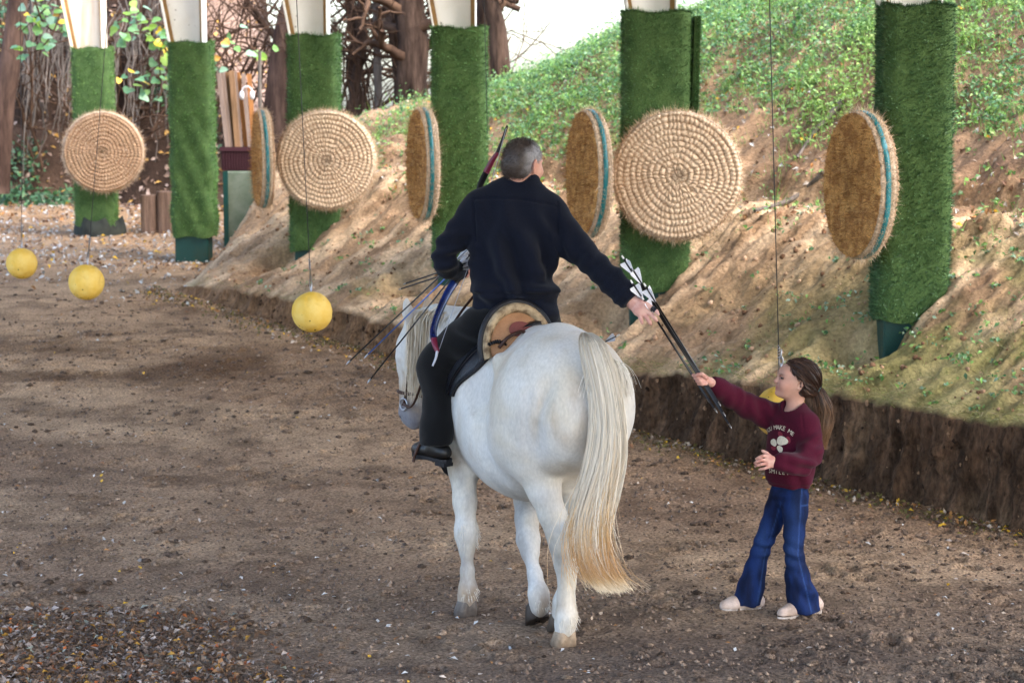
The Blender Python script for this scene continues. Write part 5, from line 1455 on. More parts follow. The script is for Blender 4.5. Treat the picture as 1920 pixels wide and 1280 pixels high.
for q in range(nS):
    ts = t_ * end[q]
    c_ = np.stack([np.interp(ts, t_, tpath[:, k]) for k in range(3)], -1); ww = np.interp(ts, t_, tw)
    if end[q] > 1: c_ = c_ + (ts[:, None] > 1) * (ts[:, None] - 1) * (tpath[-1] - tpath[-3]) * 8
    fr = np.clip(ts - .74, 0, 1) ** 1.4 * (.8 + .9 * (lk[q] % 5) / 4)
    pth[q] = c_ + side_w * (ox[q] * ww + wav[q] * ts + fr * (ox[q] * .12 + .05 + g.normal() * .05))[:, None] + back_w * (oy[q] * ww * .55)[:, None] + A((0, 0, 1.)) * (fr * (.10 * max(0, ox[q]) + g.normal() * .03))[:, None]
V_, F_ = strands(pth, np.linspace(.0021, .0006, 22), face=back_w, seed=731)
gold = lin((204, 168, 116)); wh = lin((226, 218, 202)); gr = lin((184, 172, 152)); amber = lin((168, 116, 62)); tipc = lin((222, 204, 174))
tt = np.repeat(t_[None] * end[:, None], 2, -1).reshape(nS, 22, 2) if False else (t_[None, :, None] * end[:, None, None] * np.ones((1, 1, 2)))
k = (g.random((26,))[lk])[:, None, None, None]
k2_ = (g.random((26,))[lk])[:, None, None, None]; k3_ = g.random((nS, 1, 1, 1))
c0 = wh * (1 - .6 * k) + gr * .6 * k
c0 = c0 * (1 - .35 * k2_ * k3_) + lin((176, 152, 118)) * .35 * k2_ * k3_
ax_ = sstep(.50, .95, tt + .45 * (k[..., 0] - .5) + .2 * (k3_[..., 0] - .5))[..., None]; am_ = sstep(.66, .88, tt + .15 * (k[..., 0] - .5))[..., None] * sstep(.98, .88, tt)[..., None]; tp_ = sstep(.93, 1.0, tt)[..., None]
c0 = c0 * (1 - ax_) + gold * ax_; c0 = c0 * (1 - .6 * am_) + amber * .6 * am_; c0 = c0 * (1 - tp_) + tipc * tp_
c0 = c0 * (1 + .10 * g.normal(size=(nS, 1, 1, 1)))
tag(obj('tail', mesh('tail', V_, F_, True, c0.clip(0, 1).reshape(-1, 3)), MT['hair'], horse), 'long white tail turning golden at the end')
# short hair over the dock
nS = 1500; a = g.uniform(-.9, 1, nS); rr = g.uniform(-1, 1, nS)
b_ = A((.05, 0, 1.345)) + np.stack([g.uniform(-.06, .05, nS), rr * .05, -.03 * rr ** 2 + 0 * a], -1)
dirn = np.stack([-g.uniform(.02, .08, nS), rr * .05 + g.normal(size=nS) * .015, -g.uniform(.03, .09, nS)], -1)
tq = np.linspace(0, 1, 6)[None, :, None]
pth = b_[:, None] + dirn[:, None] * tq * 1.2 + A((-.02, 0, .03)) * (tq * (1 - tq) * 4) - A((0, 0, .05)) * tq ** 2
V_, F_ = strands(pth, np.linspace(.002, .0006, 6), seed=733)
cc_ = np.repeat(lin((222, 216, 204)) * (1 + .1 * g.normal(size=(nS, 1))), 12, 0)
tag(obj('dock_hair', mesh('dock_hair', V_, F_, True, cc_.clip(0, 1)), MT['hair'], hbody), kind='stuff')
# mane: from the crest down the near (left) side
nS = 2600
cr = catmull([(1.18, 0, 1.41), (1.30, .02, 1.41), (1.42, .08, 1.43), (1.51, .12, 1.42), (1.565, .145, 1.395)], 60)
s = g.random(nS) ** .85; ci = (s * 59).astype(int)
b_ = cr[ci] + g.normal(size=(nS, 3)) * A((.01, .012, .006))
ln = g.uniform(.22, .44, nS)
m_ = 14; tq = np.linspace(0, 1, m_)
out = np.interp(tq, [0, .12, .3, 1], [0, .055, .085, .105])
dn_ = np.interp(tq, [0, .12, .3, 1], [0, .03, .15, 1.0])
pth = b_[:, None] + out[None, :, None] * A((-.20, 1.0, 0)) * g.uniform(.75, 1.2, (nS, 1, 1)) - dn_[None, :, None] * ln[:, None, None] * A((-.03, .02, 1.0)) + (np.sin(tq[None] * 5 + g.uniform(0, 6, (nS, 1))) * .007 * tq)[..., None] * A((1, .3, 0))
pth[:, :, 0] += (tq ** 1.5)[None] * (g.normal(size=(nS, 1)) * .025 + .0 * s[:, None])
V_, F_ = strands(pth, np.linspace(.0026, .0008, m_), face=(0, 1, 0), seed=735)
k = (np.sin(s * 60) * .5 + .5)[:, None, None] * .5 + g.random((nS, 1, 1)) * .5
tqq = tq[None, :, None]
cc_ = (lin((226, 216, 198)) * (1 - k) + lin((190, 166, 130)) * k) * (1 - .0 * tqq)
cc_ = np.repeat(np.broadcast_to(cc_, (nS, m_, 3)).reshape(-1, 3), 2, 0)
tag(obj('mane', mesh('mane', V_, F_, True, cc_), MT['hair'], horse), 'pale mane falling over the left side of the neck')

# ------------------------------------------------------------------ bridle, saddle
def surf(o, d, off=.006):
    h = h_bvh.ray_cast(Vector(o), Vector(d).normalized())
    if h[0] is None: return None
    return A(h[0]) - A(Vector(d).normalized()) * off
bridle = thing('bridle', 'dark leather bridle on the white horse', 'bridle', tuple(HO), rz=HYAW)
def band(name, pts, w, mat, parent, t=.4):
    V_, F_ = tube(catmull(pts, 40), w, 8, flat=t, up=(1, 0.2, 0.1)); return obj(name, mesh(name, V_, F_), MT[mat], parent)
def around(dn, n=28, off=.006):
    pts = []
    c = H(dn, .01)
    for a in np.linspace(0, 2 * np.pi, n):
        d_ = hf * math.cos(a) + hs_ * math.sin(a)
        p_ = surf(c + d_ * .4, -d_, off)
        if p_ is not None: pts.append(p_)
    return pts
band('noseband', around(.42), .009, 'leather_brown', bridle, 1.0)
for s in (-1, 1):
    pts = []
    for dn, f in ((.03, -.02), (.10, -.035), (.2, -.03), (.3, -.01), (.38, .0), (.43, .01), (.49, .02)):
        p_ = surf(H(dn, f, s * .4), -s * hs_)
        if p_ is not None: pts.append(p_)
    band('cheek_strap', pts, .010, 'leather_brown', bridle, .5)
    th = np.linspace(0, 2 * np.pi, 20); c = pts[-1] + hs_ * s * .006
    V_, F_ = tube(np.stack([c + hf * .03 * math.cos(a) + hd * .03 * math.sin(a) for a in th]), .005, 6, up=hs_, cap=False); obj('bit_ring', mesh('bit_ring', V_, F_), MT['zinc'], bridle)
    rp = [pts[-1] + hs_ * s * .012, A((1.5, s * .20 + .05, .95)), A((1.30, s * .25, 1.18)), A((1.16, s * .16, 1.42)), A((1.08, .06 * s + .05, 1.53))]
    band('rein', rp, .008, 'leather_brown', bridle, .6)

saddle = thing('saddle', 'traditional saddle with tall round cantle of tan leather and hide', 'saddle', tuple(HO), rz=HYAW)
# pad following the back
def pad(name, xs_, angs, off, mat, parent, thick=.012):
    rows = []
    for xx in xs_:
        r = []
        for a in angs:
            a_ = math.radians(a)
            d_ = A((0, math.sin(a_), math.cos(a_)))
            p_ = surf(A((xx(a), 0, 1.02)) + d_ * .9, -d_, off)
            r.append(p_ if p_ is not None else A((xx(a), 0, 1.02)) + d_ * .36)
        rows.append(r)
    R_ = np.array(rows); n, m = R_.shape[:2]
    F = grid_faces(n, m); c_ = A((.9, 0, 1.02)); N_ = normals(R_.reshape(-1, 3), F).reshape(n, m, 3)
    sg = np.sign((N_ * (R_ - A((0, 0, 1.02)) * 1 - np.stack([R_[..., 0], 0 * R_[..., 0], 0 * R_[..., 0]], -1))).sum(-1).mean())
    O_ = R_ + N_ * sg * thick
    V_ = np.concatenate([R_.reshape(-1, 3), O_.reshape(-1, 3)]); k = n * m
    idx = np.arange(k).reshape(n, m); per = np.concatenate([idx[:, 0], idx[-1, 1:], idx[::-1, -1][1:], idx[0, ::-1][1:-1]]); pn = np.roll(per, -1)
    Fs = np.concatenate([F, F[:, ::-1] + k, np.stack([per, pn, pn + k, per + k], -1)])
    return obj(name, mesh(name, V_, Fs), MT[mat], parent)
xb = lambda a: .60 + .36 * (abs(a) / 90) ** 1.6
mk = lambda f, b0, e0: (lambda a: b0(a) * (1 - f) + e0(a) * f)
xe = lambda a: 1.18 + .02 * (abs(a) / 90)
pad('saddle_pad', [mk(f, xb, xe) for f in np.linspace(0, 1, 16)], np.linspace(-80, 80, 45), .002, 'leather_black', saddle, .016)
xb2 = lambda a: .72 + .26 * (abs(a) / 90) ** 1.3
pad('saddle_flap', [mk(f, xb2, lambda a: 1.14) for f in np.linspace(0, 1, 14)], np.linspace(-96, 96, 50), .022, 'leather_black', saddle, .010)
# cantle: a tall half disc leaning back
cc = to_h(P(972, 652, 8.87)); cc = A((cc[0], cc[1], cc[2]))
view = to_h(HO + A((-.0, -1, 0))) ; 
cn = A((-1, .22, .22)); cn /= np.linalg.norm(cn)
cs = np.cross((0, 0, 1.), cn); cs /= np.linalg.norm(cs); cu = np.cross(cn, cs)
def CP(u, v, w=0.): return cc + cs * u + cu * v + cn * w
ea = np.linspace(-.25, np.pi + .25, 50)
CW, CH = .172, .212
arc = lambda k, w: np.array([CP(-CW * k * math.cos(a), CH * k * math.sin(a), w) for a in ea])
V_, F_ = tube(arc(1.03, -.012), .016, 10); obj('cantle_edge', mesh('cantle_edge', V_, F_), MT['leather_black'], saddle)
rows = np.array([arc(1.0, -.004), arc(.99, .012), arc(.94, .026), arc(.86, .028), arc(.80, .018), arc(.775, .004)])
obj('cantle_rim', mesh('cantle_rim', rows.reshape(-1, 3), grid_faces(6, 50)), MT['hide'], saddle)
rows = np.array([arc(k, .004 + .022 * (1 - (k / .78) ** 2)) for k in np.linspace(.78, .01, 12)])
obj('cantle_panel', mesh('cantle_panel', rows.reshape(-1, 3), grid_faces(12, 50)), MT['leather_tan'], saddle)
rows = np.array([arc(k, -.016) for k in np.linspace(1.02, .01, 8)])
obj('cantle_back', mesh('cantle_back', rows.reshape(-1, 3)[::-1], grid_faces(8, 50)), MT['leather_black'], saddle)
pa = np.linspace(0, 2 * np.pi, 30, endpoint=False)
pt_ = np.stack([CP(.012 + .058 * math.cos(a) + .012 * math.sin(a), .085 + .034 * math.sin(a) * (1 - .25 * math.cos(a)) - .10 * .058 * math.cos(a), .0275) for a in pa])
V_ = np.vstack([pt_, pt_.mean(0) + cn * .003]); j = np.arange(30)
obj('leather_patch', mesh('leather_patch', V_, np.stack([j, (j + 1) % 30, np.full(30, 30)], -1)), MT['leather_red'], saddle)
V_, F_ = tube(catmull([CP(-.10, .0, .03), CP(-.06, .045, .05), CP(.0, .07, .05), CP(.03, .065, .04)], 20), .008, 8); obj('tie_strap', mesh('tie_strap', V_, F_), MT['leather_brown'], saddle)
hel = np.linspace(0, 1, 60); hp_ = np.array([CP(-.15 + .085 * h_, .015 + .006 * math.sin(h_ * 50) + .015 * math.sin(h_ * 3), .03 + .006 * math.cos(h_ * 50)) for h_ in hel])
V_, F_ = tube(hp_, .0045, 6); obj('cord', mesh('cord', V_, F_), MT['leather_black'], saddle)
# seat and pommel
fs = Field((.60, -.26, 1.26), (1.30, .26, 1.68), .012)
fs.chain([((.74, 0, 1.40), .075), ((.9, 0, 1.385), .075), ((1.08, 0, 1.41), .07)], .05, ((0, 1, 0), 1.0))
fs.chain([((.75, .08, 1.39), .08), ((1.02, .07, 1.38), .07)], .05); fs.chain([((.75, -.08, 1.39), .08), ((1.02, -.07, 1.38), .07)], .05)
fs.chain([((1.10, 0, 1.42), .055), ((1.15, 0, 1.50), .04), ((1.16, 0, 1.55), .035)], .04)
V_, Q_ = fs.nets(1); obj('seat', mesh('seat', V_, Q_), MT['leather_black'], saddle)
gp = [surf(A((1.08, 0, 1.0)) + A((0, math.sin(a), math.cos(a))) * .9, -A((0, math.sin(a), math.cos(a))), .008) for a in np.radians(np.linspace(80, 280, 40))]
gp = [p_ for p_ in gp if p_ is not None]
V_, F_ = tube(catmull(gp, 50), .03, 8, flat=.25, up=(1, 0, 0)); obj('girth', mesh('girth', V_, F_), MT['leather_black'], saddle)

# ------------------------------------------------------------------ the rider
DZ = -.15
def Q(x, y, d): return P(x, y, d + DZ)
man_o = from_h(A((.86, 0, 1.40)))
man = thing('person', 'grey haired rider in a black fleece jacket reaching back for the arrows', 'person', tuple(man_o))
def unit(v): v = np.asarray(v, float); return v / np.linalg.norm(v)
def put(name, V_, F_, mat, parent=man, o=None, col=None, label=None):
    ob = obj(name, mesh(name, V_ - (man_o if o is None else o), F_, True, col), MT[mat], parent)
    if label: ob['label'] = label
    return ob
def folds(V_, N_, c, axis, across, amp, freq, rad, seed, sharp=1.0):
    """a packet of cloth folds: ridges running along 'axis', spaced along 'across', fading out with radius"""
    d_ = V_ - c
    w_ = np.exp(-(np.linalg.norm(d_, axis=1) / rad) ** 2)
    s_ = d_ @ unit(across) * freq + 1.4 * noise(d_ * 9, seed) + .5 * (d_ @ unit(axis)) * freq * .15
    r_ = np.sin(s_); r_ = np.sign(r_) * np.abs(r_) ** sharp
    return V_ + N_ * (amp * w_ * r_)[:, None]
# jacket
tor = [(968, 612, 9.22, .172), (967, 585, 9.22, .182), (964, 548, 9.23, .186), (962, 500, 9.25, .188), (962, 450, 9.28, .192), (961, 416, 9.30, .180), (964, 392, 9.31, .140), (973, 368, 9.31, .098), (980, 348, 9.30, .066)]
lo = Q(800, 620, 8.9) - .05; hi = Q(1200, 315, 9.75) + .06
fj = Field(np.minimum(lo, hi) - .02, np.maximum(lo, hi) + .02, .0085)
T_ = lambda L: [(Q(x, y, d), r) for x, y, d, r in L]
fj.chain(T_(tor), .05, ((.1, 1, .15), .64))
fj.chain(T_([(1000, 376, 9.31, .068), (1026, 394, 9.31, .070), (1036, 408, 9.30, .070)]), .06)
fj.chain(T_([(930, 374, 9.31, .068), (900, 390, 9.32, .070), (888, 406, 9.32, .070)]), .06)
RA = [(1036, 408, 9.30, .070), (1060, 438, 9.25, .067), (1085, 467, 9.2, .063), (1112, 494, 9.15, .058), (1145, 524, 9.10, .056), (1170, 550, 9.06, .050), (1180, 561, 9.05, .049)]
LA = [(886, 406, 9.32, .070), (862, 434, 9.30, .067), (842, 462, 9.28, .063), (834, 486, 9.28, .060), (838, 500, 9.38, .056), (852, 506, 9.50, .048), (862, 508, 9.56, .044)]
fj.chain(T_(RA), .045); fj.chain(T_(LA[:2]), .045); fj.chain(T_(LA[1:]), .012)
fj.plane(Q(1183, 564, 9.045), Q(1183, 564, 9.045) - Q(1150, 530, 9.09), .008)
fj.chain(T_([(979, 352, 9.30, .068), (982, 335, 9.295, .064), (984, 318, 9.29, .062)]), .025)
fj.plane(Q(984, 320, 9.29), (.25, 0, 1), .006)
JV, JQ = fj.nets(2); JN = normals(JV, JQ)
JV = folds(JV, JN, Q(985, 500, 9.1), (.55, 0, -1), (1, 0, .55), .027, 48, .24, 801)
JV = folds(JV, JN, Q(1030, 470, 9.15), (.5, 0, -1), (1, 0, .5), .018, 70, .11, 802)
JV = folds(JV, JN, Q(1015, 560, 9.1), (1, 0, .12), (0, 0, 1), .019, 60, .15, 803)
JV = folds(JV, JN, Q(905, 560, 9.1), (1, 0, -.3), (.2, 0, 1), .018, 65, .12, 804)
JV = folds(JV, JN, Q(845, 480, 9.25), (1, 0, .5), (-.3, 0, 1), .012, 90, .12, 805)
JV = folds(JV, JN, Q(1120, 500, 9.1), (.4, 0, .6), (.8, 0, -.6), .007, 90, .13, 806)
JV = folds(JV, JN, Q(1165, 545, 9.05), (.6, 0, .6), (.8, 0, -.75), .004, 150, .08, 807)
JV = folds(JV, JN, Q(930, 450, 9.1), (.1, 0, 1), (1, 0, -.1), .014, 46, .2, 808)
JN = normals(JV, JQ)
# yoke seam across the shoulders, armhole seams, hem band
def pxs(V_):   # photo-plane coordinates of a point, for laying out the seams on the back panel
    v = V_ - A((0, 0, CAM_H)); yv = v[:, 1] * _c - v[:, 2] * _s; up = v[:, 1] * _s + v[:, 2] * _c
    return 960 + 3600 * v[:, 0] / yv, 640 - 3600 * up / yv
bk = sstep(.0, -.2, JN[:, 1])
sx, sy = pxs(JV)
seam = np.exp(-((sy - (372 + .0011 * (sx - 950) ** 2 + .05 * (sx - 950))) / 1.6) ** 2) * ((sx > 885) & (sx < 1046))
seam = np.maximum(seam, np.exp(-((sx - 889 - .05 * (sy - 400)) / 1.8) ** 2) * ((sy > 372) & (sy < 455)))
seam = np.maximum(seam, np.exp(-((sx - 1046 - .02 * (sy - 400)) / 1.8) ** 2) * ((sy > 378) & (sy < 440)))
hem = sstep(556, 551, sy) * sstep(546, 551, sy)
JV = JV - JN * (.009 * seam * bk + .009 * hem * bk * (sx < 1050))[:, None] + JN * (.010 * sstep(552, 548, sy) * sstep(520, 546, sy) * bk * (sx < 1050))[:, None]
put('jacket', JV, JQ, 'fleece')
# trousers
kneeR, ankR = from_h(A((1.16, -.37, 1.16))), from_h(A((1.04, -.40, .78)))
hipR = Q(1006, 606, 9.30)
LL = [(932, 606, 9.22, .118), (898, 624, 9.25, .110), (862, 648, 9.30, .098), (828, 672, 9.33, .084), (815, 690, 9.33, .078), (820, 715, 9.29, .070), (823, 755, 9.26, .068), (820, 800, 9.21, .071), (816, 842, 9.18, .080)]
lo = np.minimum(Q(780, 850, 9.2), ankR) - .12; hi = np.maximum(Q(1050, 570, 9.6), kneeR) + .14
ft_ = Field(lo, hi, .0095)
ft_.ell(Q(968, 608, 9.25), (.178, .135, .12), .05)
ft_.chain(T_(LL), .05)
ft_.chain([(hipR, .118), ((hipR + kneeR) / 2, .10), (kneeR, .078), ((kneeR + ankR) / 2, .07), (ankR, .073)], .05)
ft_.plane(Q(814, 833, 9.18), (0, 0, -1), .004)
ft_.plane(A((0, 0, ankR[2] + .02)) + A((ankR[0], ankR[1], 0)), (0, 0, -1), 0) if False else None
TV, TQ = ft_.nets(2); TN = normals(TV, TQ)
TV = folds(TV, TN, Q(905, 640, 9.2), (-1, 0, .3), (.4, 0, 1), .016, 60, .15, 811)
TV = folds(TV, TN, Q(850, 690, 9.3), (-1, 0, .1), (.3, 0, 1), .009, 85, .09, 812)
TV = folds(TV, TN, Q(815, 760, 9.3), (0, 0, 1), (1, 0, .2), .012, 55, .14, 813)
TV = folds(TV, TN, Q(812, 815, 9.3), (1, 0, .3), (0, 0, 1), .005, 90, .06, 814)
put('trousers', TV, TQ, 'denim_black')
# head, neck, hands
HC = Q(981, 308, 9.29)
mf = unit((.62, .76, -.16)); mu = unit(A((.10, .04, 1.0)) - mf * (A((.10, .04, 1.0)) @ mf)); ms = np.cross(mu, mf)      # ms: towards his left
rotm = np.stack([mf, ms, mu])
M_ = lambda f, s, u: HC + mf * f + ms * s + mu * u
lo = HC - .22; hi = HC + .2
lo2 = np.minimum(lo, Q(1170, 620, 8.9)); hi2 = np.maximum(hi, Q(1245, 540, 9.15))
HB = .0052
fh = Field(lo, hi, HB)
fh.ell(M_(-.012, 0, .028), (.096, .075, .085), .03, rotm)
fh.ell(M_(.022, 0, -.03), (.076, .066, .075), .04, rotm)
fh.ell(M_(.040, 0, -.075), (.050, .048, .038), .03, rotm)
fh.seg(M_(-.03, 0, -.03), Q(983, 352, 9.295), .056, .054, .03)
fh.chain([(M_(.088, 0, .012), .012), (M_(.104, 0, -.018), .014), (M_(.098, 0, -.028), .016)], .02)
fh.ell(M_(.075, 0, .03), (.022, .052, .012), .02, rotm)
fh.ell(M_(.084, 0, -.062), (.012, .024, .010), .012, rotm)
fh.ell(M_(.074, 0, -.098), (.022, .026, .018), .02, rotm)
for s in (-1, 1):
    fh.ell(M_(.082, s * .032, .008), (.018, .018, .012), .012, rotm, op='sub')
    fh.ell(M_(.058, s * .048, -.025), (.03, .02, .022), .03, rotm)
    er = np.stack([unit(mf * .9 + ms * s * -.35), unit(ms * s * .9 + mf * .35), mu])
    c_ = M_(-.012, s * .082, -.004)
    fh.ell(c_, (.020, .009, .034), .008, er); fh.ell(c_ + er[1] * .008 + mf * .002, (.011, .006, .022), .006, er, op='sub')
    fh.ell(M_(-.006, s * .077, -.032), (.010, .008, .012), .006, rotm)
fV, fQ = fh.nets(1)
skin1, skin2 = lin((206, 158, 138)), lin((190, 118, 100))
n_ = sstep(-.3, .4, fbm(fV * 30, 3, 821))[:, None]
earm = np.exp(-np.minimum(np.linalg.norm(fV - M_(-.01, .085, -.005), axis=1), np.linalg.norm(fV - M_(-.01, -.085, -.005), axis=1)) / .02)[:, None]
fc = skin1 * n_ + (skin1 * .8 + skin2 * .2) * (1 - n_); fc = fc * (1 - .7 * earm) + skin2 * .7 * earm
BV, BQ, BC_ = [fV], [fQ], [fc]
# reaching right hand, back of the hand up
fr_ = Field(np.minimum(Q(1160, 630, 8.95), Q(1250, 530, 9.15)) - .03, np.maximum(Q(1160, 630, 8.95), Q(1250, 530, 9.15)) + .03, .0042)
fr_.chain(T_([(1172, 553, 9.06, .028), (1184, 564, 9.05, .027)]), .02)
fr_.chain(T_([(1188, 563, 9.05, .020), (1203, 570, 9.03, .019), (1214, 573, 9.02, .0145)]), .018)
fr_.chain(T_([(1187, 568, 9.05, .020), (1201, 578, 9.03, .018), (1211, 583, 9.02, .0135)]), .018)
fr_.chain(T_([(1185, 572, 9.05, .019), (1196, 584, 9.03, .017), (1204, 590, 9.02, .013)]), .018)
fing = [[(1214, 573, 9.02, .0112), (1223, 577, 9.01, .0105), (1231, 584, 9.0, .0095), (1234, 589, 8.99, .0085)],
        [(1212, 582, 9.02, .0110), (1221, 589, 9.01, .0100), (1228, 597, 9.0, .0092), (1231, 601, 9.0, .0082)],
        [(1206, 588, 9.02, .0105), (1213, 596, 9.01, .0098), (1218, 603, 9.0, .009), (1220, 607, 9.0, .0078)],
        [(1198, 590, 9.02, .0098), (1201, 597, 9.01, .0088), (1203, 602, 9.0, .008), (1204, 606, 9.0, .007)]]
for L in fing: fr_.chain(T_(L), .005)
fr_.chain(T_([(1192, 566, 9.07, .017), (1206, 572, 9.11, .0135), (1220, 578, 9.12, .0115), (1230, 583, 9.10, .0095)]), .008)
rV, rQ = fr_.nets(1)
rn = normals(rV, rQ); kn = sstep(-.3, .4, fbm(rV * 40, 3, 823))[:, None]
BV.append(rV); BQ.append(rQ); BC_.append(lin((206, 164, 150)) * kn + lin((190, 138, 126)) * (1 - kn))
# left hand closed round the bow grip
GRIP = Q(869, 506, 9.60)
fl_ = Field(GRIP - .11, GRIP + .11, .0045)
fl_.seg(Q(856, 506, 9.50), Q(864, 507, 9.56), .032, .030, .02)
fl_.chain([(Q(862, 507, 9.55), .026), (GRIP + A((-.012, .0, .0)), .026)], .02, ((1, 0, 0), .8))
bdir = unit(Q(905, 335, 9.60) - Q(845, 560, 9.55))
for q, o_ in enumerate((.030, .010, -.010, -.029)):
    c_ = GRIP + bdir * o_
    pts = [(c_ + A((-.022, -.016, 0)), .010), (c_ + A((.006, -.032, 0)), .0098), (c_ + A((.026, -.014, 0)), .0092), (c_ + A((.022, .012, 0)), .0085)]
    fl_.chain(pts, .004)
fl_.chain([(GRIP + A((-.02, .012, .02)), .013), (GRIP + A((.004, .03, .04)), .011), (GRIP + A((.022, .018, .05)), .0095)], .005)
lV, lQ = fl_.nets(1); kn = sstep(-.3, .4, fbm(lV * 40, 3, 824))[:, None]
BV.append(lV); BQ.append(lQ); BC_.append(lin((206, 154, 136)) * kn + lin((190, 124, 108)) * (1 - kn))
# torso, arms and legs under the clothes keep the figure in one piece
fu = Field(np.minimum(Q(800, 860, 8.9), ankR) - .1, np.maximum(Q(1200, 315, 9.8), kneeR) + .1, .014)
fu.chain([(p_, r_ * .7) for p_, r_ in T_(tor)], .04, ((.1, 1, .15), .5))
fu.chain([(p_, r_ * .62) for p_, r_ in T_(RA)], .03); fu.chain([(p_, r_ * .62) for p_, r_ in T_(LA)], .03)
fu.chain([(p_, r_ * .62) for p_, r_ in T_(LL)[:-1]], .03); fu.chain([(hipR, .08), (kneeR, .05), (ankR, .04)], .03)
uV, uQ = fu.nets(1); BV.append(uV); BQ.append(uQ); BC_.append(np.tile(skin1, (len(uV), 1)))
off = 0; F_ = []
for V_, q_ in zip(BV, BQ): F_.append(q_ + off); off += len(V_)
put('body', np.concatenate(BV), np.concatenate(F_), 'skin', col=np.concatenate(BC_))
for s in (-1, 1):
    th = np.linspace(0, np.pi, 9); V_, q_ = lathe(np.stack([.0115 * np.sin(th), .0115 * np.cos(th)], -1), 12); put('eye', V_ + M_(.072, s * .032, .008), q_, 'eye')
# ring on the forefinger
c_ = Q(1226, 579.5, 9.005); ax_ = unit(Q(1231, 584, 9.0) - Q(1223, 577, 9.01))
V_, q_ = tube([c_ - ax_ * .012, c_ + ax_ * .012], .0122, 12); put('finger_tab', V_, q_, 'leather_black')
# hair: close cropped
fr2 = Field(HC - .2, HC + .2, .0055)
fr2.ell(M_(-.012, 0, .030), (.101, .080, .090), .03, rotm)
fr2.ell(M_(-.045, 0, -.025), (.066, .068, .062), .04, rotm)
fr2.plane(M_(.052, 0, .05), unit(mf * 1.0 + mu * -.5), .01)
for s in (-1, 1):
    fr2.ell(M_(.035, s * .075, -.035), (.055, .035, .055), .012, rotm, op='sub')
    fr2.ell(M_(-.012, s * .092, -.01), (.026, .022, .036), .006, rotm, op='sub')
fr2.plane(M_(-.07, 0, -.075), unit(-mu + mf * -.1), .012)
cV, cQ = fr2.nets(1); cN = normals(cV, cQ)
gry = np.abs((cV - HC) @ ms) / .085; gry = sstep(.25, .85, gry + .25 * fbm(cV * 25, 3, 831) + .9 * np.clip((cV - HC) @ mf / .1, -.3, 1))[:, None]
hcol = lin((74, 64, 58)) * (1 - gry) + lin((170, 168, 170)) * gry
hair_o = put('hair', cV, cQ, 'hair', col=hcol)
g = np.random.default_rng(832); ix = g.integers(0, len(cV), 9000)
b_ = cV[ix] + g.normal(size=(9000, 3)) * .003
V_, q_ = blades(b_ - man_o, cN[ix] * .8 - mu * .25 - mf * .5, .010, .0010, .35, 833)
o = obj('hair_strands', mesh('hair_strands', V_, q_, False, np.repeat(hcol[ix] * g.uniform(.6, 1.6, (9000, 1)), 3, 0)), MT['hair'], hair_o); o['kind'] = 'stuff'
# boots
def boot(heel, toe, ank, label=None):
    ax = unit(toe - heel); up_ = unit(A((0, 0, 1)) - ax * ax[2]); sd_ = np.cross(up_, ax)
    L_ = np.linalg.norm(toe - heel)
    lo = np.minimum(np.minimum(heel, toe), ank) - .12; hi = np.maximum(np.maximum(heel, toe), ank) + .12
    fb = Field(lo, hi, .006)
    B = lambda f, u, s=0.: heel + ax * f * L_ + up_ * u + sd_ * s
    fb.chain([(B(.13, .04), .036), (B(.4, .042), .038), (B(.68, .036), .038), (B(.86, .03), .034), (B(.95, .028), .026)], .03, (up_, .92))
    fb.chain([(B(.25, .05), .036), ((B(.3, .08) + ank) / 2, .038), (ank + A((0, 0, .04)), .040)], .03)
    fb.plane(B(.5, .008), -up_, .004)
    V_, q_ = fb.nets(1)
    b = put('boot', V_, q_, 'boot', label=label)
    out = []
    for f in np.linspace(0, 1, 26):
        w_ = np.interp(f, [0, .06, .25, .5, .75, .92, 1], [.018, .036, .038, .036, .046, .036, .012]); out.append((f, w_))
    rows = []
    for zz in (-.004, .010, .014):
        r = [B(f * 1.03 - .01, zz, w_) for f, w_ in out] + [B(f * 1.03 - .01, zz, -w_) for f, w_ in out[::-1]]
        rows.append(r)
    rows = np.array(rows); m = rows.shape[1]
    i = np.arange(2)[:, None] * m; j = np.arange(m)[None]; k = (j + 1) % m
    sV = rows.reshape(-1, 3); sF = np.stack([i + j, i + k, i + m + k, i + m + j], -1).reshape(-1, 4)
    jj = np.arange(25); bot = np.stack([jj, jj + 1, m - 2 - jj, m - 1 - jj], -1)
    obj('sole', mesh('sole', sV - man_o, np.concatenate([sF, bot]), False), MT['leather_black'], b)
    hV, hF = [], None
    pts = [B(f, zz, w_ * s) for zz in (-.022, -.0045) for s in (1, -1) for f, w_ in ((.0, .030), (.26, .032))]
    V8 = np.array([pts[0], pts[1], pts[3], pts[2], pts[4], pts[5], pts[7], pts[6]])
    obj('heel', mesh('heel', V8 - man_o, box((0, 0, 0), (1, 1, 1))[1], False), MT['leather_black'], b)
    return b
bh, bt_ = Q(841, 866, 9.14), Q(779, 851, 9.31)
boot(bh, bt_, Q(818, 834, 9.21))
bhR = ankR + A((.02, -.06, -.10)); boot(bhR, bhR + hx * .25 + A((0, 0, .02)), ankR)
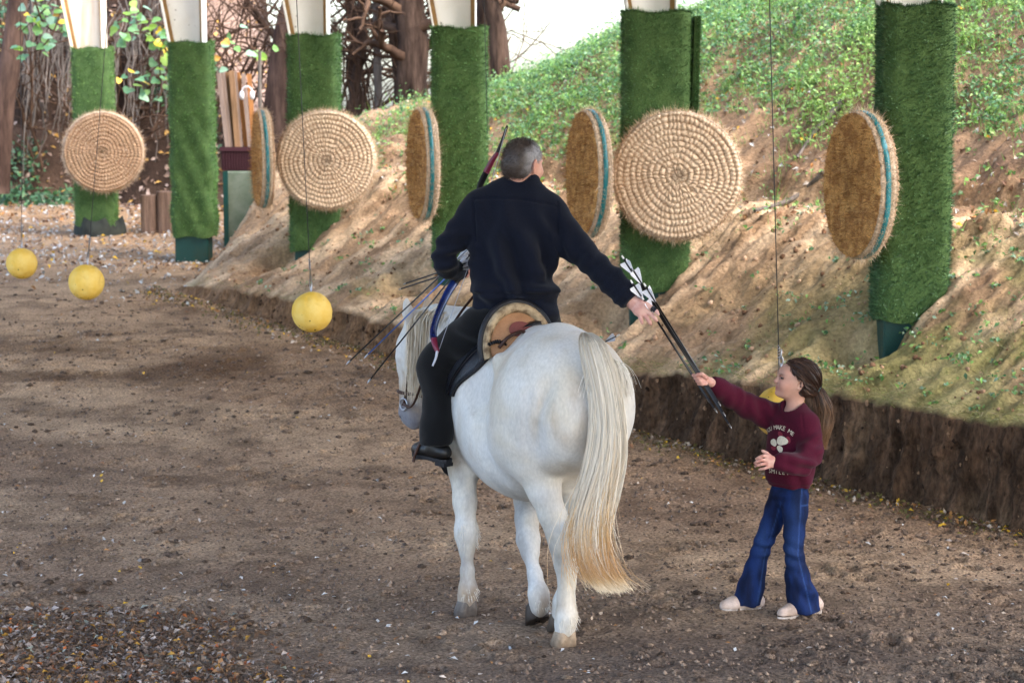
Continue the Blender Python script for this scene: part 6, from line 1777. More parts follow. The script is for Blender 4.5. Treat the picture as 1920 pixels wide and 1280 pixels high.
# stirrups belong to the saddle
def stirrup(c, ax, top):
    up_ = unit(A(top) - c); sd_ = unit(np.cross(ax, up_))
    th = np.linspace(-.15, np.pi + .15, 30)
    pts = np.array([c + sd_ * .065 * math.cos(a) + up_ * (.11 * math.sin(a)) for a in th])
    V_, q_ = tube(pts, .007, 8, up=ax); 
    toL = lambda V: np.stack([(V - HO) @ hx, (V - HO) @ hy, V[:, 2]], -1)
    s_ = obj('stirrup', mesh('stirrup', toL(V_), q_), MT['leather_brown'], saddle)
    V_, q_ = tube([c + sd_ * .062, c - sd_ * .062], .012, 10, up=up_, flat=.3); obj('tread', mesh('tread', toL(V_), q_), MT['zinc'], s_)
    V_, q_ = tube([pts[15], (pts[15] + A(top)) / 2, A(top)], .014, 6, up=sd_, flat=.25); obj('stirrup_leather', mesh('stirrup_leather', toL(V_), q_), MT['leather_brown'], s_)
ax_ = unit(bt_ - bh)
stirrup(bh + ax_ * np.linalg.norm(bt_ - bh) * .74 + A((0, 0, -.012)), ax_, from_h(A((1.0, .33, 1.10))))
stirrup(bhR + hx * .17 + A((0, 0, -.02)), hx, from_h(A((1.02, -.31, 1.16))))

# ------------------------------------------------------------------ bow, arrows
bow = thing('bow', 'horse bow with blue limbs and maroon tips held in the rider\'s left hand', 'bow', tuple(GRIP))
def ribbon_part(name, pts, w0, w1, t_, mat, face, parent, n=26):
    p = catmull([Q(*q) for q in pts], n)
    V_, q_ = tube(p - GRIP, np.linspace(w0, w1, n), 10, up=face, flat=t_); return obj(name, mesh(name, V_, q_), MT[mat], parent)
fc_ = (.25, -1, .1)
ribbon_part('grip', [(886, 452, 9.60), (869, 506, 9.60), (853, 530, 9.57)], .017, .017, .8, 'bow_black', fc_, bow)
l1 = ribbon_part('upper_limb', [(886, 452, 9.60), (896, 390, 9.62), (900, 350, 9.62), (913, 320, 9.60)], .017, .015, .35, 'bow_black', fc_, bow)
ribbon_part('limb_wrap', [(911, 324, 9.60), (922, 303, 9.595), (933, 286, 9.59)], .0165, .010, .5, 'bow_red', fc_, l1)
ribbon_part('limb_tip', [(933, 286, 9.59), (942, 262, 9.585), (951, 236, 9.58)], .009, .0055, .8, 'bow_black', fc_, l1)
l2 = ribbon_part('lower_limb', [(853, 528, 9.57), (838, 552, 9.50), (822, 588, 9.36), (813, 618, 9.22), (813, 636, 9.16)], .021, .017, .30, 'bow_blue', fc_, bow)
ribbon_part('limb_wrap', [(813, 634, 9.165), (816, 648, 9.14), (821, 660, 9.13)], .0165, .010, .5, 'bow_red', fc_, l2)
ribbon_part('limb_tip', [(820, 658, 9.13), (817, 672, 9.12), (811, 686, 9.11)], .007, .0045, .8, 'bow_pale', fc_, l2)
V_, q_ = tube(np.array([Q(950, 238, 9.58), Q(878, 500, 9.33), Q(814, 682, 9.11)]) - GRIP, .0016, 5); obj('bowstring', mesh('bowstring', V_, q_), MT['bow_pale'], bow)

def arrow(tip, nock, label, group, shaft='carbon', vane_col='vane', spin=0.0, big=1.0):
    tip, nock = A(tip), A(nock); L_ = np.linalg.norm(nock - tip); ax = (nock - tip) / L_
    t = thing('arrow', label, 'arrow', tuple(tip), group)
    a_ = unit(np.cross(ax, (0.1, 1, .2))); b_ = np.cross(ax, a_)
    V_, q_ = tube([ax * .03, ax * L_ * .5, ax * (L_ - .012)], .0038 * (1 + .3 * (big > 1)), 8); obj('shaft', mesh('shaft', V_, q_), MT[shaft], t)
    V_, q_ = tube([ax * 0, ax * .012, ax * .03], [.0008, .004, .0042], 8); obj('point', mesh('point', V_, q_), MT['zinc'], t)
    V_, q_ = tube([ax * (L_ - .014), ax * L_, ax * (L_ + .006)], [.0042, .0045, .003], 8); obj('nock', mesh('nock', V_, q_), MT['nock'], t)
    for k in range(3):
        d_ = a_ * math.cos(spin + k * 2.094) + b_ * math.sin(spin + k * 2.094); n_ = np.cross(ax, d_) * .0006
        s0 = ax * (L_ - .105); s1 = ax * (L_ - .028)
        o_ = [s0 + d_ * .003, s1 + d_ * .003, s1 + d_ * .021 * big + ax * .004, s1 + d_ * .022 * big - ax * .008, s0 + d_ * .012 * big + ax * .03]
        Vv = np.array([p_ + n_ for p_ in o_] + [p_ - n_ for p_ in o_])
        Fv3 = np.array([(0, 1, 4), (1, 3, 4), (1, 2, 3), (5, 9, 6), (6, 9, 8), (6, 8, 7)]); Fv4 = np.array([(i, (i + 1) % 5, (i + 1) % 5 + 5, i + 5) for i in range(5)])
        obj('vane', mesh('vane', Vv, [Fv3, Fv4], False), MT[vane_col], t)
    return t
GA, GB = 'arrows handed over between rider and girl', 'arrows held with the bow in the rider\'s left hand'
for x0, y0, x1, y1, lb, sp in ((1372, 803, 1167, 481, 'longest-reaching arrow of the bundle, its tip lowest below the girl\'s hand', .3),
                               (1358, 783, 1177, 501, 'second arrow of the handed-over bundle, nock just below the topmost', 1.0),
                               (1348, 772, 1188, 524, 'middle arrow of the bundle passed to the girl', .7),
                               (1346, 765, 1200, 538, 'fourth arrow of the bundle passed to the girl', .1),
                               (1336, 752, 1212, 553, 'arrow of the bundle with its nock nearest the rider\'s hand', 1.5)):
    ko = {1372: 0, 1358: 3.5, 1348: -3.5, 1346: 6.5, 1336: -6}[x0]; k = x0 - 1340
    arrow(P(x0 + ko * .84, y0 - ko * .54, 8.99 + .0006 * k), P(x1 + ko * 1.3, y1 - ko * .8, 8.86 + .004 * (sp - .7)), lb, GA, spin=sp, big=1.35)
for x0, y0, d0, x1, y1, d1, lb, mt in ((756, 533, 9.95, 887, 489, 9.42, 'upper of two short-looking dark arrows pointing left past the rider\'s elbow', 'carbon'),
                                  (747, 543, 9.93, 888, 497, 9.40, 'lower of two short-looking dark arrows pointing left past the rider\'s elbow', 'carbon'),
                                  (648, 684, 9.42, 884, 462, 9.56, 'dark arrow held by the rider, its tip farthest left', 'carbon'),
                                  (682, 672, 9.40, 882, 476, 9.54, 'blue metal arrow held by the rider beside the farthest-left one', 'alu'),
                                  (688, 719, 9.36, 885, 472, 9.52, 'dark arrow held by the rider, pointing lowest past the horse\'s mane', 'carbon')):
    arrow(Q(x0, y0, d0), Q(x1, y1, d1), lb, GB, mt, spin=.4 + .3 * (x0 % 7))
QN = Q(1160, 628, 9.40); QS = from_h(A((1.30, -.40, 1.10)))
arrow(QS, QN, 'arrow with its white nock showing behind the horse\'s tail', 'arrow in the quiver on the rider\'s far side')
qa = unit(QN - QS)
quiver = thing('quiver', 'dark leather quiver on the rider\'s far hip, hidden by the horse', 'quiver', tuple(QS))
V_, q_ = tube([qa * -.03, qa * .02, qa * .2, qa * .40], [.02, .034, .042, .05], 16); obj('quiver_body', mesh('quiver_body', V_, q_), MT['leather_brown'], quiver)
V_, q_ = tube([qa * .385, qa * .41], .054, 16); obj('quiver_rim', mesh('quiver_rim', V_, q_), MT['leather_black'], quiver)
V_, q_ = tube(np.array([qa * .36, (Q(1030, 600, 9.32) - QS) * .6 + qa * .1, Q(1025, 590, 9.30) - QS]), .009, 6); obj('quiver_strap', mesh('quiver_strap', V_, q_), MT['leather_black'], quiver)

# ------------------------------------------------------------------ the girl
GD = -.15
def G(x, y, d): return P(x, y, d + GD)
TG_ = lambda L: [(G(x, y, d), r) for x, y, d, r in L]
girl_o = A(G(1465, 1145, 9.25)); girl_o[2] = 0
girl = thing('person', 'child with a ponytail in a maroon sweatshirt and flared jeans holding up arrows', 'person', tuple(girl_o))
def gput(name, V_, F_, mat, parent=girl, col=None, label=None):
    ob = obj(name, mesh(name, V_ - girl_o, F_, True, col), MT[mat], parent)
    if label: ob['label'] = label
    return ob
gT = unit((-.80, -.60, 0)); gR = A((-.6, .8, 0))
# sweatshirt
lo = np.minimum(G(1310, 940, 8.8), G(1560, 690, 9.5)) - .02; hi = np.maximum(G(1310, 940, 8.8), G(1560, 690, 9.5)) + .02
fw = Field(lo, hi, .0062)
gt = [(1480, 912, 9.25, .108), (1480, 890, 9.25, .122), (1482, 860, 9.25, .124), (1484, 828, 9.25, .122), (1486, 802, 9.25, .116), (1487, 785, 9.25, .085), (1488, 770, 9.25, .056)]
fw.chain(TG_(gt), .035, (gT, .76))
fw.chain(TG_([(1478, 782, 9.28, .058), (1462, 784, 9.33, .058)]), .04)
fw.chain(TG_([(1497, 786, 9.22, .058), (1511, 796, 9.17, .060)]), .04)
gRA = [(1462, 783, 9.33, .060), (1435, 775, 9.33, .062), (1405, 762, 9.30, .058), (1372, 743, 9.26, .051), (1348, 727, 9.22, .044), (1336, 718, 9.20, .034)]
gLA = [(1511, 796, 9.17, .060), (1518, 825, 9.13, .061), (1519, 852, 9.08, .060), (1506, 866, 9.02, .056), (1484, 868, 8.98, .050), (1464, 867, 8.97, .043), (1459, 867, 8.968, .034)]
fw.chain(TG_(gRA), .03); fw.chain(TG_(gLA[:2]), .03); fw.chain(TG_(gLA[1:]), .012)
fw.plane(G(1333, 716, 9.20), G(1333, 716, 9.2) - G(1360, 736, 9.24), .004)
fw.plane(G(1480, 916, 9.25), (0, 0, -1), .004)
fw.chain(TG_([(1487, 785, 9.24, .030), (1486, 762, 9.23, .050)]), .008, op='sub')
SV, SQ = fw.nets(2); SN = normals(SV, SQ)
SV = folds(SV, SN, G(1500, 866, 9.0), (1, 0, .15), (.2, 0, 1), .012, 95, .10, 901)
SV = folds(SV, SN, G(1518, 835, 9.08), (.5, 0, .6), (-.5, 0, .8), .010, 90, .08, 902)
SV = folds(SV, SN, G(1440, 772, 9.25), (.5, 0, -1), (1, 0, .5), .011, 80, .09, 903)
SV = folds(SV, SN, G(1385, 750, 9.2), (.2, 0, 1), (1, 0, -.2), .005, 100, .07, 904)
SV = folds(SV, SN, G(1500, 902, 9.15), (.4, 0, -1), (1, 0, .4), .007, 80, .09, 905)
SV = folds(SV, SN, G(1475, 800, 9.15), (-.6, 0, -1), (1, 0, -.5), .004, 60, .12, 906)
SN = normals(SV, SQ); sx, sy = pxs(SV)
hemz = A(G(1480, 903, 9.25))[2]
rib = sstep(hemz + .006, hemz - .004, SV[:, 2])
SV = SV - SN * (.007 * rib)[:, None]
sho = np.exp(-((sx - 1505 - .10 * (sy - 790)) / 1.4) ** 2) * ((sy > 775) & (sy < 812)) * (SN[:, 1] < 0)
SV = SV - SN * (.004 * sho)[:, None]
sweat = gput('sweatshirt', SV, SQ, 'sweat')
dl = np.full(len(SV), 9.)
for (p0_, r0_), (p1_, r1_) in zip(TG_(gLA)[1:-1], TG_(gLA)[2:]):
    ab_ = p1_ - p0_; t_ = np.clip(((SV - p0_) @ ab_) / (ab_ @ ab_), 0, 1); dl = np.minimum(dl, np.linalg.norm(SV - p0_ - t_[:, None] * ab_, axis=1) - (r0_ + (r1_ - r0_) * t_))
sw_bvh = bvh_of(SV, SQ[np.all(dl[SQ] > .012, axis=1)])
# jeans
RL = [(1466, 930, 9.28, .062), (1457, 955, 9.29, .057), (1445, 985, 9.28, .049), (1433, 1012, 9.27, .044), (1425, 1035, 9.27, .043), (1416, 1065, 9.28, .049), (1408, 1100, 9.29, .061), (1399, 1142, 9.30, .078)]
LLg = [(1492, 930, 9.20, .064), (1491, 960, 9.19, .058), (1489, 1000, 9.18, .049), (1488, 1028, 9.17, .044), (1491, 1050, 9.17, .044), (1495, 1080, 9.17, .058), (1502, 1110, 9.17, .068), (1509, 1152, 9.17, .083)]
lo = np.minimum(G(1360, 1165, 9.0), G(1555, 890, 9.45)) - .02; hi = np.maximum(G(1360, 1165, 9.0), G(1555, 890, 9.45)) + .02
fg = Field(lo, hi, .0062)
fg.ell(G(1480, 922, 9.25), (.090, .080, .085), .03)
for k in range(len(RL) - 1):
    fg.chain(TG_(RL[k:k + 2]), .02); fg.chain(TG_(LLg[k:k + 2]), .02)
fg.plane(G(1480, 902, 9.25), (0, 0, 1), .004)
cut = .035
fg.plane(A((0, 0, cut)), (0, 0, -1), .003)
DV, DQ = fg.nets(2); DN = normals(DV, DQ)
DV = folds(DV, DN, G(1435, 1025, 9.2), (1, 0, .2), (0, 0, 1), .010, 110, .07, 911)
DV = folds(DV, DN, G(1490, 1045, 9.1), (1, 0, -.3), (.2, 0, 1), .010, 110, .07, 912)
DV = folds(DV, DN, G(1420, 1110, 9.2), (.5, 0, .8), (.8, 0, -.4), .012, 70, .10, 913)
DV = folds(DV, DN, G(1525, 1125, 9.1), (.5, 0, -.5), (.5, 0, .8), .012, 70, .10, 914)
DV = folds(DV, DN, G(1460, 935, 9.2), (.6, 0, .3), (-.3, 0, 1), .004, 120, .06, 915)
DN = normals(DV, DQ)
sx, sy = pxs(DV)
dn1 = fbm(DV * np.array([22, 22, 7]), 4, 921)
jb, jd, jl = lin((20, 41, 88)), lin((11, 22, 50)), lin((46, 72, 122))
a_ = sstep(-.35, .4, dn1)[:, None]; jc = jb * a_ + jd * (1 - a_)
fade = np.exp(-(((sx - 1428) / 14) ** 2 + ((sy - 1010) / 34) ** 2)) + np.exp(-(((sx - 1484) / 14) ** 2 + ((sy - 1030) / 34) ** 2)) + .6 * np.exp(-(((sx - 1487) / 12) ** 2 + ((sy - 970) / 40) ** 2))
fade = np.clip(fade, 0, 1)[:, None] * .5; jc = jc * (1 - fade) + jl * fade
sl = np.exp(-((sx - (1503 - .06 * (sy - 930) + .30 * np.clip(sy - 1040, 0, 200))) / 1.2) ** 2) * (DN[:, 1] < .1)
sl2 = np.exp(-((sx - (1462 - .30 * (sy - 950) + .14 * np.clip(sy - 1040, 0, 200))) / 1.2) ** 2) * (DN[:, 1] < .1) * (sx < 1465)
pk = np.exp(-((sy - 948 + .12 * (sx - 1500)) / 1.3) ** 2) * (sx > 1500) * (sy < 960)
ln_ = np.clip(sl + .7 * sl2 + pk, 0, 1)[:, None] * .6; jc = jc * (1 - ln_) + jl * 1.2 * ln_
hemj = sstep(cut + .020, cut + .012, DV[:, 2])[:, None]; jc = jc * (1 - .4 * hemj) + jd * .4 * hemj
DV = DV - DN * (.003 * np.clip(sl + sl2, 0, 1))[:, None]
gput('jeans', DV, DQ, 'jeans', col=jc.clip(0, 1))
# shoes
def shoe(heel, toe):
    ax = unit((toe - heel) * A((1, 1, 0))); up_ = A((0, 0, 1.)); sd_ = np.cross(up_, ax); L_ = np.linalg.norm(toe - heel)
    B = lambda f, u, s=0.: heel * A((1, 1, 0)) + A((0, 0, 1)) * (heel[2] + (toe[2] - heel[2]) * f) + ax * f * L_ + up_ * u + sd_ * s
    fb = Field(np.minimum(heel, toe) - .08, np.maximum(heel, toe) + .1, .0055)
    fb.chain([(B(.10, .04), .034), (B(.4, .04), .034), (B(.7, .034), .036), (B(.90, .028), .029)], .02)
    fb.chain([(B(.14, .05), .034), (B(.22, .09), .033)], .02)
    fb.plane(B(.5, .018), (0, 0, -1), .003)
    V_, q_ = fb.nets(1); b = gput('shoe', V_, q_, 'shoe')
    out = [(f, np.interp(f, [0, .05, .25, .5, .75, .93, 1], [.014, .030, .033, .030, .037, .028, .010])) for f in np.linspace(0, 1, 26)]
    rows = np.array([[B(f * 1.04 - .02, zz, w_ * k_) for f, w_ in out] + [B(f * 1.04 - .02, zz, -w_ * k_) for f, w_ in out[::-1]] for zz, k_ in ((0, .92), (.004, .98), (.016, .98), (.019, .92))])
    m = rows.shape[1]; i = np.arange(3)[:, None] * m; j = np.arange(m)[None]; k = (j + 1) % m
    jj = np.arange(25)
    F_ = np.concatenate([np.stack([i + j, i + k, i + m + k, i + m + j], -1).reshape(-1, 4), np.stack([jj, jj + 1, m - 2 - jj, m - 1 - jj], -1)])
    obj('sole', mesh('sole', rows.reshape(-1, 3) - girl_o, F_, False), MT['sole'], b)
def onground(x, d, z=.004):
    p_ = G(x, 1150, d); return A((p_[0], p_[1], z))
shoe(onground(1428, 9.30), onground(1352, 9.26))
shoe(onground(1538, 9.22, .012), onground(1460, 9.10))
# head
GC_ = G(1492, 714, 9.25)
gf = unit((-.965, -.12, .20)); gu = unit(A((.16, .02, 1)) - gf * (A((.16, .02, 1)) @ gf)); gs = np.cross(gu, gf)      # gs: her left (towards the camera)
rg = np.stack([gf, gs, gu])
K = lambda f, s, u: GC_ + (gf * f + gs * s + gu * u) * .92
fh = Field(GC_ - .19, GC_ + .16, .0031)
fh.ell(K(-.012, 0, .022), (.092, .072, .080), .03, rg)
fh.ell(K(.028, 0, -.025), (.062, .056, .066), .03, rg)
fh.ell(K(.052, 0, -.068), (.032, .034, .028), .025, rg)
fh.ell(K(.066, 0, .030), (.024, .05, .034), .025, rg)
fh.seg(K(-.018, 0, -.04), G(1488, 775, 9.25), .041, .042, .03)
fh.chain([(K(.086, 0, .008), .007), (K(.100, 0, -.014), .0085), (K(.104, 0, -.021), .0095)], .009)
fh.ell(K(.091, 0, -.045), (.009, .017, .006), .004, rg); fh.ell(K(.088, 0, -.058), (.009, .015, .0065), .004, rg)
fh.ell(K(.077, 0, -.080), (.016, .018, .014), .012, rg)
for s in (-1, 1):
    fh.ell(K(.060, s * .036, -.030), (.028, .02, .024), .02, rg)
    fh.ell(K(.086, s * .028, .005), (.014, .017, .011), .008, rg, op='sub')
    fh.ell(K(.079, s * .029, .0105), (.011, .015, .005), .003, rg)
    fh.ell(K(.079, s * .029, -.0035), (.010, .014, .004), .003, rg)
    er = np.stack([unit(gf * .95 - gs * s * .3), unit(gs * s * .95 + gf * .3), gu])
    c_ = K(-.006, s * .068, -.012); fh.ell(c_, (.015, .007, .025), .006, er); fh.ell(c_ + er[1] * .006, (.008, .005, .016), .004, er, op='sub')
hV, hQ = fh.nets(1)
s1, s2 = lin((194, 150, 130)), lin((176, 116, 100))
kn = sstep(-.3, .4, fbm(hV * 35, 3, 931))[:, None]; gc = s1 * kn + (s1 * .85 + s2 * .15) * (1 - kn)
lp = np.exp(-(np.linalg.norm((hV - K(.09, 0, -.052)) / A((.02, .02, .010)), axis=1)) ** 2)[:, None]; gc = gc * (1 - .75 * lp) + lin((170, 92, 88)) * .75 * lp
chk = np.exp(-(np.linalg.norm(hV - K(.062, .04, -.034), axis=1) / .025) ** 2)[:, None]; gc = gc * (1 - .3 * chk) + lin((204, 128, 112)) * .3 * chk
for s in (-1, 1):
    d_ = (hV - K(.085, s * .030, .0045)); e1 = np.exp(-((d_ @ gu) / .0055) ** 2 - ((d_ @ gf) / .018) ** 2 - ((d_ @ gs) / .015) ** 2)[:, None]; gc = gc * (1 - .9 * e1) + lin((44, 30, 26)) * .85 * e1
    d_ = (hV - K(.085, s * .030, .0235)); e1 = np.exp(-((d_ @ gu) / .0038) ** 2 - ((d_ @ gf) / .03) ** 2 - ((d_ @ gs) / .017) ** 2)[:, None]; gc = gc * (1 - .8 * e1) + lin((70, 48, 40)) * .8 * e1
GBV, GBQ, GBC = [hV], [hQ], [gc]
# right hand gripping the arrows
gr_ = G(1315, 711, 9.11)
ar_ax = unit(P(1358, 783, 9.0) - P(1200, 538, 8.86))
fq = Field(gr_ - .1, gr_ + .1, .0036)
fq.chain([(G(1342, 722, 9.21), .021), (G(1331, 716, 9.17), .020), (G(1322, 712, 9.135), .021)], .014)
for q, o_ in enumerate((-.026, -.009, .008, .024)):
    c_ = gr_ + ar_ax * o_
    px_ = unit(np.cross(ar_ax, (0, 1, 0)))
    c2 = c_ + A((-.004, 0, 0))
    fq.chain([(c2 + A((.014, -.010, 0)), .0082), (c2 + A((-.006, -.026, 0)), .0080), (c2 + A((-.022, -.012, 0)), .0076), (c2 + A((-.016, .010, 0)), .007)], .003)
fq.chain([(G(1325, 708, 9.10), .011), (G(1316, 701, 9.07), .0088), (G(1308, 702, 9.075), .0078)], .004)
qV, qQ = fq.nets(1); kn = sstep(-.3, .4, fbm(qV * 45, 3, 933))[:, None]
GBV.append(qV); GBQ.append(qQ); GBC.append(lin((206, 160, 144)) * kn + lin((190, 134, 120)) * (1 - kn))
# left hand resting at the waist, fingers half curled
fq = Field(G(1432, 864, 8.95) - .1, G(1432, 864, 8.95) + .1, .0036)
fq.chain(TG_([(1456, 866, 8.965, .021), (1448, 865, 8.96, .019)]), .012)
fq.chain(TG_([(1448, 859, 8.955, .0125), (1439, 857, 8.95, .011)]), .012)
fq.chain(TG_([(1448, 866, 8.955, .0125), (1438, 866, 8.945, .012)]), .012)
fq.chain(TG_([(1449, 872, 8.955, .0115), (1440, 874, 8.945, .010)]), .012)
for L in ([(1440, 855, 8.95, .0080), (1431, 854, 8.94, .0074), (1423, 857, 8.945, .0068), (1418, 860, 8.955, .006)],
          [(1438, 862, 8.945, .0082), (1428, 862, 8.935, .0075), (1419, 865, 8.94, .0070), (1415, 868, 8.955, .006)],
          [(1438, 868, 8.945, .0080), (1428, 870, 8.935, .0073), (1420, 872, 8.94, .0068), (1416, 874, 8.955, .006)],
          [(1441, 875, 8.945, .0074), (1433, 878, 8.938, .0067), (1427, 879, 8.943, .0060), (1423, 880, 8.95, .0054)]):
    fq.chain(TG_(L), .0025)
fq.chain(TG_([(1446, 857, 8.965, .0100), (1437, 849, 8.975, .0086), (1430, 845, 8.98, .0074)]), .004)
qV, qQ = fq.nets(1); kn = sstep(-.3, .4, fbm(qV * 45, 3, 934))[:, None]
GBV.append(qV); GBQ.append(qQ); GBC.append(lin((206, 160, 144)) * kn + lin((190, 134, 120)) * (1 - kn))
fu = Field(np.minimum(G(1310, 1165, 8.8), G(1560, 690, 9.5)) - .02, np.maximum(G(1310, 1165, 8.8), G(1560, 690, 9.5)) + .02, .011)
fu.chain([(p_, r_ * .74) for p_, r_ in TG_(gt)], .03, (gT, .7))
for L in (gRA, gLA): fu.chain([(p_, r_ * .5) for p_, r_ in TG_(L)], .02)
for L in (RL, LLg): fu.chain([(p_, min(r_ * .62, .045)) for p_, r_ in TG_(L)], .02)
uV, uQ = fu.nets(1); GBV.append(uV); GBQ.append(uQ); GBC.append(np.tile(s1, (len(uV), 1)))
off = 0; F_ = []
for V_, q_ in zip(GBV, GBQ): F_.append(q_ + off); off += len(V_)
gput('body', np.concatenate(GBV), np.concatenate(F_), 'skin', col=np.concatenate(GBC).clip(0, 1))
for s in (-1, 1):
    th = np.linspace(0, np.pi, 9); V_, q_ = lathe(np.stack([.0078 * np.sin(th), .0078 * np.cos(th)], -1), 12); gput('eye', V_ + K(.0825, s * .029, .0045), q_, 'eye')
# hair: combed back to a tied ponytail
TIE = K(-.098, .0, -.028)
fc2 = Field(GC_ - .17, GC_ + .15, .0048)
fc2.ell(K(-.016, 0, .024), (.098, .079, .087), .03, rg)
fc2.ell(K(-.055, 0, -.018), (.050, .056, .048), .04, rg)
fc2.seg(K(-.06, 0, -.01), TIE, .05, .018, .04)
fc2.plane(K(.050, 0, .05), unit(gf * 1.0 - gu * .55), .008)
for s in (-1, 1):
    fc2.ell(K(.045, s * .07, -.035), (.052, .035, .062), .012, rg, op='sub')
    fc2.ell(K(.002, s * .080, -.016), (.026, .022, .032), .006, rg, op='sub')
fc2.plane(K(-.05, 0, -.066), unit(-gu - gf * .1), .012)
kV, kQ = fc2.nets(2); kN = normals(kV, kQ)
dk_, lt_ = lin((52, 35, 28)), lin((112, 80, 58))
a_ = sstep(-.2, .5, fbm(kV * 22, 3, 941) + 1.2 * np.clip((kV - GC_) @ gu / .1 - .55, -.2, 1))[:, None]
hair2 = gput('hair', kV, kQ, 'hair', col=dk_ * (1 - a_ * .6) + lt_ * a_ * .6)
g = np.random.default_rng(942)
nS = 4200; ix = g.integers(0, len(kV), nS); p_ = kV[ix] + kN[ix] * .0015; m_ = 9
pth = np.empty((nS, m_, 3)); cur = p_.copy(); nn_ = kN[ix].copy()
kb = BVHTree.FromPolygons([tuple(v) for v in kV], [tuple(int(i) for i in q) for q in kQ])
for k in range(m_):
    pth[:, k] = cur
    d_ = TIE - cur; dist = np.linalg.norm(d_, axis=1, keepdims=True); d_ = d_ / (dist + 1e-6)
    d_ = d_ - nn_ * (d_ * nn_).sum(1, keepdims=True); d_ /= np.linalg.norm(d_, axis=1, keepdims=True) + 1e-6
    cur = cur + d_ * np.minimum(.011, dist)
    for q in range(nS):
        loc, nr, _, _ = kb.find_nearest(Vector(cur[q]))
        if loc is not None: cur[q] = A(loc) + A(nr) * (.0012 + .004 * ((q * 7919) % 97) / 97 + (.006 if q % 13 == 0 else 0)); nn_[q] = A(nr)
V_, q_ = strands(pth, np.linspace(.0016, .0008, m_), seed=943)
lc = pick([(54, 36, 29), (70, 48, 37), (44, 30, 25), (92, 66, 50)], nS, g, .25)
o = obj('hair_strands', mesh('hair_strands', V_ - girl_o, q_, True, np.repeat(lc, m_ * 2, 0)), MT['hair'], hair2); o['kind'] = 'stuff'
# ponytail
tl = catmull([TIE, TIE + A((.022, 0, .006)), G(1543, 756, 9.25), G(1547, 782, 9.25), G(1543, 810, 9.24), G(1538, 842, 9.24)], 20)
nS = 1500; m_ = 20; r_ = np.sqrt(g.random(nS)); an = g.uniform(0, 6.283, nS); tq = np.linspace(0, 1, m_)
wd = np.interp(tq, [0, .12, .4, .75, 1], [.012, .024, .040, .036, .018]); en = np.clip(g.normal(.9, .12, nS), .4, 1.05)
pth = np.empty((nS, m_, 3))
for q in range(nS):
    ts = tq * min(en[q], 1); c_ = np.stack([np.interp(ts, tq, tl[:, k]) for k in range(3)], -1); w_ = np.interp(ts, tq, wd)
    pth[q] = c_ + A((1, 0, 0)) * (w_ * r_[q] * math.cos(an[q]) + .014 * np.sin(ts * 11 + (q % 9)) * ts + (q % 17 == 0) * .02 * math.sin(q) * ts)[:, None] + A((0, 1, 0)) * (w_ * r_[q] * math.sin(an[q]))[:, None]
V_, q_ = strands(pth, np.linspace(.0015, .0006, m_), seed=945)
lc = pick([(58, 39, 31), (76, 52, 39), (48, 33, 27), (110, 78, 57)], nS, g, .2); bl = np.clip(tq[None, :, None], 0, 1) ** 2 * .55
lc = lc[:, None] * (1 - bl) + lin((176, 136, 98)) * bl
o = gput('ponytail', V_, q_, 'hair', col=np.repeat(lc.reshape(-1, 3), 2, 0))
th = np.linspace(0, 2 * np.pi, 24)
e1 = unit(np.cross(TIE - K(-.05, 0, 0), (0, 0, 1))); e2 = unit(np.cross(e1, TIE - K(-.05, 0, 0)))
V_, q_ = tube(np.array([TIE + A((.014, 0, .002)) + e1 * .027 * math.cos(a) + e2 * .025 * math.sin(a) for a in th]), .0115 + .002 * np.sin(th * 9), 8, cap=False); gput('hair_tie', V_, q_, 'tie')
# white neckline of the shirt underneath
# printed chest: lettering and plain patches, laid on the cloth
cD = unit((-.45, -.90, 0)); prt_r = unit(np.cross(cD, (0, 0, -1)))          # print plane axes seen from the front
org = None
pr_c = G(1456, 826, 9.15)
ex = unit(np.cross((0, 0, 1.), -cD)) * -1
if ex[0] < 0: ex = -ex
def lay(V2, off=.0022):
    """plane coordinates (m) -> points on the sweatshirt"""
    out = []
    for u_, v_ in V2:
        o_ = pr_c + ex * u_ + A((0, 0, 1.)) * v_ + cD * .3
        h_ = sw_bvh.ray_cast(Vector(o_), Vector(-cD))
        out.append(A(h_[0]) + A(h_[1]) * off if h_[0] is not None else None)
    return out
def patch(name, poly, mat, off=.0022):
    """a fan polygon subdivided and draped"""
    poly = np.asarray(poly, float); c = poly.mean(0); n = len(poly); rows = [lay(poly * k + c * (1 - k), off) for k in (1, .75, .5, .25, .02)]
    if any(p_ is None for r in rows for p_ in r): return
    V_ = np.array(rows).reshape(-1, 3); i = np.arange(4)[:, None] * n; j = np.arange(n)[None]; k = (j + 1) % n
    gput(name, V_, np.stack([i + j, i + k, i + n + k, i + n + j], -1).reshape(-1, 4), mat, sweat)
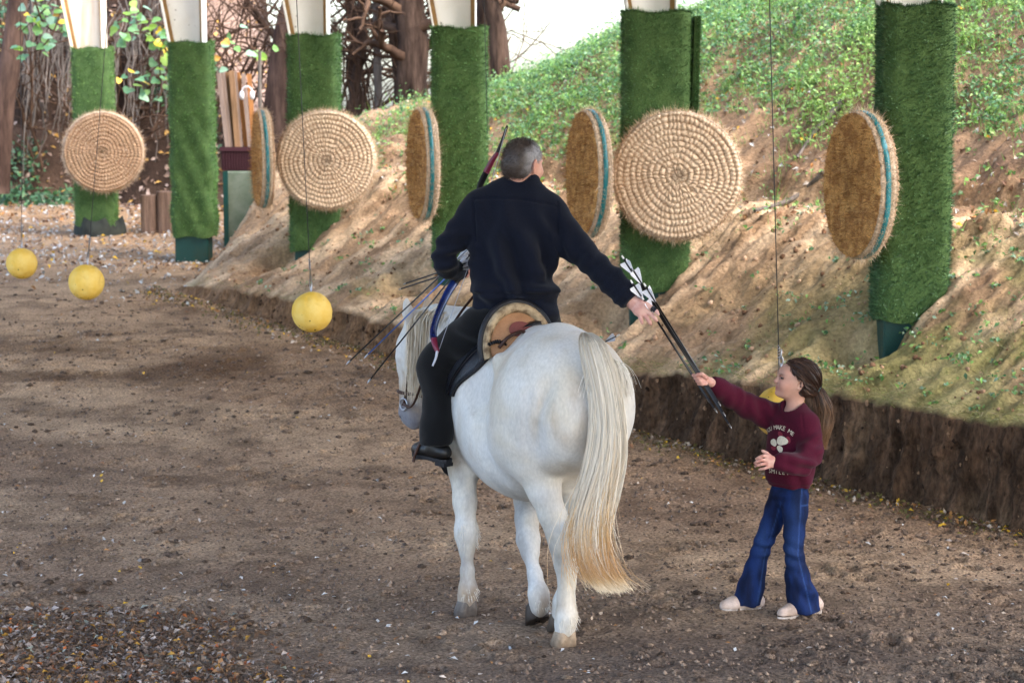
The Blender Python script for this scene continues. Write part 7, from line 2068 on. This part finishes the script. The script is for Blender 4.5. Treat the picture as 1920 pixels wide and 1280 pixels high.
def letters(txt, pos, size, rot, mat='ink_cream'):
    cu = bpy.data.curves.new('lettering', 'FONT'); cu.body = txt; cu.size = size; cu.align_x = 'CENTER'; cu.offset = 0
    cu.resolution_u = 3
    tmp = bpy.data.objects.new('lettering_tmp', cu); COL.objects.link(tmp)
    bpy.context.view_layer.update()
    me = bpy.data.meshes.new_from_object(tmp.evaluated_get(bpy.context.evaluated_depsgraph_get()))
    bpy.data.objects.remove(tmp)
    V2 = np.array([(v.co.x, v.co.y) for v in me.vertices]); F_ = [tuple(p.vertices) for p in me.polygons]; bpy.data.meshes.remove(me)
    ca, sa = math.cos(rot), math.sin(rot); V2 = np.stack([V2[:, 0] * ca - V2[:, 1] * sa, V2[:, 0] * sa + V2[:, 1] * ca], -1) + A(pos)
    V3 = lay(V2, .003)
    if any(v is None for v in V3): print('letter off cloth', txt); return
    m2 = bpy.data.meshes.new('lettering'); m2.from_pydata([tuple(v - girl_o) for v in V3], [], F_)
    obj('lettering', m2, MT['ink_cream'], sweat)
S_ = .0262
arc_t = 'YOU MAKE ME'
for q, ch in enumerate(arc_t):
    if ch == ' ': continue
    a = (q - 5) / 10.0 * 1.34 - .10
    R0 = .118
    letters(ch, (.006 + R0 * math.sin(a), -.070 + R0 * math.cos(a)), .029, -a)
for q, ch in enumerate('SMILE!'):
    letters(ch, (-.046 + .0200 * q, -.166 + .001 * q), .029, 0)
def blob(cx, cy, rx, ry, seed, n=18):
    g = np.random.default_rng(seed); a = np.linspace(0, 2 * np.pi, n, endpoint=False); k = 1 + .10 * np.sin(2 * a + seed) + .07 * np.sin(3 * a + 2 * seed)
    return np.stack([cx + rx * k * np.cos(a), cy + ry * k * np.sin(a)], -1)
patch('printed_patch', blob(.020, -.002, .028, .024, 1), 'ink_cream'); patch('printed_patch', blob(-.028, -.018, .018, .018, 2), 'ink_cream')
patch('printed_patch', blob(.010, -.042, .016, .016, 3), 'ink_cream')
patch('printed_patch', blob(.008, .028, .016, .011, 4), 'ink_red', .0016); patch('printed_patch', blob(.050, .004, .014, .016, 5), 'ink_red', .0016); patch('printed_patch', blob(-.028, -.044, .016, .010, 6), 'ink_red', .0016)
